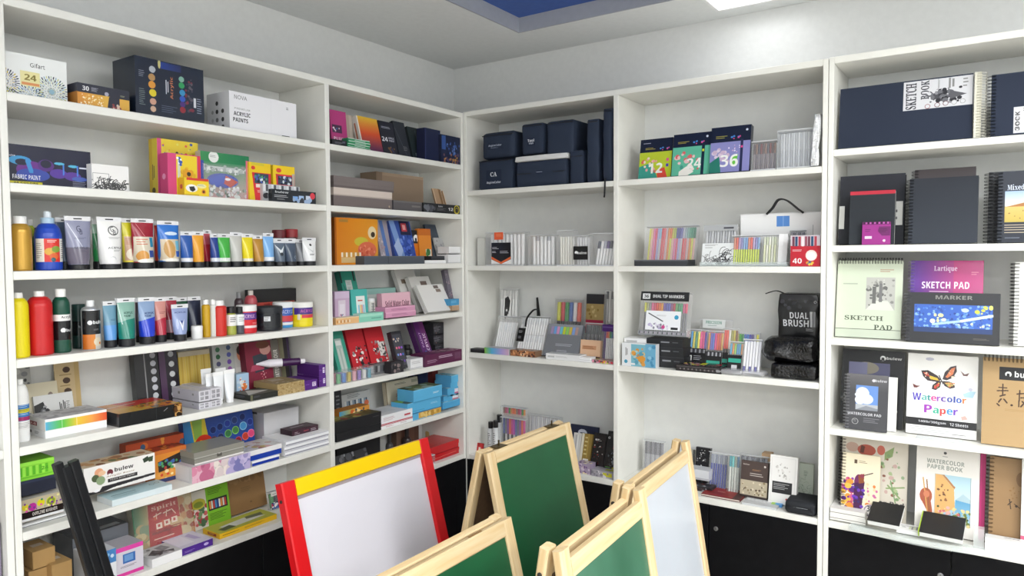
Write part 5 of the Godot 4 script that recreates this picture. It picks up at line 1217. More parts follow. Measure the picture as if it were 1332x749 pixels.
	carton("marker_set", "dark tray of coloured paint pots leaning at an angle", "box", "", ["L", 1.121, 0.4061, 0.035, 0.0659, 0.173], .025, "b 34343a;r 8 8 84 84 4a4a52;s 3 8 14 16 72 12 5 8 c8b0a0,d0c4b8,3a4a6a;c 26 44 9 e07a8a;c 50 44 9 d85a9a;c 74 44 9 8a5ac8;c 26 62 9 7a9ad8;c 50 62 9 c88ad8;c 74 62 9 4a6ab8;c 26 80 9 5a8a9a;c 50 80 9 b8a8d8;c 74 80 9 6a4a9a", "2a2a30", {"tilt": 17, "fin": 1})
	bottle("ink_bottle", "small black ink bottle behind the paint pot tray", "bottle", "", ["L", 1.121, 0.2855, 0.1, 0.0535, 0.0956], "18181a", {"cap": "1c1c1e", "capw": .6, "labels": [[.1, .5, "b d8d8d8;r 20 30 60 10 555"]]})
	carton("paint_set", "purple box titled ACRYLIC PAINT leaning to the left", "box", "", ["L", 1.121, 0.1905, 0.07, 0.0842, 0.2166], .03, "b 5c1f6c;r 60 0 40 70 6a2a6a;R 76 60 22 50 e8d8ec ACRYLIC;R 44 50 14 36 c8a8d0 PAINT;s 3 14 30 76 60 20 3 8 4aa04a,d8b83a,3a8ac8;r 0 0 20 100 3a1f44", "4a1a58", {"tilt": 24})
	for q in [[["L", 1.1487, 0.0552, 0.12, 0.0674, 0.0539], "dark boxed set at the foot of the dark corner pile"], [["L", 1.1964, 0.0606, 0.12, 0.0783, 0.0527], "dark boxed set in the middle of the dark corner pile"], [["L", 1.2434, 0.0602, 0.12, 0.0775, 0.0594], "dark boxed set with pale prints on top of the corner pile"]]:
		carton("paint_set", q[1], "box", "dark corner pile", q[0], .1, "b 24242a;s 3 16 2 6 96 88 2 5 3a3a48,5a4a5a,2c3a3a,7a5a5a;z 4 10 30 60 50 4 6a6a72", "202026")
	carton("paint_set", "flat maroon box on the shelf edge by the corner", "box", "", ["L", 1.121, 0.1583, 0.006, 0.2737, 0.0551], .09, "b 5a1a44;z 37 36 28 40 24 2 d8c0d0;z 3 6 50 30 30 3 b89ab0;r 80 20 16 60 6a3a5a", "521840", {"top": "b 6a2452;s 3 20 40 10 56 80 2 5 a86a8a,3a2a3a,c8a0b0"})
	carton("paper_pad", "flat white box at the shelf edge right of the paint pots", "box", "", ["L", 1.121, 0.3319, 0.02, 0.0949, 0.0454], .1, "b ececec;z 3 10 30 70 30 2 bbb;r 0 88 100 12 c8c8ca", "e8e8e8", {"top": "b e4e4e6;r 20 30 40 30 d0d0d4"})
	carton("paint_set", "small dark box standing at the shelf edge before the pots", "box", "", ["L", 1.121, 0.4817, 0.004, 0.0783, 0.051], .04, "b 2c2a2e;s 3 20 10 10 80 80 5 12 4a4448,8a7a78,1c1c20", "262428")
	carton("paint_set", "low grey tray with black-clipped tubes in the middle", "tray", "", ["L", 1.121, 0.5481, 0.05, 0.1412, 0.0456], .08, "b 6a6a6c;x 4 20 92 60 9 3a3a3e,9a9a9c,5a5a60", "58585c", {"top": "b 55555a;s 3 20 4 4 92 92 3 8 8a8a8c,2c2c30,c8c4c0"})
	var tr = thing("paint_tray", "clear tray of small colourful paint pots at the left shelf edge", "tray", "")
	tr.transform = item_place(["L", 1.121, 0.7229, 0.01, 0.2107, 0.0485])
	var tw = ["L", 1.121, 0.7229, 0.01, 0.2107, 0.0485]
	var tb = Mb.new()
	tb.box(clear("ffffff", .14), Vector3(-tw[4] / 2, 0.0, -.045), Vector3(tw[4] / 2, tw[5], 0))
	obj("clear_lid", tb, tr)
	for i in 7:
		for j in 2:
			var pb = Mb.new()
			lathe(pb, pm(["4aa86a", "3a7ac8", "c8b03a", "e0a0b0", "8a6ac0", "d8d8d4", "4a9ab0", "c85a4a"][(i + j * 3) % 8], .3), [0.0, 0.001, .009, .001, .0095, tw[5] * .8, 0.0, tw[5] * .8], 10)
			var po = obj("paint_pot", pb, tr)
			po.position = Vector3((i - 3) * tw[4] / 7.4, 0, -.012 - j * .021)
	# black boxes and pale blue boxes
	carton("paint_box", "large black box at the bottom left of the shelf", "box", "large black boxes", ["L", 0.886, 0.7051, 0.012, 0.2529, 0.0325], .17, "b 17171a;r 0 0 100 4 2c2c30", "151518")
	carton("paint_box", "large black box with gold leaf print on its lid", "box", "large black boxes", ["L", 0.919, 0.7045, 0.014, 0.2571, 0.0477], .17, "b 18181b;r 0 0 100 4 2e2e32;r 80 30 14 6 4a4a4c", "151518", {"top": "b 4a4426;p 8a8648 0 0 100 0 96 60 4 90;s 3 30 4 4 92 92 3 8 2a2818,b0a85a,5c5628,8a2a20"})
	carton("pencil_set", "orange-blue pencil box lying on the black boxes", "box", "", ["L", 0.9558, 0.6574, 0.09, 0.1866, 0.0295], .06, "b d8923a;g 0 0 50 100 4a9ac8 e0b040;s 3 12 40 10 56 80 2 5 c85a2a,3a4a5a,e8d0a0", "b8782c", {"yaw": 4})
	carton("pen_set", "clear pack of pens standing behind the black boxes", "pen set", "", ["L", 0.886, 0.5336, 0.2, 0.1742, 0.1338], .02, "b c9cac8;x 10 24 80 60 12 dcdedc,8a9aa8,4a5a6a;z 3 20 4 50 14 3 555;s 4 8 40 40 50 40 3 7 3a6aa8,d8704a", "c4c6c4", {"tilt": 6, "fin": 1})
	carton("pen_set", "dark narrow pack at the left end behind the black boxes", "pen set", "", ["L", 0.886, 0.6407, 0.2, 0.0401, 0.1712], .02, "b 3a3c3e;z 3 20 20 60 60 6 8a8c8e", "333537", {"tilt": 5})
	carton("paint_box", "white box with red trim at the bottom of its pair", "box", "white boxes with red trim", ["L", 0.886, 0.479, 0.012, 0.204, 0.0162], .14, "b f0f0f0;r 0 0 100 16 b8404a;r 60 44 20 30 d8d0d0;z 38 15 48 30 24 2 b8606a", "e8e8e8")
	carton("paint_box", "white box with red lettering on top of its pair", "box", "white boxes with red trim", ["L", 0.9022, 0.4778, 0.014, 0.2016, 0.0425], .14, "b eeeef0;r 0 88 100 12 b8404a;r 74 40 20 20 c04a54;z 3 8 30 40 40 3 c4a0a4", "e6e6ea", {"top": "b e4e4e8;r 10 20 60 50 d8dae0"})
	carton("pencil_set", "cream pencil box with a fan of coloured pencils printed on it", "box", "", ["L", 0.886, 0.2527, 0.17, 0.2381, 0.1552], .02, "b d8cfb8;r 0 0 3 100 8a7a60;z 39 27 9 46 6 2 5a5a4a;T 44 44 34 8 b83a2c 24;p b8402c 8 96 16 98 92 40 88 34;p d8a03a 20 98 28 99 94 46 92 40;p d8d03a 34 99 42 99 96 52 94 46;p 3a7a3a 50 99 58 99 97 58 96 52;p 4a4ab0 66 99 76 99 98 64 97 58;p 5a3a22 8 90 10 96 86 34 84 26;r 76 6 18 10 a8a48c", "cec4ac", {"tilt": 7})
	carton("clay_box", "pale blue box with gold underside at the foot of its stack", "box", "pale blue boxes, middle stack", ["L", 0.886, 0.274, 0.014, 0.2015, 0.0287], .1, "b 5ab0dc;p d8a84a 20 0 100 0 100 90 20 90;s 3 14 30 10 66 70 2 5 b88a34,e8c87a", "56a8d4")
	carton("clay_box", "wide pale blue box in the middle of its stack", "box", "pale blue boxes, middle stack", ["L", 0.9168, 0.286, 0.02, 0.2352, 0.0499], .1, "b 5cb4e0;r 0 0 100 8 7ac4e8;z 40 69 42 22 16 2 e8f2f8;r 10 80 40 6 4a9ac4", "58acd8", {"top": "b 6a6a50;s 3 10 0 0 100 100 4 12 8ab84a,c8d8e0,3a4a3a"})
	carton("clay_box", "pale blue box with leaf print lid on top of its stack", "box", "pale blue boxes, middle stack", ["L", 0.964, 0.2649, 0.016, 0.2021, 0.0575], .1, "b 5eb6e2;r 0 0 100 8 7ac6ea;z 41 68 48 24 16 2 e8f2f8;r 0 92 100 8 4a9cc8", "5aaeda", {"top": "b 5a6a4a;s 3 12 0 0 100 100 5 14 3a4a34,a8c4c0,7a8a5a"})
	var nb = 0
	for q in [[["L", 0.8968, 0.0879, 0.02, 0.1328, 0.0328], "pale blue box at the foot of the corner stack"], [["L", 0.9216, 0.0788, 0.03, 0.1145, 0.0338], "pale blue box with white end, second in the corner stack"], [["L", 0.9477, 0.0639, 0.03, 0.0849, 0.0414], "pale blue box with pink end, third in the corner stack"], [["L", 0.9807, 0.0488, 0.035, 0.0545, 0.0361], "pale blue box fourth in the corner stack"], [["L", 1.0124, 0.0486, 0.03, 0.0543, 0.0354], "pale blue box on top of the corner stack"]]:
		q[0][4] = minf(q[0][4], 2.0 * (q[0][2] - 0.021))
		carton("clay_box", q[1], "box", "pale blue boxes, corner stack", q[0], .1, ["b 4fa4d4;r 0 0 100 12 78c0e4", "b 56acd8;r 60 14 40 76 e0e4ea;r 60 60 40 20 d07a8a", "b 56acd8;r 66 20 34 60 e4dce4;r 66 60 34 20 c86a8a", "b 58b0dc;r 0 0 100 12 7ac4e8", "b 5ab2de;r 0 0 100 12 82c8ea"][nb], "529fcc", {"top": "b 78b4c8;s 3 10 0 0 100 100 5 14 a87a5a,c8dce4,4a8ab0"})
		nb += 1
	carton("storage_box", "maroon leather-look box in the dim corner behind the blue boxes", "box", "", ["L", 0.886, 0.0426, 0.16, 0.0422, 0.1729], .08, "b 7a3430;h 0 0 100 100 8a3c36 6a2a28", "702e2c")
	carton("storage_box", "dark navy box beside the maroon one behind the blue stack", "box", "", ["L", 0.886, 0.1104, 0.18, 0.0693, 0.1726], .07, "b 1f2a4a;r 80 0 20 100 2a3450", "1c2644")
	# lowest shelf of the corner bay
	carton("paint_box", "black box half hidden below the black box pair", "box", "", ["L", 0.655, 0.6253, 0.1, 0.2543, 0.1923], .15, "b 141417;s 3 20 10 40 80 50 1 4 2c2c30,4a4a50", "131316")
	carton("paper_bag", "crumpled clear packet over the black box", "packet", "", ["L", 0.655, 0.7071, 0.03, 0.2098, 0.1556], .01, "b 3a3a3e;s 3 50 0 0 100 100 2 9 55555a,2a2a2e,8a8a90,6a6a70", "3c3c40", {"tilt": 20, "fin": 1})
	bottle("ink_bottle", "dark slim bottle left of the brown strip", "bottle", "slim dark bottles on the lowest shelf", ["L", 0.655, 0.3687, 0.15, 0.0361, 0.1562], "4a4a4c", {"cap": "3a3a3c", "capw": .5, "caph": .3})
	bottle("ink_bottle", "dark slim bottle right of the brown strip", "bottle", "slim dark bottles on the lowest shelf", ["L", 0.655, 0.2439, 0.15, 0.0438, 0.1565], "3a3030", {"cap": "2a2424", "capw": .5, "caph": .3})
	carton("storage_box", "tall brown box behind the slim dark bottles", "box", "", ["L", 0.655, 0.2068, 0.2, 0.1606, 0.1692], .05, "b 6a5040;r 0 0 20 100 7a6050;r 80 0 20 100 584234", "614838")
	var rt = carton("metal_tin", "flat red tin at the foot of the pair by the corner", "tin", "flat red tins by the corner", ["L", 0.655, 0.132, 0.03, 0.221, 0.0291], .16, "b c01a20;l 10 60 90 50 1 e86a60", "b0161c", {"fin": 1, "lidc": "c41c22", "lidh": .4})
	carton("metal_tin", "flat red tin with glossy lid on top of the pair by the corner", "tin", "flat red tins by the corner", ["L", 0.6827, 0.1278, 0.032, 0.2127, 0.0416], .16, "b c81c22;r 0 0 100 16 e04444;r 0 84 100 16 9a1218", "bc181e", {"fin": 1, "lidc": "c81c22", "lidh": .45, "top": "b c01c22;r 8 10 84 80 b4181e;r 12 16 76 68 c42026"})
	plain("gift_pack", "crinkled gold foil pack lying behind the red tins", "pack", "", ["L", 0.655, 0.015, 0.2, 0.013, 0.0804], .05, textured("gold_foil", "c89a5a", "e8c88a", .05, Vector3(12, 12, 12), .35, .8, .4), {"r": .02, "lumps": .012})
	pens("pencil_tray", "low clear tray of grey pencils before the red tins", "", ["L", 0.655, 0.2762, 0.01, 0.0984, 0.0432], .1, 4, "55565a,8a8a8e", {"cat": "tray"})
func item_place(at):
	return Transform3D(Basis(Vector3.UP, PI / 2 if at[0] == "L" else 0.0), Vector3(-at[3], at[1] + 0.0004, at[2]) if at[0] == "L" else Vector3(at[2], at[1] + 0.0004, -at[3]))
func goods_back():
	# navy cases on top
	var NV = "1c283d"
	bag("fabric_case", "navy case at the bottom left with a white monogram and AspireColor", "navy cases on the back shelf", ["B", 1.952, 0.1737, 0.02, 0.2126, 0.1437], .2, NV, "b 1c283d;S 50 30 44 0 f0f2f6 CA;T 50 84 96 0 d8dce6 AspireColor", {"mark": [26, 36, 44, 50], "zip": .93})
	bag("fabric_case", "navy case stacked on the monogrammed one, with small lettering", "navy cases on the back shelf", ["B", 2.0995, 0.1837, 0.03, 0.2073, 0.1278], .19, NV, "b 1c283d;T 50 40 90 0 c8cede AspireColor;z 42 20 71 60 8 2 a8b0c4", {"mark": [22, 44, 44, 22], "zip": .85, "r": .02})
	bag("fabric_case", "navy case at the bottom middle under a white strip", "navy cases on the back shelf", ["B", 1.952, 0.43, 0.02, 0.2826, 0.1199], .2, NV, "b 1c283d;z 43 5 46 90 8 2 c8cede", {"mark": [42, 40, 14, 12], "zip": .5})
	plain("packing_strip", "crumpled white paper strip lying on the middle navy case", "paper", "", ["B", 2.0694, 0.4296, 0.015, 0.282, 0.0265], .18, pm("dcdcda", .7), {"r": .006, "lumps": .008})
	bag("fabric_case", "navy case above the white strip, printed with white script", "navy cases on the back shelf", ["B", 2.1034, 0.379, 0.03, 0.131, 0.1431], .17, NV, "b 1c283d;T 50 34 90 0 f0f2f6 Tool;T 55 72 60 0 d8dce6 days", {"mark": [30, 48, 34, 26], "zip": .9})
	bag("fabric_case", "plain navy case above the white strip, right of the printed one", "navy cases on the back shelf", ["B", 2.0911, 0.527, 0.03, 0.1568, 0.1533], .17, NV, "", {"zip": .9, "r": .015})
	bag("fabric_case", "low navy case right of the middle one", "navy cases on the back shelf", ["B", 1.952, 0.6126, 0.03, 0.0861, 0.1508], .18, NV, "", {"zip": .8})
	bag("fabric_case", "tall narrow navy case second from the right", "navy cases on the back shelf", ["B", 1.952, 0.6989, 0.02, 0.0758, 0.2789], .2, NV, "", {"zip": .94})
	var tall = bag("fabric_case", "tallest navy case at the right end with a hanging strap", "navy cases on the back shelf", ["B", 1.952, 0.7766, 0.012, 0.0638, 0.3149], .22, NV, "", {"zip": .95})
	strap("strap", tall, pm("15171c", .7), [Vector3(-.008, .012, .004), Vector3(-.006, .004, .013), Vector3(-.007, -.045, .016), Vector3(-.01, -.07, .015)], .008)
	# clear packs of white markers
	pens("marker_pack", "clear pack of white markers with orange tag and black shield label", "", ["B", 1.587, 0.2301, 0.012, 0.2183, 0.1588], .06, 9, "f0f0f0,e8e8ea", {"body": "f0f0f0", "capf": .45, "rows": 1, "card": [["shield_label", 16, 31, 52, 64, "b f0f0f0;r 0 0 100 62 202024;p 202024 0 60 100 60 100 78 50 100 0 78;z 44 5 22 34 12 2 e0e0e4;z 45 4 41 28 10 2 e0e0e4;z 3 44 40 50 14 2 b0b0b8;p e06a3a 0 64 50 90 100 64 100 76 50 100 0 76;p 202024 20 62 50 78 80 62 50 70"], ["hang_tag", 24, 0, 24, 22, "b e8643a;r 20 20 60 40 ee7a52"]]})
	carton("storage_box", "white carton end left of the shield-labelled markers", "box", "", ["B", 1.587, 0.0574, 0.06, 0.0474, 0.1374], .15, "b d8d8d2;r 0 0 100 3 c0c0bc", "d4d4ce")
	pens("marker_pack", "clear pack of white markers with grey-topped caps", "", ["B", 1.587, 0.4316, 0.012, 0.1334, 0.1435], .06, 6, "eceded,b8bac2,f0f0f2", {"body": "f2f2f2", "capf": .16})
	pens("marker_pack", "tall clear pack of cream-white markers", "", ["B", 1.587, 0.5617, 0.01, 0.0837, 0.1614], .05, 6, "e8e6dc,f0f0ea", {"body": "f0eee4", "capf": .3, "head": .14})
	pens("marker_pack", "clear pack with black logo label reading bulew", "", ["B", 1.587, 0.6416, 0.015, 0.0738, 0.1357], .05, 5, "d8d8dc,e8e8ea", {"body": "d8d8da", "card": [["logo_label", 0, 36, 100, 44, "b 141416;c 20 46 10 f0f0f0;p 141416 16 52 24 52 26 68 14 68;T 62 50 64 0 f0f0f0 bulew"]]})
	pens("marker_pack", "clear pack of slanted white pens with grey and purple caps", "", ["B", 1.587, 0.7472, 0.012, 0.1227, 0.1434], .05, 6, "4a4c58,e8e8ea,b8bac8,5a4a88", {"body": "f0f0f0", "capf": .32, "head": .18, "slant": 9, "margin": .14})
	# leaning marker sets
	carton("pen_box", "slim black box lying at the left end of the marker shelf", "box", "", ["B", 1.159, 0.0652, 0.012, 0.085, 0.0179], .05, "b 17171a;r 4 20 92 20 2a2a2e", "17171a")
	carton("pen_box", "flat box with pastel rainbow front at the left end", "box", "", ["B", 1.159, 0.179, 0.014, 0.1457, 0.0291], .06, "g 0 0 30 100 8ac04a 5ab0d8;g 30 0 40 100 5ab0d8 b0a0d8;g 70 0 30 100 b0a0d8 d8b0c8", "c4c4c8", {"top": "b b8bac0"})
	pens("marker_pack", "tall clear pack of white markers with a black emblem at the back", "", ["B", 1.159, 0.1096, 0.2, 0.1142, 0.3058], .02, 6, "e8e8e6,d4d4d2", {"tilt": 4, "body": "eeeeec", "rows": 2, "card": [["emblem", 26, 12, 42, 38, "b eeeeec;p 1c1c1e 20 10 60 0 90 20 80 60 40 100 16 96;r 30 50 40 30 3a3a3c;r 36 58 20 10 d8d8d8"]]})
	var lp = thing("wrist_loop", "black wrist loop hanging against the back panel", "strap", "")
	lp.position = Vector3(.256, 1.159, -.262)
	strap("loop", lp, pm("18181a", .7), [Vector3(0, .265, 0), Vector3(.012, .2, .004), Vector3(.026, .11, .008), Vector3(.008, .1, .008), Vector3(.006, .18, .004), Vector3(0, .262, 0)], .012)
	pens("marker_pack", "clear tray of white pens leaning at the left", "", ["B", 1.159, 0.1531, 0.1, 0.1252, 0.1767], .02, 9, "f2f2f2,e8eaec", {"tilt": 20, "body": "f4f4f4", "capf": .35, "head": .12})
	var mp = pens("marker_pack", "clear pack of white pens with black label and carry strap", "", ["B", 1.159, 0.3237, 0.07, 0.1663, 0.1865], .022, 11, "eceeee,d8dadc", {"tilt": 20, "body": "f0f0f0", "capf": .4, "rows": 2, "card": [["black_label", 2, 34, 26, 36, "b 18181a;z 3 14 20 60 20 3 aaa;r 20 60 40 20 55555a"]]})
	strap("carry_strap", mp, pm("151517", .7), [Vector3(-.04, .13, .004), Vector3(-.035, .17, .012), Vector3(-.005, .21, .016), Vector3(.02, .218, .008)], .01)
	carton("hang_tag", "small green tag of vertical strokes behind the strapped pack", "card", "", ["B", 1.2869, 0.3163, 0.16, 0.0532, 0.0527], .004, "b 4a9a66;x 8 10 84 80 5 2f7a4a,7ab894", "4a9a66")
	carton("pen_box", "flat orange floral-patterned set at the shelf edge", "box", "", ["B", 1.159, 0.3301, 0.014, 0.1387, 0.0283], .06, "b a8704a;s 3 40 0 0 100 100 2 5 4a2a22,d89a6a,e8d0b0,7a4a30", "8a6a50", {"top": "b 9a8a7a;s 3 30 0 0 100 100 3 7 c88a5a,5a3a2a"})
	pens("marker_pack", "hanging pack of six bright-capped markers", "", ["B", 1.159, 0.4583, 0.2, 0.1494, 0.2651], .016, 6, "d8d83a,d83a44,3a9a4a,2f5aa8,e8e8e8,e8502a", {"tilt": 6, "body": "3a3038,2a2a2e,4a3a3e", "capf": .38, "head": .03})
	carton("marker_case", "grey zip pouch with a rainbow strip across the top", "pouch", "", ["B", 1.159, 0.5057, 0.06, 0.1852, 0.1558], .02, "b 74787e;x 8 2 84 30 11 b8a0b0,7a9ac8,c88ab0,6ab0c0,c8c83a,8ac04a,c0b04a,6a8ac0,a0b8d8,c8a08a;h 0 0 100 34 8a8e96 7c8086;x 10 8 80 24 9 9a8ab0,6a9ad0,c890b8,6ab8c8,b8c83a,8ac85a,c8b04a,7a9ad0,b0908a;z 46 31 62 50 8 2 c8ccd2;z 47 37 80.5 34 7 2 b8bcc4", "6c7076", {"tilt": 22, "fin": 1})
	carton("pen_box", "flat white box lying at the shelf edge below the grey pouch", "box", "", ["B", 1.159, 0.5481, 0.012, 0.1773, 0.0259], .07, "b e8e8e8;r 6 40 20 30 bbb;z 3 30 40 40 30 2 999", "e4e4e4", {"top": "b d4d6d8;s 3 14 10 10 80 80 2 6 e8e8ea,c4c6ca"})
	for q in [[["B", 1.159, 0.65, 0.012, 0.0895, 0.0074], "flat white packet, lower of the two at the shelf edge"], [["B", 1.1659, 0.6456, 0.013, 0.0896, 0.0138], "flat white packet, upper of the two at the shelf edge"]]:
		carton("pen_box", q[1], "box", "flat white packets", q[0], .05, "b f0f0f0;r 0 80 100 20 c8c8c8", "ececec")
	carton("marker_pack", "tall card with black, gold, crimson and white bands", "pack", "", ["B", 1.159, 0.61, 0.19, 0.0933, 0.2915], .02, "b e8e6e2;r 0 0 100 16 2a2a30;r 0 16 100 26 a8905a;s 3 8 10 18 80 22 4 9 c8b07a,8a703a;r 0 42 100 22 b02a4a;r 10 50 70 5 d87a8a;r 54 70 5 14 333;z 3 12 86 60 10 2 777", "d8d6d2", {"tilt": 5, "fin": 1})
	pens("pen_pack", "pack of dark fineliners in front of the banded card", "", ["B", 1.159, 0.639, 0.12, 0.0993, 0.1617], .018, 9, "3a3c42,55585e", {"tilt": 10, "body": "4a4c52,7a7c82", "capf": .3})
	carton("pen_box", "small peach box before the dark fineliners", "box", "", ["B", 1.159, 0.653, 0.075, 0.1021, 0.0887], .02, "b e0b896;r 0 84 100 16 4a3024;r 10 30 70 20 c8906a;z 3 14 34 60 16 2 8a5a3a", "d8b08e", {"tilt": 8})
	pens("marker_pack", "clear pack of white twin markers against the right panel", "", ["B", 1.159, 0.7021, 0.18, 0.0687, 0.3154], .02, 5, "e8e8e6,55565a", {"tilt": 4, "body": "ecebe8,c4c4c2", "rows": 2, "capf": .24})
	pens("marker_pack", "purple pack of white markers with red, green and blue caps", "", ["B", 1.159, 0.7422, 0.09, 0.084, 0.1617], .02, 6, "d8402a,d86a2a,2f8a4a,2a7a9a,6a3a9a", {"tilt": 8, "body": "f0f0f0", "capf": .36, "margin": .2, "backing": "4a2372", "card": [["purple_band", 0, 0, 100, 20, "b 4a2372;r 4 30 60 20 6a4a92"]]})
	carton("pen_box", "flat floral pink and yellow set at the right of the shelf edge", "box", "", ["B", 1.159, 0.749, 0.02, 0.1092, 0.0122], .06, "b b88a94;s 3 30 0 0 100 100 3 7 d83a4a,4a3a3a,c8d03a,d890a8", "a88890", {"top": "b c0a8a0;s 3 24 0 0 100 100 3 7 c8c83a,d8a0b0,8a5a6a"})
	# counter shelf, left bay
	carton("brush_pack", "red pack of brushes leaning in the left corner", "pack", "red brush packs in the corner", ["B", 0.652, -0.0255, 0.1, 0.0394, 0.0345], .012, "b b8242a;l 20 0 60 100 6 8a1a20;r 30 60 40 30 d84a44;r 20 0 14 50 c8c0b8", "a82026", {"tilt": 14})
	carton("brush_pack", "shorter red pack of brushes beside the leaning one", "pack", "red brush packs in the corner", ["B", 0.652, 0.0363, 0.06, 0.0336, 0.0399], .012, "b c02c2c;r 30 50 40 40 e0d0c8;r 20 10 20 30 7a1418", "a82026", {"tilt": 12})
	var mk = 0
	for q in [[["B", 0.652, 0.0971, 0.06, 0.0307, 0.1575], "white marker with black cap, leftmost of the three"], [["B", 0.652, 0.1348, 0.05, 0.0303, 0.1698], "white marker with black cap, middle of the three"], [["B", 0.652, 0.1144, 0.11, 0.0331, 0.1849], "white marker with black cap, rightmost and tallest of the three"]]:
		bottle("paint_marker", q[1], "marker", "fat white markers with black caps", q[0], "d4d6d6", {"cap": "1a1a1c", "capw": .8, "caph": .2, "shoulder": .03, "labels": [[.12, .7, "b dcdede;z 3 20 10 50 80 8 6a6c70"]]})
		mk += 1
	pens("gel_pen_pack", "upper rack of bright gel pens in two tiers", "", ["B", 0.8217, 0.1785, 0.15, 0.1487, 0.0542], .03, 12, "8a6a5a,b83a5a,c85a8a,3a9a4a,d88a3a,e8602a,e87a3a", {"body": "c8b8b0", "capf": .7, "rows": 1})
	pens("gel_pen_pack", "lower rack of gel pens with dark grips", "", ["B", 0.652, 0.2112, 0.1, 0.1466, 0.183], .03, 11, "4a5a9a,6a6a72,8a4a9a,d85a2a,c83a8a,b83ab0", {"body": "26262a,c8c4c4", "capf": .45})
	pens("pen_pack", "long clear pack of white pens behind the chalkboard", "", ["B", 0.652, 0.3224, 0.2, 0.1972, 0.1871], .02, 15, "d8d8d8,c4c4c8", {"tilt": 4, "body": "d4d4d6", "capf": .4})
	carton("hanging_card", "navy hanger card with a slot at its top", "card", "", ["B", 0.652, 0.5519, 0.2, 0.15, 0.1666], .012, "b 1d2440;e 44 20 16 10 d8dce8;r 36 20 18 5 1d2440;r 0 60 100 40 222c4c", "1a2038", {"tilt": 4})
	carton("pen_pack", "grey and white pen card leaning left of the gold box", "pack", "", ["B", 0.652, 0.5641, 0.09, 0.0408, 0.1528], .015, "b d4d2cc;x 10 6 80 70 4 c8c8c4,a8a8a8,e0e0dc;r 30 78 40 16 b8b4a8", "ccc8c0", {"tilt": 14})
	carton("pen_pack", "gold and white pen box leaning toward the black packs", "pack", "", ["B", 0.652, 0.6154, 0.085, 0.0561, 0.1538], .025, "b 9a7f3a;r 0 0 24 100 e0dac8;z 3 34 10 30 60 5 d8c88a;r 34 74 50 20 e8e4da;r 60 0 10 70 b89a4a", "b0944a", {"tilt": 16})
	carton("pen_pack", "black pack with small coloured rings leaning beside the gold box", "pack", "", ["B", 0.652, 0.6867, 0.07, 0.0625, 0.17], .02, "b 1e1a1c;s 3 22 10 6 84 90 2 5 d8d0cc,8a3a34,5a2a28,3a3438;z 48 22 16.5 44 7 2 d8d4d0;c 20 18 7 d8d8d8", "1c181a", {"tilt": 17, "fin": 1})
	carton("pen_pack", "black pack with grey skull-like swirl print at the right panel", "pack", "", ["B", 0.652, 0.7611, 0.06, 0.0684, 0.1891], .02, "b 1b1b1e;c 14 16 8 c8c8c8;c 14 16 4 333;z 49 50 24.5 40 7 2 c84a3a;r 50 34 50 8 b8443a;s 3 50 20 48 76 34 2 5 8a9498,3a3e44,a8b0b4,5a6268;r 60 84 30 9 b8b43a;z 4 10 84 40 10 2 5a9a4a", "18181a", {"tilt": 18, "fin": 1})
	carton("pen_box", "small cream and violet flower pack at the counter edge", "pack", "", ["B", 0.652, 0.6507, 0.02, 0.0706, 0.0458], .05, "b a898b0;s 3 20 0 0 100 100 4 9 e8d8b0,7a5a8a,d8c8d8", "a898b0", {"top": "b b8a8bc;s 3 14 0 0 100 100 4 10 e8dcb8,6a4a7a"})
	carton("pen_box", "clear flat pack with yellow label at the counter edge", "pack", "", ["B", 0.652, 0.7493, 0.015, 0.1136, 0.0282], .06, "b a8a4ac;r 50 20 40 60 c8c43a;s 3 12 0 0 100 100 3 6 d8d4d8,8a8690", "b0acb4", {"fin": 1, "top": "b b8b4bc;r 50 30 36 40 b8b84a"})
	# numbered gift packs
	var nums = [["12", "lime green", "b 1d2336;r 0 34 100 66 b8c832;p 3a9a8a 0 70 40 60 60 100 0 100;p d84a3a 56 80 80 74 90 100 60 100;s 3 20 10 44 60 40 2 5 d86a5a,e8a0a0,f0d8c8;T 52 76 44 26 f0f0ea 12;z 4 10 10 24 5 1 aab;z 50 17 23 34 6 2 c8b84a;s 5 6 60 24 30 6 1.5 2.5 d84a8a,4a8ad8;r 84 52 8 8 d85a8a;r 84 66 8 8 5a4ab0", ["B", 1.952, 0.9731, 0.05, 0.145, 0.17]], ["24", "mint green", "b 1d2336;r 0 32 100 68 62b89a;s 3 20 10 40 66 46 2 6 d86a6a,e8c0c0,f0e0d8,4a9a8a;p f0ece4 20 90 40 78 60 92 44 100 20 100;T 60 72 40 24 f0f0ea 24;r 78 26 8 74 1d2c3c;r 79 40 6 6 c8d03a;z 51 13 19 34 6 2 c8b84a;s 5 6 52 20 30 6 1.5 2.5 d84a8a,4a8ad8;c 90 10 3 d8e0f0", ["B", 1.952, 1.1325, 0.04, 0.159, 0.1759]], ["36", "lilac", "b 1d2336;r 0 34 100 66 8a8ac0;s 3 16 10 46 40 30 3 6 c8b0c8,d8c8d8;p 2f7a6a 0 78 24 64 30 100 0 100;p 6ac04a 58 66 72 62 66 86 56 84;T 50 76 46 28 f0f0ea 36;r 76 30 7 70 2c3050;r 77 44 5 5 d84a8a;s 7 12 46 42 30 16 1 2 e8e0f0,d8b0d0;z 52 13 20.5 34 7 2 c8c04a;s 5 6 50 22 24 6 1.5 2.5 d84a8a,4a8ad8;c 90 10 3 d8e0f0", ["B", 1.952, 1.2945, 0.03, 0.1582, 0.1863]]]
	for q in nums:
		carton("marker_set", "navy and %s pack with a large white %s" % [q[1], q[0]], "pack", "", q[3], .03, q[2], "1b2133", {"tilt": 10, "fin": 1})
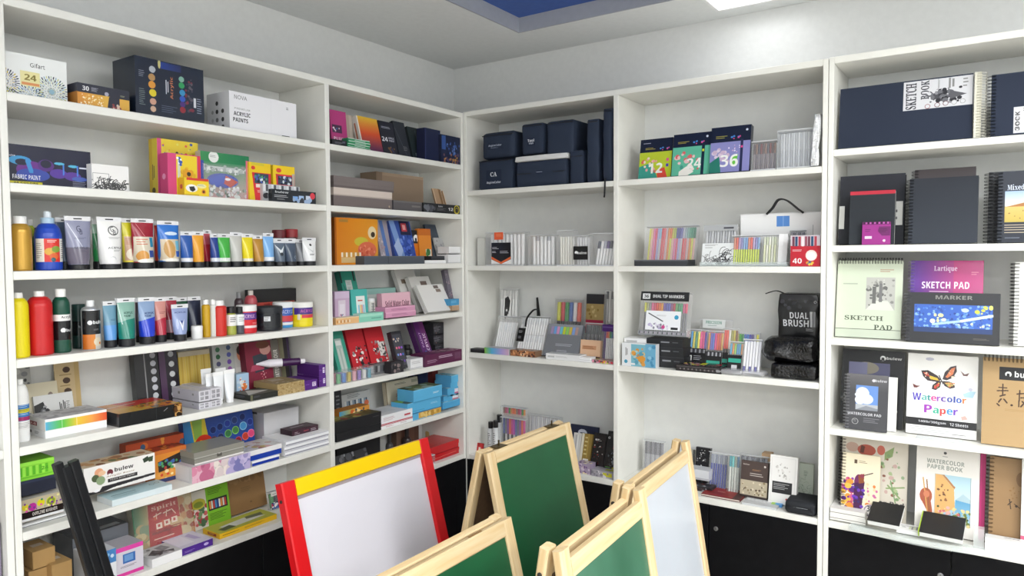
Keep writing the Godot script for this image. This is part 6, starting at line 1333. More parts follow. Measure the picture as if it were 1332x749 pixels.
	pens("pen_pack", "clear pack of brown and grey pens beside the lilac pack", "", ["B", 1.952, 1.4271, 0.03, 0.0952, 0.1148], .03, 10, "5a4a4a,8a6a5a,4a4a54,7a3a34", {"tilt": 6, "body": "8a8084,6a6066", "capf": .4})
	var foil = pens("pen_pack", "shiny foil-wrapped bundle of silver pens by the right panel", "", ["B", 1.952, 1.5446, 0.02, 0.1289, 0.1444], .05, 13, "b8babc,d8dadc", {"tilt": 3, "body": "a8aaae,d0d2d6", "capf": .5, "alpha": .22, "tint": "e8ecf0"})
	var fm = soft_box(textured("foil", "d8dadc", "f4f4f6", .08, Vector3(8, 8, 8), .15, 1.2, .8), .028, .19, .05, .004, 0.0, .012, 4)
	obj("foil_flap", fm, foil).position = Vector3(.075, 0, .012)
	# clear pen cases
	carton("pen_tray", "low dark tray under the clear case of rainbow pens", "tray", "", ["B", 1.587, 1.0203, 0.006, 0.2332, 0.026], .09, "b 33363c;r 0 0 100 20 6a6e74", "2e3136", {"fin": 1})
	pens("pen_case", "clear case of rainbow pens ordered from yellow to green", "", ["B", 1.587, 1.0175, 0.1, 0.2344, 0.1717], .022, 22, "d8d84a,e8c8a0,e07ab0,d84a6a,a8a8d8,8ac0e0,d83a4a,e0606a,c8b8c0,e08a3a,d8703a,c8c04a,a8b84a,4a4a9a,3a3a8a,6a6ab0,b8bac8,9ab0b8,7aa8a0,4a9a7a,2a8a6a,1f7a5a", {"tilt": 14, "body": "d8d84a,e8b8b0,e07ab0,d84a6a,a8a8d8,c8c8d0,d83a4a,e0606a,d8b8c0,e08a3a", "capf": .3, "alpha": .14})
	pens("pen_set", "grey-topped pen set with a black ink flower drawing", "", ["B", 1.587, 1.2411, 0.07, 0.1387, 0.1661], .02, 11, "c8cacc,a8aaae", {"tilt": 12, "body": "d0d2d4", "capf": .4, "head": .04, "card": [["grey_header", 0, 0, 100, 15, "b b4b6b8;r 60 40 30 30 55565a"], ["drawing_card", 0, 46, 100, 54, "b eceeee;z 53 8 6.5 48 7 2 555;z 54 9 19 34 6 2 888;k 3 40 44 50 44 44 4 333;k 5 20 4 70 40 26 3 777;s 4 14 40 50 50 40 1 2.5 333,888"]]})
	pens("pen_set", "pack of highlighters with lime barrels and pastel caps", "", ["B", 1.587, 1.3523, 0.06, 0.1145, 0.121], .02, 11, "d88a6a,e0604a,b8a0c8,8a8ac0,8ab0d8,6a9ad0", {"tilt": 10, "body": "c8d82a,d0dc4a", "capf": .45})
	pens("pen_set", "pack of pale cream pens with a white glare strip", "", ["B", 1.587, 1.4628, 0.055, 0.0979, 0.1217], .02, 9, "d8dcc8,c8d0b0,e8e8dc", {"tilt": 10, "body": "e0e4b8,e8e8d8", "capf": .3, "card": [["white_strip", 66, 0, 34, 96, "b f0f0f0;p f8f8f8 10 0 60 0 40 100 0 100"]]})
	var wb = carton("carry_bag", "white paper carry bag with a blue tab behind the pen sets", "bag", "", ["B", 1.587, 1.4673, 0.13, 0.3072, 0.2081], .1, "b ececec;r 46 6 16 20 5a90d8;r 54 6 .8 20 a8c8f0;r 0 0 100 2 d8d8d8;r 90 24 .6 30 999", "e4e4e4")
	var hw = ["B", 1.587, 1.4673, 0.13, 0.3072, 0.2081]
	strap("handle", wb, pm("1a1a1c", .7), [Vector3(-.05, hw[5] - .004, .002), Vector3(-.025, hw[5] + .02, .012), Vector3(-.002, hw[5] + .05, .018), Vector3(.03, hw[5] + .046, .018), Vector3(.07, hw[5] + .012, .012), Vector3(.09, hw[5] - .004, .002)], .02, .003)
	var cs = carton("pen_rest", "low clear stand in front of the pen sets", "stand", "", ["B", 1.587, 1.3561, 0.01, 0.3387, 0.0164], .05, "b c8d0d0;r 0 0 100 30 e0e8e8", "d0d8d8", {"fin": 1})
	cs.get_child(0).material_override = clear("e8f4f4", .25)
	pens("pen_set", "dark-tipped pen pack between the glare pack and the red box", "", ["B", 1.587, 1.5387, 0.09, 0.0592, 0.138], .02, 6, "8a8a8e,5a5a60", {"tilt": 8, "body": "a8a8ac", "capf": .3})
	carton("marker_box", "red marker box printed 40 with a round pale badge", "box", "", ["B", 1.587, 1.5888, 0.012, 0.1055, 0.1159], .05, "b b81f30;r 0 0 100 34 c8bcc4;x 6 4 84 32 8 6a3a4a,2a4a6a,a83a4a,e8d8dc,8a4a5a;z 55 7 46 34 8 2 e8c8cc;T 24 82 32 18 f0f0f0 40;c 70 64 19 e8d8d0;c 70 66 15 f0e8e4;s 3 8 58 84 24 10 3 5 d8a03a,e0c04a,4a6a8a", "ac1c2c", {"fin": 1})
	# dual tip markers
	var wl = ["B", 1.2448, 0.8872, 0.05, 0.1007, 0.03]
	carton("pen_box", "small white box under the marker display, left of the black boxes", "box", "", wl, .09, "b ececec;r 10 30 50 40 bbb;r 0 0 100 10 d8d8d8", "e8e8e8")
	carton("paint_box", "white box with an orange and blue underwater painting", "box", "", ["B", 1.159, 0.9218, 0.012, 0.1554, 0.0986], .035, "b e4e6e8;r 28 4 72 96 7ab4c4;s 3 30 32 20 46 70 2 7 d89a4a,c88a3a,5a9ab0,a8c8c8,d8b87a;p d8963c 40 60 62 50 76 66 60 80;r 70 0 30 100 6aa8c8;s 4 8 70 10 26 80 3 5 8ac0d8,4a8ab0;r 28 86 12 8 e8e8e8;r 10.8 20 2.4 36 888;r 14.8 24 2.4 28 888;c 12 80 5 4a9ab8", "dcdee2", {"fin": 1})
	for q in [[["B", 1.159, 1.0279, 0.052, 0.1609, 0.0459], "black box at the foot of the pile under the dual tip markers"], [["B", 1.2044, 1.0235, 0.054, 0.1612, 0.039], "black box in the middle of the pile under the dual tip markers"], [["B", 1.243, 1.0191, 0.056, 0.1614, 0.0358], "black box on top of the pile under the dual tip markers"]]:
		carton("marker_box", q[1], "box", "black boxes under the dual tip markers", q[0], .12, "b 1a1c20;r 40 30 24 16 8a8c90;r 0 0 100 6 2c2e34;r 72 34 16 10 55575c", "17181c")
	var dt = ["B", 1.2842, 1.006, 0.06, 0.2174, 0.1874]
	pens("marker_display", "large clear marker box titled 36 DUAL TIP MARKERS", "", dt, .04, 18, "c8c83a,a8a87a,8a8a8a,d85a8a,c83a5a,d8402a,e0702a,d8902a,6a4a9a,4a4aa8,5a5ab0,8a4a7a,b83a4a,5a9a5a,2a8a5a,3a9a6a,c85a8a,d84a6a", {"tilt": 11, "body": "6a6c72,74767c", "capf": .3, "head": .2, "card": [["title_band", 0, 0, 100, 21, "b 222428;r 4 24 16 60 d8dadc;T 12 54 10 34 222428 36;T 58 52 64 34 e8eaec DUAL TIP MARKERS"], ["picture_card", 14, 44, 72, 44, "b eceef2;l 8 14 50 54 2.4 44484e;z 57 32 22 36 8 2 999;c 88 30 6 3a9ac0;s 3 24 10 62 60 30 1.5 4 b8b0d0,8a8a9a,d0c8dc;c 52 82 5 c84a8a;r 74 84 20 12 222428"], ["base_band", 0, 90, 100, 10, "b 8a8c90;x 2 20 96 50 30 5a5c60,a8a0b0,9a9ca0"]]})
	# bright marker packs
	pens("marker_pack", "clear pack with a printed white header behind the bright markers", "", ["B", 1.159, 1.1841, 0.2, 0.1399, 0.197], .015, 12, "e05a3a,d8a03a,3a9a8a,d85a9a", {"tilt": 6, "body": "d8d8d8", "head": .2, "card": [["header", 10, 0, 70, 20, "b e4e8e6;T 50 36 70 34 6a9a8a PRECISION;z 3 24 66 50 20 1 9ab0a8"]]})
	pens("marker_pack", "black-labelled pack of vivid markers, left one of three", "", ["B", 1.159, 1.1327, 0.12, 0.0802, 0.1572], .02, 7, "3a9ad8,d8c83a,3a8a6a,e8e03a,e83a8a,d82a7a,5a3ab0", {"tilt": 14, "body": "26262a", "capf": .5, "card": [["black_label", 0, 52, 100, 48, "b 1c1c20;x 4 4 92 20 8 3a3a40,8a8a90;r 10 40 16 30 d8d8d8;z 3 34 40 50 30 3 9a9aa0"]]})
	pens("marker_pack", "black-labelled pack of orange and violet markers, middle one of three", "", ["B", 1.159, 1.2087, 0.11, 0.0713, 0.1557], .02, 7, "d88a2a,5a5ab8,4a6ac8,d83a8a,e0442a,c8402a,d8a83a", {"tilt": 14, "body": "2a2a2e", "capf": .5, "card": [["black_label", 0, 56, 100, 44, "b 1c1c20;x 4 4 92 24 8 3a3a40,a8a8ae;r 10 56 80 24 3aa892"]]})
	pens("marker_pack", "pack of red, white and olive markers, right one of three", "", ["B", 1.159, 1.2696, 0.12, 0.0635, 0.1701], .02, 6, "d83a2a,e8604a,f0e8e0,9a9a3a,c8b83a,8a5a3a", {"tilt": 12, "body": "2a2a2e", "capf": .5, "card": [["black_label", 0, 60, 100, 40, "b 1c1c20;r 8 40 84 24 3aa892;z 3 20 74 60 16 2 999"]]})
	pens("marker_pack", "rear row of yellow, green and blue markers right of the three packs", "", ["B", 1.159, 1.3266, 0.17, 0.1005, 0.1518], .02, 9, "e8e03a,5ac04a,2f9a5a,2f6ac0,2a7ad0,3a3ab0,5a4a9a,c8cad0", {"tilt": 8, "body": "d8d8dc", "capf": .5})
	pens("marker_pack", "small black pack with a teal band before the rear row", "", ["B", 1.159, 1.3119, 0.06, 0.0586, 0.1227], .02, 6, "3a9ac8,d88a3a,8ac04a,3a8ab8", {"tilt": 16, "body": "3a3a40", "capf": .4, "card": [["teal_label", 0, 46, 100, 54, "b 1c1c20;r 6 20 88 26 3aa892;r 30 60 40 20 c8c8cc;x 6 84 88 12 7 8a8a90"]]})
	pens("pen_pack", "white pens with dark blue tips in a clear sleeve", "", ["B", 1.159, 1.3787, 0.05, 0.0749, 0.1372], .02, 6, "f0f0f2,e4e4ea", {"tilt": 16, "body": "3a3a9a,f0f0f4", "capf": .82})
	carton("brush_pen_tray", "flat black tray of brush pens with pink and yellow window", "tray", "", ["B", 1.159, 1.1848, 0.004, 0.1886, 0.0257], .1, "b 1e1c1e;r 2 20 96 20 4a4648;x 4 50 90 30 20 3a3638,6a6466", "1c1a1c", {"fin": 1, "top": "b 2a2628;s 3 26 4 20 60 60 2 5 d85a6a,c8c03a,e0a0a0,d8d84a,5a3a3a;p c8c83a 44 10 56 0 60 60 46 70;r 66 40 24 40 6a2a34;r 78 20 12 20 d83a4a"})
	for q in [[["B", 1.159, 1.3048, 0.008, 0.11, 0.0226], "crumpled clear wrapper lying at the shelf edge before the teal packs"], [["B", 1.159, 1.3991, 0.015, 0.0767, 0.0235], "crumpled clear wrapper between white pens and the black bag"]]:
		q[0][5] = .02
		plain("plastic_wrapper", q[1], "wrapper", "crumpled clear wrappers", q[0], .06, clear("f0f0f4", .3), {"r": .008, "lumps": .014, "seed": 8})
	var blk = textured("shiny_black", "0b0b0d", "111114", .05, Vector3(6, 6, 6), .22, .9)
	var dbw = ["B", 1.159, 1.5321, 0.16, 0.1535, 0.319]
	var db = plain("marker_bag", "black glossy bag printed DUAL BRUSH against the right panel", "bag", "", ["B", 1.159, 1.5321, 0.16, 0.1535, 0.319], .1, blk, {"r": .012, "lumps": .01, "fin": 1, "art": "b 161619;r 0 0 100 8 2a2a2e;s 3 10 10 4 80 16 2 6 2c2c32,3a3a42;T 54 27 44 8 e0e0e4 DUAL;T 46 37 62 9 e0e0e4 BRUSH;x 80 22 14 19 2 c8c8cc,8a8a90;z 58 70 43 24 4 2 c0c0c4;c 92 10 4 c8c8cc;c 92 10 2.4 161619"})
	strap("drawstring", db, pm("1a1a1c", .6), [Vector3(-dbw[4] * .42, dbw[5] - .003, -.05), Vector3(-dbw[4] * .6, dbw[5] + .008, -.03), Vector3(-dbw[4] * .85, dbw[5] - .004, -.02)], .006)
	plain("marker_bag", "black wrapped bag lying in front of the DUAL BRUSH bag", "bag", "", ["B", 1.2172, 1.527, 0.035, 0.1911, 0.0968], .11, blk, {"r": .03, "lumps": .03, "bulge": .08, "seed": 11})
	plain("marker_bag", "flattened black wrapped bag at the bottom of the right end", "bag", "", ["B", 1.159, 1.5442, 0.02, 0.1642, 0.0584], .12, blk, {"r": .012, "lumps": .015, "seed": 17})
	# counter shelf, right bay
	pens("pen_pack", "pack of grey pens standing alone near the white easel", "", ["B", 0.652, 0.917, 0.17, 0.0991, 0.1497], .025, 8, "6a6a70,8a8a90", {"tilt": 5, "body": "9a9aa0,b8b8be", "capf": .4})
	carton("pen_pack", "small mauve pack behind the tall easel posts", "pack", "", ["B", 0.652, 0.9608, 0.02, 0.0527, 0.0317], .03, "b 8a7a98;s 3 12 10 10 80 80 5 10 5a4a6a,b8a8c0", "8a7a98")
	pens("pen_pack", "black pack of cream-banded pens right of the white easel", "", ["B", 0.652, 1.0841, 0.19, 0.0591, 0.1381], .02, 5, "d8d4c0,2a2a2c", {"tilt": 6, "body": "1c1c1e", "capf": .45})
	carton("pen_pack", "black foil pack with silver glints", "pack", "", ["B", 0.652, 1.15, 0.15, 0.064, 0.1558], .02, "b 26262a;s 3 60 6 4 88 92 2 5 c8c8c8,6a6a6e,e8e8e8,3a3a3e", "202024", {"tilt": 8, "fin": 1})
	pens("pen_pack", "pack of royal blue pens with grey tips", "", ["B", 0.652, 1.2248, 0.12, 0.0781, 0.1502], .02, 7, "8a90a0,a8acb8", {"tilt": 12, "body": "2f3f9a,2a3488", "capf": .28})
	pens("pen_pack", "narrow pack of white and teal pens", "", ["B", 0.652, 1.2971, 0.1, 0.0473, 0.1596], .02, 4, "2a9aa8,5ac0c0,8a9a8a,3a6a8a", {"tilt": 8, "body": "d8dcd4,b8c0b8", "capf": .3})
	pens("pen_pack", "row of silver pens standing behind the brown card", "", ["B", 0.652, 1.3589, 0.17, 0.1189, 0.1505], .02, 10, "7a7c84,a8aab2", {"tilt": 5, "body": "b0b2b8", "capf": .4})
	carton("pen_set_box", "brown card box with beige pattern and fine white lettering", "box", "", ["B", 0.652, 1.3862, 0.08, 0.1062, 0.1463], .025, "b 4a3c38;T 20 10 24 4 d8d0c8 bulew;c 88 10 4 d8d0c8;z 59 42 21.5 40 5 2 d8a06a;z 3 34 32 56 10 2 c8c0b8;r 0 52 100 40 b8ac94;s 4 30 4 54 92 34 2 4 5a4a3a,d8cdb4,8a7a5a;r 0 94 100 6 332a28", "42352f", {"tilt": 10})
	carton("small_box", "tiny tan box peeking over the brown card", "box", "", ["B", 0.7828, 1.406, 0.2, 0.0371, 0.032], .04, "b b89a78;r 0 40 100 20 d8c8b0", "a88a68")
	carton("pen_set_box", "white framed box with a black text panel", "box", "", ["B", 0.652, 1.5, 0.07, 0.1042, 0.1869], .03, "b ebe9e6;r 6 4 88 92 dedcd8;r 8 5 84 90 ebe9e6;s 3 24 24 12 54 34 1.5 4 c8c4c0,b0aca8,dcd8d4;r 12 54 72 24 242426;z 4 16 58 60 14 4 c8c8c8;c 66 88 4 c03a3a;c 76 88 4 444", "dcdad6", {"tilt": 10})
	carton("drawing_pad", "pale green-grey pad leaning against the right panel", "pad", "", ["B", 0.652, 1.5669, 0.15, 0.0604, 0.1555], .015, "b b4bcae;r 0 0 100 2 8a8a80;z 3 40 20 30 14 4 6a7264;k 5 20 10 40 80 50 5 7a8a78;s 3 40 6 50 88 44 1 3 8a9684,c8ccc0,6a7a66", "aab2a4", {"tilt": 6})
	carton("pen_case", "white plastic case lying open near the blue pens", "case", "", ["B", 0.6895, 1.1558, 0.1, 0.0864, 0.0424], .06, "b d8dade;r 0 80 100 20 b8bac0", "d0d2d8", {"fin": 1, "tilt": 0})
	carton("pen_pack", "black flat pack under the white case", "pack", "", ["B", 0.652, 1.1783, 0.07, 0.0885, 0.02], .08, "b 222226;s 3 16 0 0 100 100 3 6 4a4a50,8a8a8e,3a2a2c", "202024", {"top": "b 2a2a2e;s 3 20 0 0 100 100 3 7 4a4a50,a8a8ac,6a3a34"})
	carton("art_book", "dark red book lying flat at the counter edge", "book", "", ["B", 0.652, 1.273, 0.02, 0.1564, 0.0094], .12, "b 5a1c1c;r 0 20 100 50 d8ccc0;r 0 78 100 22 4a1616", "6a2020", {"top": "b 8a2422;h 10 0 70 80 a02a26 7a201e;z 60 31 45 30 10 2 d8b8a8;r 80 0 20 100 4a2a28"})
	pens("pen_tray", "clear flat tray of white pens at the counter edge", "", ["B", 0.652, 1.4293, 0.01, 0.1321, 0.0076], .1, 8, "d8d8d8,c84a4a,b8b8bc", {"cat": "tray", "body": "e0e0e0"})
	carton("pen_pack", "small blue and green flat pack beside the black case", "pack", "", ["B", 0.652, 1.4851, 0.05, 0.0406, 0.0096], .07, "b 4a8ac8;r 0 0 50 100 8ac04a", "4a8ac0", {"top": "b 5aa0d8;p a8d05a 0 0 60 0 30 100 0 100;r 50 30 30 40 e0e8f0"})
	bag("zip_case", "black zip case at the right end of the counter shelf", "", ["B", 0.652, 1.5816, 0.004, 0.1239, 0.0501], .13, "14171c", "b 14171c;z 61 4 46 92 8 2 c8ccd0", {"cat": "case", "mark": [30, 34, 56, 18], "r": .014, "lumps": .003, "zip": .45})
func goods_right():
	# big landscape sketch books
	pad("sketch_book", "large navy landscape sketch book with a pale portrait label", "book", "", ["R", 2.008, 1.8981, 0.03, 0.4099, 0.2226], .03, "b 222b3e;r 50 2 50 46 d4d4d8;V 56 26 8 42 2c2c34 SKETCH;V 66 18 6 30 2c2c34 BOOK;e 79 30 9 8 4a4a50;s 3 60 68 18 24 22 .5 2 2a2a30,6a6a70,8a8a90,d4d4d8;p 5a5a60 84 22 96 30 84 36;r 75.44 3 0.42 16.2 555;r 76.14 4.8 0.42 12.6 555;r 83 3 1.5 16.2 888;r 85.5 4.8 1.5 12.6 888;o 68 44 2 8a4a50 d4d4d8;o 75 43 2 6a3a40 d4d4d8;o 81 42 2 6a3a40 d4d4d8;o 87 41.5 2 999 d4d4d8;o 93 41 2 999 d4d4d8;z 5 93 6 4 16 3 888", {"tilt": 9, "spiral": "n", "cover": "1c2436", "fin": 2})
	pad("paper_pad", "cream spiral pad edge between the two navy sketch books", "pad", "", ["R", 2.008, 2.1172, 0.02, 0.0192, 0.2207], .03, "b d8d5c4;r 80 0 20 100 c8c4b0", {"tilt": 7, "spiral": "r", "cover": "d8d5c4", "wire": "e0ded4", "pitch": .009})
	pad("sketch_book", "navy landscape sketch book cut off by the right edge", "book", "", ["R", 2.008, 2.284, 0.03, 0.26, 0.2066], .03, "b 222b3e;r 24 56 76 42 d4d4d8;z 64 34 58.5 36 7 2 2c2c34;R 28 78 5 30 444 BOOK;e 46 80 9 12 4a4a50;s 3 40 36 66 24 28 .6 2 2a2a30,6a6a70,8a8a90;o 28 72 1.6 444 d4d4d8;o 28 82 1.6 444 d4d4d8;o 28 92 1.6 444 d4d4d8", {"tilt": 8, "spiral": "l", "cover": "1c2436", "fin": 2})
	# black notebooks
	pad("note_book", "black hardback notebook with white clips at both sides", "notebook", "", ["R", 1.664, 1.7986, 0.06, 0.2129, 0.2526], .03, "b 23252b;h 0 0 100 60 2a2c34 202227;r 0 44 9 34 c8c8c4;r 84 40 14 34 b8b8b4;r 87 52 3 4 555;r 87 62 3 4 666", {"tilt": 8, "spiral": "n", "cover": "1d1f24", "paper": "2a2c30", "fin": 2})
	pad("note_book", "smaller black notebook with a red band on its top edge", "notebook", "", ["R", 1.664, 1.8079, 0.02, 0.1455, 0.1914], .022, "b 24282e;h 0 0 100 100 262a30 2b3036;r 0 0 100 7 b83040", {"tilt": 6, "spiral": "n", "cover": "1f2328", "fin": 2})
	carton("note_pad", "small magenta spiral notepad in front of the black notebooks", "notepad", "", ["R", 1.664, 1.8255, 0.004, 0.0901, 0.0801], .01, "b 9a2f86;r 0 0 100 12 6a1f5e;x 4 2 92 8 12 3a1038,b85aa8;p 6a1f60 60 20 100 20 100 60 70 60 56 40;r 10 62 26 12 e0c8dc;z 65 11 32 26 16 2 5a1850;z 3 60 30 34 20 3 4a1444;c 78 82 5 e0c8dc", "8a2878", {"tilt": 5, "fin": 1})
	pad("sketch_book", "tall taupe spiral sketch book behind the plain black one", "book", "", ["R", 1.664, 2.0224, 0.09, 0.1833, 0.2646], .02, "b 4a4447;h 0 0 100 100 504a4c 443f42", {"tilt": 8, "cover": "454043", "fin": 2})
	pad("sketch_book", "plain black spiral sketch book in the middle of its shelf", "book", "", ["R", 1.664, 2.0234, 0.03, 0.2022, 0.2259], .026, "b 2c3038;h 0 0 100 100 2a2e36 363b44", {"tilt": 7, "cover": "24272d", "fin": 2})
	pad("sketch_book", "black spiral pad edge behind the desert-picture pad", "book", "", ["R", 1.664, 2.1997, 0.09, 0.0972, 0.2394], .024, "b 1c1e22;r 0 0 30 100 24262c", {"tilt": 6, "cover": "1c1e22"})
	pad("sketch_book", "Mixed media spiral pad with a desert picture", "book", "", ["R", 1.664, 2.2744, 0.03, 0.1897, 0.2336], .024, "b 1b2230;S 38 23 50 8 d8e0f0 Mixed Media;h 10 28 80 22 9ab4d8 e0dcc8;p a8703a 10 50 40 44 58 38 80 42 90 50;p 7a4a26 44 48 58 38 70 48;h 10 50 80 22 d8b468 b8a44a;s 3 8 14 54 70 14 .5 1.2 8a6a3a;z 4 10 75 76 14 4 b8a890;z 66 11 93 26 2 2 8a90a0;c 50 12 4 d8dce8", {"tilt": 6, "cover": "1a1f2a"})
	# middle shelf
	pad("sketch_pad", "pale green SKETCH PAD with a street drawing and top spiral", "pad", "", ["R", 1.327, 1.7948, 0.05, 0.214, 0.2817], .02, "b cbd4bf;z 67 67 12 22 4 2 a05a3a;r 46 22 44 42 b8b8b2;s 3 60 48 24 40 38 1 3 8a8a86,6a6a68,c8c8c2,a8a8a2;p d4d8cc 60 52 80 52 90 64 46 64;r 56 34 6 22 6a6a68;r 66 30 5 24 777;z 4 10 30 24 4 1 a8b0a0;S 44 75 60 6 5a6052 SKETCH;S 74 86 28 6 4a5044 PAD;r 0 89 100 .8 3a4036;r 0 90 100 10 c4ccba", {"tilt": 9, "spiral": "t", "cover": "ccd4c2", "fin": 1, "pitch": .009})
	pad("sketch_pad", "purple to pink Lartique SKETCH PAD", "pad", "", ["R", 1.327, 2.0338, 0.08, 0.2174, 0.2806], .018, "g 0 0 100 100 5a3a98 c8285c;p b83078 60 0 100 0 100 100 30 100;g 0 0 60 100 5c3a9a a82f80;S 49 11 32 9 e8d0e8 Lartique;T 49 31 66 9 f4e8f4 SKETCH PAD;z 68 27 38.5 38 5 2 e0b8d8;e 30 60 12 4 d8a8c8;e 58 62 6 3 d8a8c8;z 4 84 14 10 5 2 e08aa8", {"tilt": 8, "cover": "8a2f80", "wire": "b8a8c8", "fin": 1})
	pad("marker_pad", "MARKER pad with a blue and yellow dappled picture", "pad", "", ["R", 1.327, 2.057, 0.02, 0.2709, 0.1709], .02, "b 2c2d31;T 52 10 40 8 8a8a84 MARKER;r 9 24 84 56 3a62b8;s 3 160 9 26 82 50 .6 2 4a7ad0,2f4f9a,6a9ad8,86b0e0,28408a;s 9 6 28 44 14 14 1 3 d8d8a0,f0ecc8;s 8 8 76 26 16 14 1 3 c8c84a,e0dc6a;e 64 34 4 4 b8c8d0;l 30 64 60 56 2.5 a8c8d8;l 60 56 92 44 3 c8d8d0;s 5 20 50 60 40 8 .6 1.6 d8d8b0,8ab0d8;r 9 70 84 10 2a3f70;z 69 73 89 18 4 2 8a8478", {"tilt": 8, "cover": "2a2b2f", "wire": "7a7a80"})
	pad("sketch_pad", "white spiral pad cut off at the right edge of the middle shelf", "pad", "", ["R", 1.327, 2.3116, 0.05, 0.1633, 0.2746], .024, "b e8e8e2;r 6 30 80 50 c8c8c2", {"tilt": 6, "cover": "e4e4de", "fin": 1})
	# watercolour pads
	pad("watercolor_pad", "large black bulew watercolour pad at the back left", "pad", "", ["R", 0.997, 1.8054, 0.09, 0.2093, 0.2787], .03, "b 1d1e22;c 66 10 4.5 e8e8e8;p 1d1e22 64 9 68 9 69 13 63 13;T 84 10 24 4 e8e8e8 bulew;r 12 17 66 30 5a5a78;e 40 24 20 8 8a8478;g 12 17 30 20 6a6a88 7a7a98;T 86 78 10 5 d8d8d8 PAD;s 3 14 2 60 12 14 1 2 8a8a8a,555", {"tilt": 9, "spiral": "n", "cover": "18191c", "fin": 1})
	pad("watercolor_pad", "white-edged watercolour block behind the cloud-picture pad", "pad", "", ["R", 0.997, 1.8254, 0.055, 0.1328, 0.1919], .014, "b e8e6e0;r 80 0 20 100 f2f2ee", {"tilt": 8, "spiral": "n", "cover": "d8d6d0"})
	pad("watercolor_pad", "grey WATERCOLOR PAD with a white cloud picture", "pad", "", ["R", 0.997, 1.7989, 0.02, 0.1355, 0.2], .016, "b 4a4a4e;h 0 0 100 30 6a686a 4a4a4e;c 66 10 4 d0d0d4;T 84 10 28 5 d0d0d4 bulew;r 24 20 54 44 6a90d0;e 40 34 16 11 e8ecf2;e 50 44 16 9 e0e6ee;e 34 46 12 8 f2f4f6;s 3 20 26 30 34 20 2 5 f2f4f8,d8dfe8;r 24 54 54 10 b4b8be;p 8a8e96 24 64 50 56 78 60 78 64;T 46 72 82 5 d8d8dc WATERCOLOR PAD;o 24 85 8 aaa 4a4a4e;z 70 20 83 8 4 2 c8c8c8;z 4 44 78 40 10 3 77777c", {"tilt": 8, "cover": "3c3c40", "wire": "9a9a9e", "fin": 1})
	pad("watercolor_pad", "white Watercolor Paper pad with butterflies and rainbow title", "pad", "", ["R", 0.997, 2.0284, 0.06, 0.2112, 0.2813], .024, "b ecebe8;p 33262a 20 21 30 20 44 26 49 31 45 34 30 33 23 28;p d8b43a 31 26 44 29 46 32 34 31;p b03a2c 23 23 30 23 33 28 27 27;s 11 9 22 22 12 8 .5 1.2 e8c8b0,d85a3a;p 33262a 51 30 54 21 62 14 70 12 71 19 66 27 57 31;p d87a4e 55 27 63 16 69 14 66 23 58 28;s 12 12 57 16 11 11 .5 1.3 3a2c2c,f0d8b8;p 33262a 50 32 44 33 37 38 36 43 42 44 48 40;p c8483a 47 34 40 38 39 42 43 42 47 38;s 13 9 39 35 8 7 .6 1.4 5a8a4a,e0b04a,8a2a2a;p 33262a 51 32 60 32 68 34 69 39 62 41 54 38;p b8a05a 54 34 63 33 67 37 60 39;s 14 10 55 33 12 6 .6 1.3 d8704a,4a7a4a,f0e0c0;l 46 26 52 36 1.2 2a2024;p 6a4a48 76 18 82 22 88 20 86 24 80 24;p 6a3a38 8 38 14 40 20 40 14 43 10 43;p a8c8d8 80 46 90 42 98 42 94 50 82 50;e 32 6 6 2 b8b8c8;e 90 40 3 2 b8b8c8;T 15 54 13 9 4a3ab0 W;T 25.5 55 8 6 5aa8a0 a;T 32.5 54.5 6 7 3a8a8a t;T 39.5 55 8 6 c83a8a e;T 46.5 55 6 6 8a4aa8 r;T 53.5 55 8 6 5a3a9a c;T 62 55 8 6 3a4a9a o;T 68.5 54 3 8 3a4a9a l;T 75 55 8 6 3a5ab0 o;T 82.5 55 6 6 d8703a r;T 32 68 12 10 9a3ab0 P;T 43 69.5 9 7 3aa88a a;T 53 71 9 9 c83a3a p;T 62.5 69.5 9 7 3a8ac8 e;T 71 69.5 7 7 6a3ab0 r;p c8a8a0 78 74 84 72 88 76 80 78;r 0 80 100 9 1d1d20;T 38 84.5 40 4 d8d8dc 140lb/300gsm;T 76 84.5 26 4 d8d8dc 12 Sheets;z 6 6 91 60 7 3 bbb;z 7 66 96 26 2 1 555", {"tilt": 9, "spiral": "n", "cover": "e4e2de", "fin": 1})
	pad("sketch_pad", "kraft spiral pad with black logo and ink brush characters", "pad", "", ["R", 0.997, 2.2366, 0.03, 0.1776, 0.2871], .022, "b ab8c60;h 0 0 100 100 a88a5e b5966a;r 26 10 74 15 17171a;c 40 18 5 f0f0f0;p 17171a 38 17 42 17 43 21 37 21;T 70 18 40 7 f0f0f0 bulew;l 26 34 38 34 2 3a2418;l 24 38 40 37 2 3a2418;l 32 30 32 42 2 3a2418;l 28 44 36 42 2 3a2418;l 30 47 26 51 2 3a2418;l 34 47 39 51 2 3a2418;l 24 53 27 55 2 3a2418;c 46 53 2 3a2418;l 54 40 72 38 2 3a2418;l 58 36 57 54 2 3a2418;l 66 36 66 50 2 3a2418;l 60 44 74 43 2 3a2418;l 62 48 72 54 2 3a2418;l 72 44 60 54 2 3a2418;z 4 36 58 50 3 2 9a7440", {"tilt": 8, "spiral": "t", "cover": "b88e50", "back": "a07a42"})
	carton("price_holder", "low clear acrylic sign holder in front of the butterfly pad", "holder", "", ["R", 0.997, 2.028, 0., 0.1375, 0.0018], .05, "b d8dcdc;r 0 80 100 20 e8ecec", "d8dcdc", {"fin": 1})
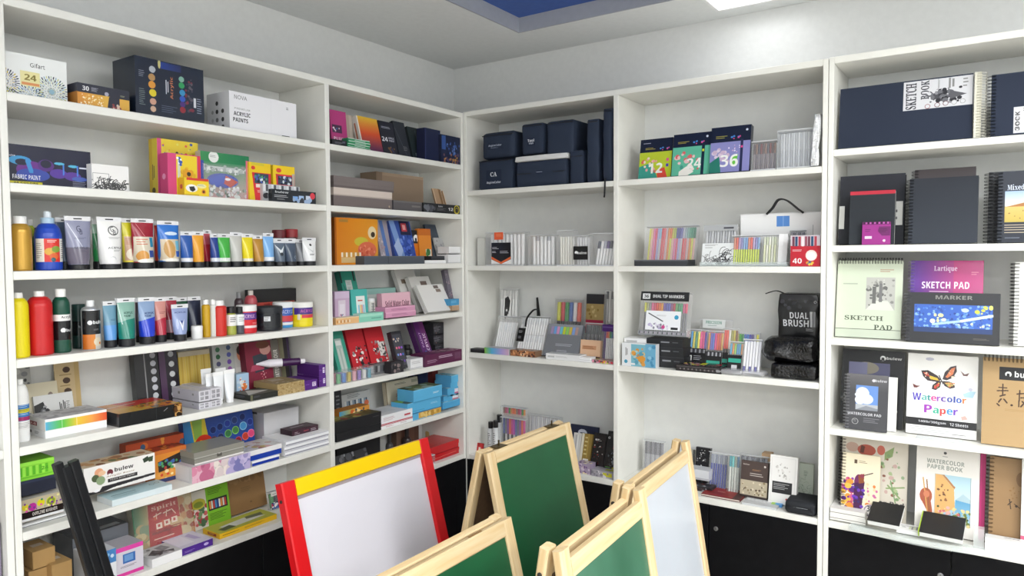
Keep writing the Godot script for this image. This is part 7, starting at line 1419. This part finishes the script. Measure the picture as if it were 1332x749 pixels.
	# bottom shelf
	pad("watercolor_pad", "tall floral watercolour pad with red blossoms and leaves", "pad", "", ["R", 0.652, 1.8138, 0.1, 0.2208, 0.2949], .02, "b d8d0c2;e 16 14 10 6 c8a898;e 38 16 14 7 b85a48;p 6a3a30 30 10 36 12 34 20 28 20;e 60 14 6 6 c86a58;p 8aa06a 66 16 80 8 78 20 66 26;s 3 30 60 12 38 60 1 3.5 7a9a6a,a8b88a,c8a8a0,8a5a48,9ab08a;l 70 60 96 56 2 8aa06a;l 72 56 90 70 2 8aa06a;l 76 50 84 76 1.6 7a9a6a;T 50 78 94 6 4a4a48 Watercolor Pad;z 4 56 84 20 2 1 888", {"tilt": 9, "cover": "cfc8ba", "wire": "3a3230", "fin": 0})
	pad("watercolor_pad", "smaller pad with a purple and orange hummingbird painting", "pad", "", ["R", 0.652, 1.7778, 0.05, 0.126, 0.2415], .016, "b e8dcc0;s 3 60 0 36 46 60 3 10 8a3aa8,c85a8a,d8903a,5a2a7a,b84a6a,e0b04a;e 46 44 13 14 6a2a5a;p 4a1f4a 34 44 62 40 56 84 34 96;p 8a4a2a 44 32 60 28 60 42 46 44;c 54 32 6 8a3a4a;l 60 31 82 26 2 3a2a2a;s 5 26 30 50 30 46 2 5 4a2a8a,3a2a6a,6a3ab0;s 6 20 66 40 30 40 2 5 d87a3a,e8c8a0,c86a9a;c 78 82 19 e8e0e0;o 78 82 17 9a8a9a ece6e4;T 78 79 18 9 2a2a30 30;T 78 88 18 4 2a2a30 sheets;r 32 9 8 6 5a4a3a;z 71 45 10 26 4 2 8a7a60", {"tilt": 9, "cover": "d8ccb0", "wire": "2a2426", "fin": 1})
	pad("watercolor_book", "WATERCOLOR PAPER BOOK with a seaside house picture and pink spine", "book", "", ["R", 0.652, 2.0498, 0.06, 0.1902, 0.2976], .03, "b e6e2dc;c 46 6 2.5 4a4a48;z 4 42 10 9 2 1 888;T 47 17 60 5 8a9088 WATERCOLOR;T 46 23.5 56 5 8a9088 PAPER BOOK;r 32 31 56 56 9ac0d4;h 32 31 56 30 a8c8d4 c8dce4;p d8a868 32 31 42 31 62 46 64 68 32 80;p b07a4a 42 31 46 31 64 44 62 46;s 3 12 36 40 22 24 1 2 8a5a3a,6a4a34;h 64 58 24 20 5a9ac0 8ab8d0;p a8c0c8 64 58 76 50 88 56 88 60;s 5 80 33 68 54 18 1 3 6a7a3a,c86a6a,e0a8a0,3a4a2a,d8c88a;r 31 31 .8 56 666;r 87 31 .8 56 666;e 17 58 10 9 a8563c;p a8563c 8 54 22 50 28 72 30 88 22 78 12 66;l 12 38 22 84 2 c89a58;l 18 40 24 78 2 8a5a34;e 18 56 5 4 c87a58;r 30 40 .1 .1 ddd", {"tilt": 10, "spiral": "n", "cover": "dcd8d2", "fin": 0})
	carton("note_book", "bright magenta slab showing right of the watercolour book", "book", "", ["R", 0.652, 2.1538, 0.075, 0.0165, 0.2909], .03, "b b8286c;r 0 0 30 100 c83a7c", "a82062", {"tilt": 10})
	pad("sketch_pad", "brown kraft spiral pad on the bottom shelf near the right edge", "pad", "", ["R", 0.652, 2.2209, 0.05, 0.0951, 0.2944], .02, "b 967650;e 92 22 14 8 7a5a38;s 3 10 60 30 36 16 1 3 8a6438;l 56 52 66 48 3 3a2a1c;l 60 46 64 56 3 3a2a1c;c 80 52 4 3a2a1c;l 74 50 90 54 2 3a2a1c;z 72 35 87.5 50 5 2 6a4c2a", {"tilt": 8, "cover": "9a7040", "wire": "4a3a2a", "pitch": .013})
	carton("paper_pad", "pale pad with pink strip cut off by the right edge", "pad", "", ["R", 0.652, 2.3345, 0.03, 0.1451, 0.31], .02, "b dcdcd8;r 0 82 100 4 d85a7a", "d4d4d0", {"tilt": 6})
	for q in [[["R", 0.6567, 1.7453, 0.01, 0.1217, 0.0205], "flat white pad box, lower one at the left of the bottom shelf"], [["R", 0.6759, 1.7438, 0.012, 0.1186, 0.0231], "flat white pad box with grey print, upper one at the left"]]:
		carton("paper_pad", q[1], "box", "flat white boxes on the bottom shelf", q[0], .14, "b e8e6e0;r 0 60 100 10 5a5248;r 0 0 2 100 333", "e0ded8", {"top": "b d8d6d4;r 24 10 36 24 9a9a9c;s 3 14 26 12 30 20 2 5 6a6a6e,b8b8ba;z 73 15 41 50 6 2 999"})
	# clear tray with two black notebooks
	var tr = thing("acrylic_tray", "curved clear acrylic tray sloping over the front of the bottom shelf", "tray", "")
	tr.position = Vector3(1.98, .6524, .02)
	var gl = clear("e8f2f0", .22)
	var mb = Mb.new()
	mb.box(gl, Vector3(-.22, 0, -.03), Vector3(.23, .006, .03))
	obj("base", mb, tr)
	mb = Mb.new()
	for i in 12:
		var u0 = -.22 + .45 * i / 12.0
		var u1 = -.22 + .45 * (i + 1) / 12.0
		var z0 = .03 + .03 * sin(PI * i / 12.0)
		var z1 = .03 + .03 * sin(PI * (i + 1) / 12.0)
		mb.quad(gl, Vector3(u0, .02, z0), Vector3(u1, .02, z1), Vector3(u1, 0, z1), Vector3(u0, 0, z0))
		mb.quad(gl, Vector3(u0, 0.006, -.02), Vector3(u1, 0.006, -.02), Vector3(u1, .006, z1), Vector3(u0, .006, z0))
		mb.quad(gl, Vector3(u1, .02, z1 - .004), Vector3(u0, .02, z0 - .004), Vector3(u0, 0, z0 - .004), Vector3(u1, 0, z1 - .004))
		mb.quad(gl, Vector3(u0, .02, z0 - .004), Vector3(u1, .02, z1 - .004), Vector3(u1, .02, z1), Vector3(u0, .02, z0))
	obj("curved_lip", mb, tr)
	var nbs = [["note_book", "black notebook lying on the clear tray, left one with white page edge", 1.868, .1], ["note_book", "black notebook with lime edge lying on the clear tray, right one", 2.042, .125]]
	for i in 2:
		var q = nbs[i]
		var o = thing(q[0], q[1], "notebook", "black notebooks on the clear tray")
		o.transform = Transform3D(Basis(Vector3.UP, -.05) * Basis(Vector3.RIGHT, .38), Vector3(q[2], .676 - .004 * i, .03 + .012 * i))
		mb = Mb.new(); mb.box(pm("f0f0ee", .8), Vector3(-q[3] / 2, .001, -.11), Vector3(q[3] / 2, .018, -.001)); obj("pages", mb, o)
		mb = Mb.new(); mb.box(pm("1b1b1d", .5), Vector3(-q[3] / 2 - .001, .018, -.111), Vector3(q[3] / 2 + .001, .0205, 0)); obj("cover", mb, o)
		if i == 1:
			mb = Mb.new(); mb.box(pm("a8c82a", .5), Vector3(-q[3] / 2 - .004, 0, -.111), Vector3(-q[3] / 2 - .001, .021, 0)); obj("lime_edge", mb, o)
	for q in [[["R", 0.6777, 1.9425, 0.03, 0.0714, 0.0328], "white label cards lying between the two black notebooks", "b f0f0ee;r 0 0 1 1 eee", "b f0f0f0;z 74 20 40 20 20 2 777;x 50 20 40 50 4 d8dcc0,999;z 3 10 20 80 20 2 aaa"]]:
		q[0][3] = -.012
		q[0][1] = .661
		q[0][5] = .012
		carton("label_card", q[1], "card", "", q[0], .07, q[2], "eeeeec", {"top": q[3]})
	carton("price_holder", "clear upright acrylic holder at the right end of the tray", "holder", "", ["R", 0.652, 2.1484, 0.005, 0.0301, 0.0657], .03, "b dfe4e2;r 0 0 100 6 f4f4f4", "dfe4e2", {"fin": 1}).get_child(0).material_override = clear("eef4f2", .3)
	carton("price_holder", "clear flat holder with white card at the bottom right corner", "holder", "", ["R", 0.652, 2.2319, 0.004, 0.1324, 0.0428], .04, "b f0f0ee;r 0 0 100 20 dfe2e0", "e4e6e4", {"fin": 1, "top": "b e8eaea;l 40 30 70 36 2 444;r 80 20 20 10 d85a7a"})
	# the neighbouring unit at the left edge of the photo
	carton("storage_box", "dull purple storage box in the neighbouring unit at the left edge", "box", "", ["L", .5004, 2.18, .03, .34, .42], .2, "b 6a5478;h 0 0 100 100 8a8690 5c4468", "6a5a74")
	carton("storage_box", "white carton in the neighbouring unit at the left edge", "box", "", ["L", 1.1224, 2.18, .03, .34, .4], .2, "b dcdcda;r 0 0 100 1 ccc", "d8d8d6")
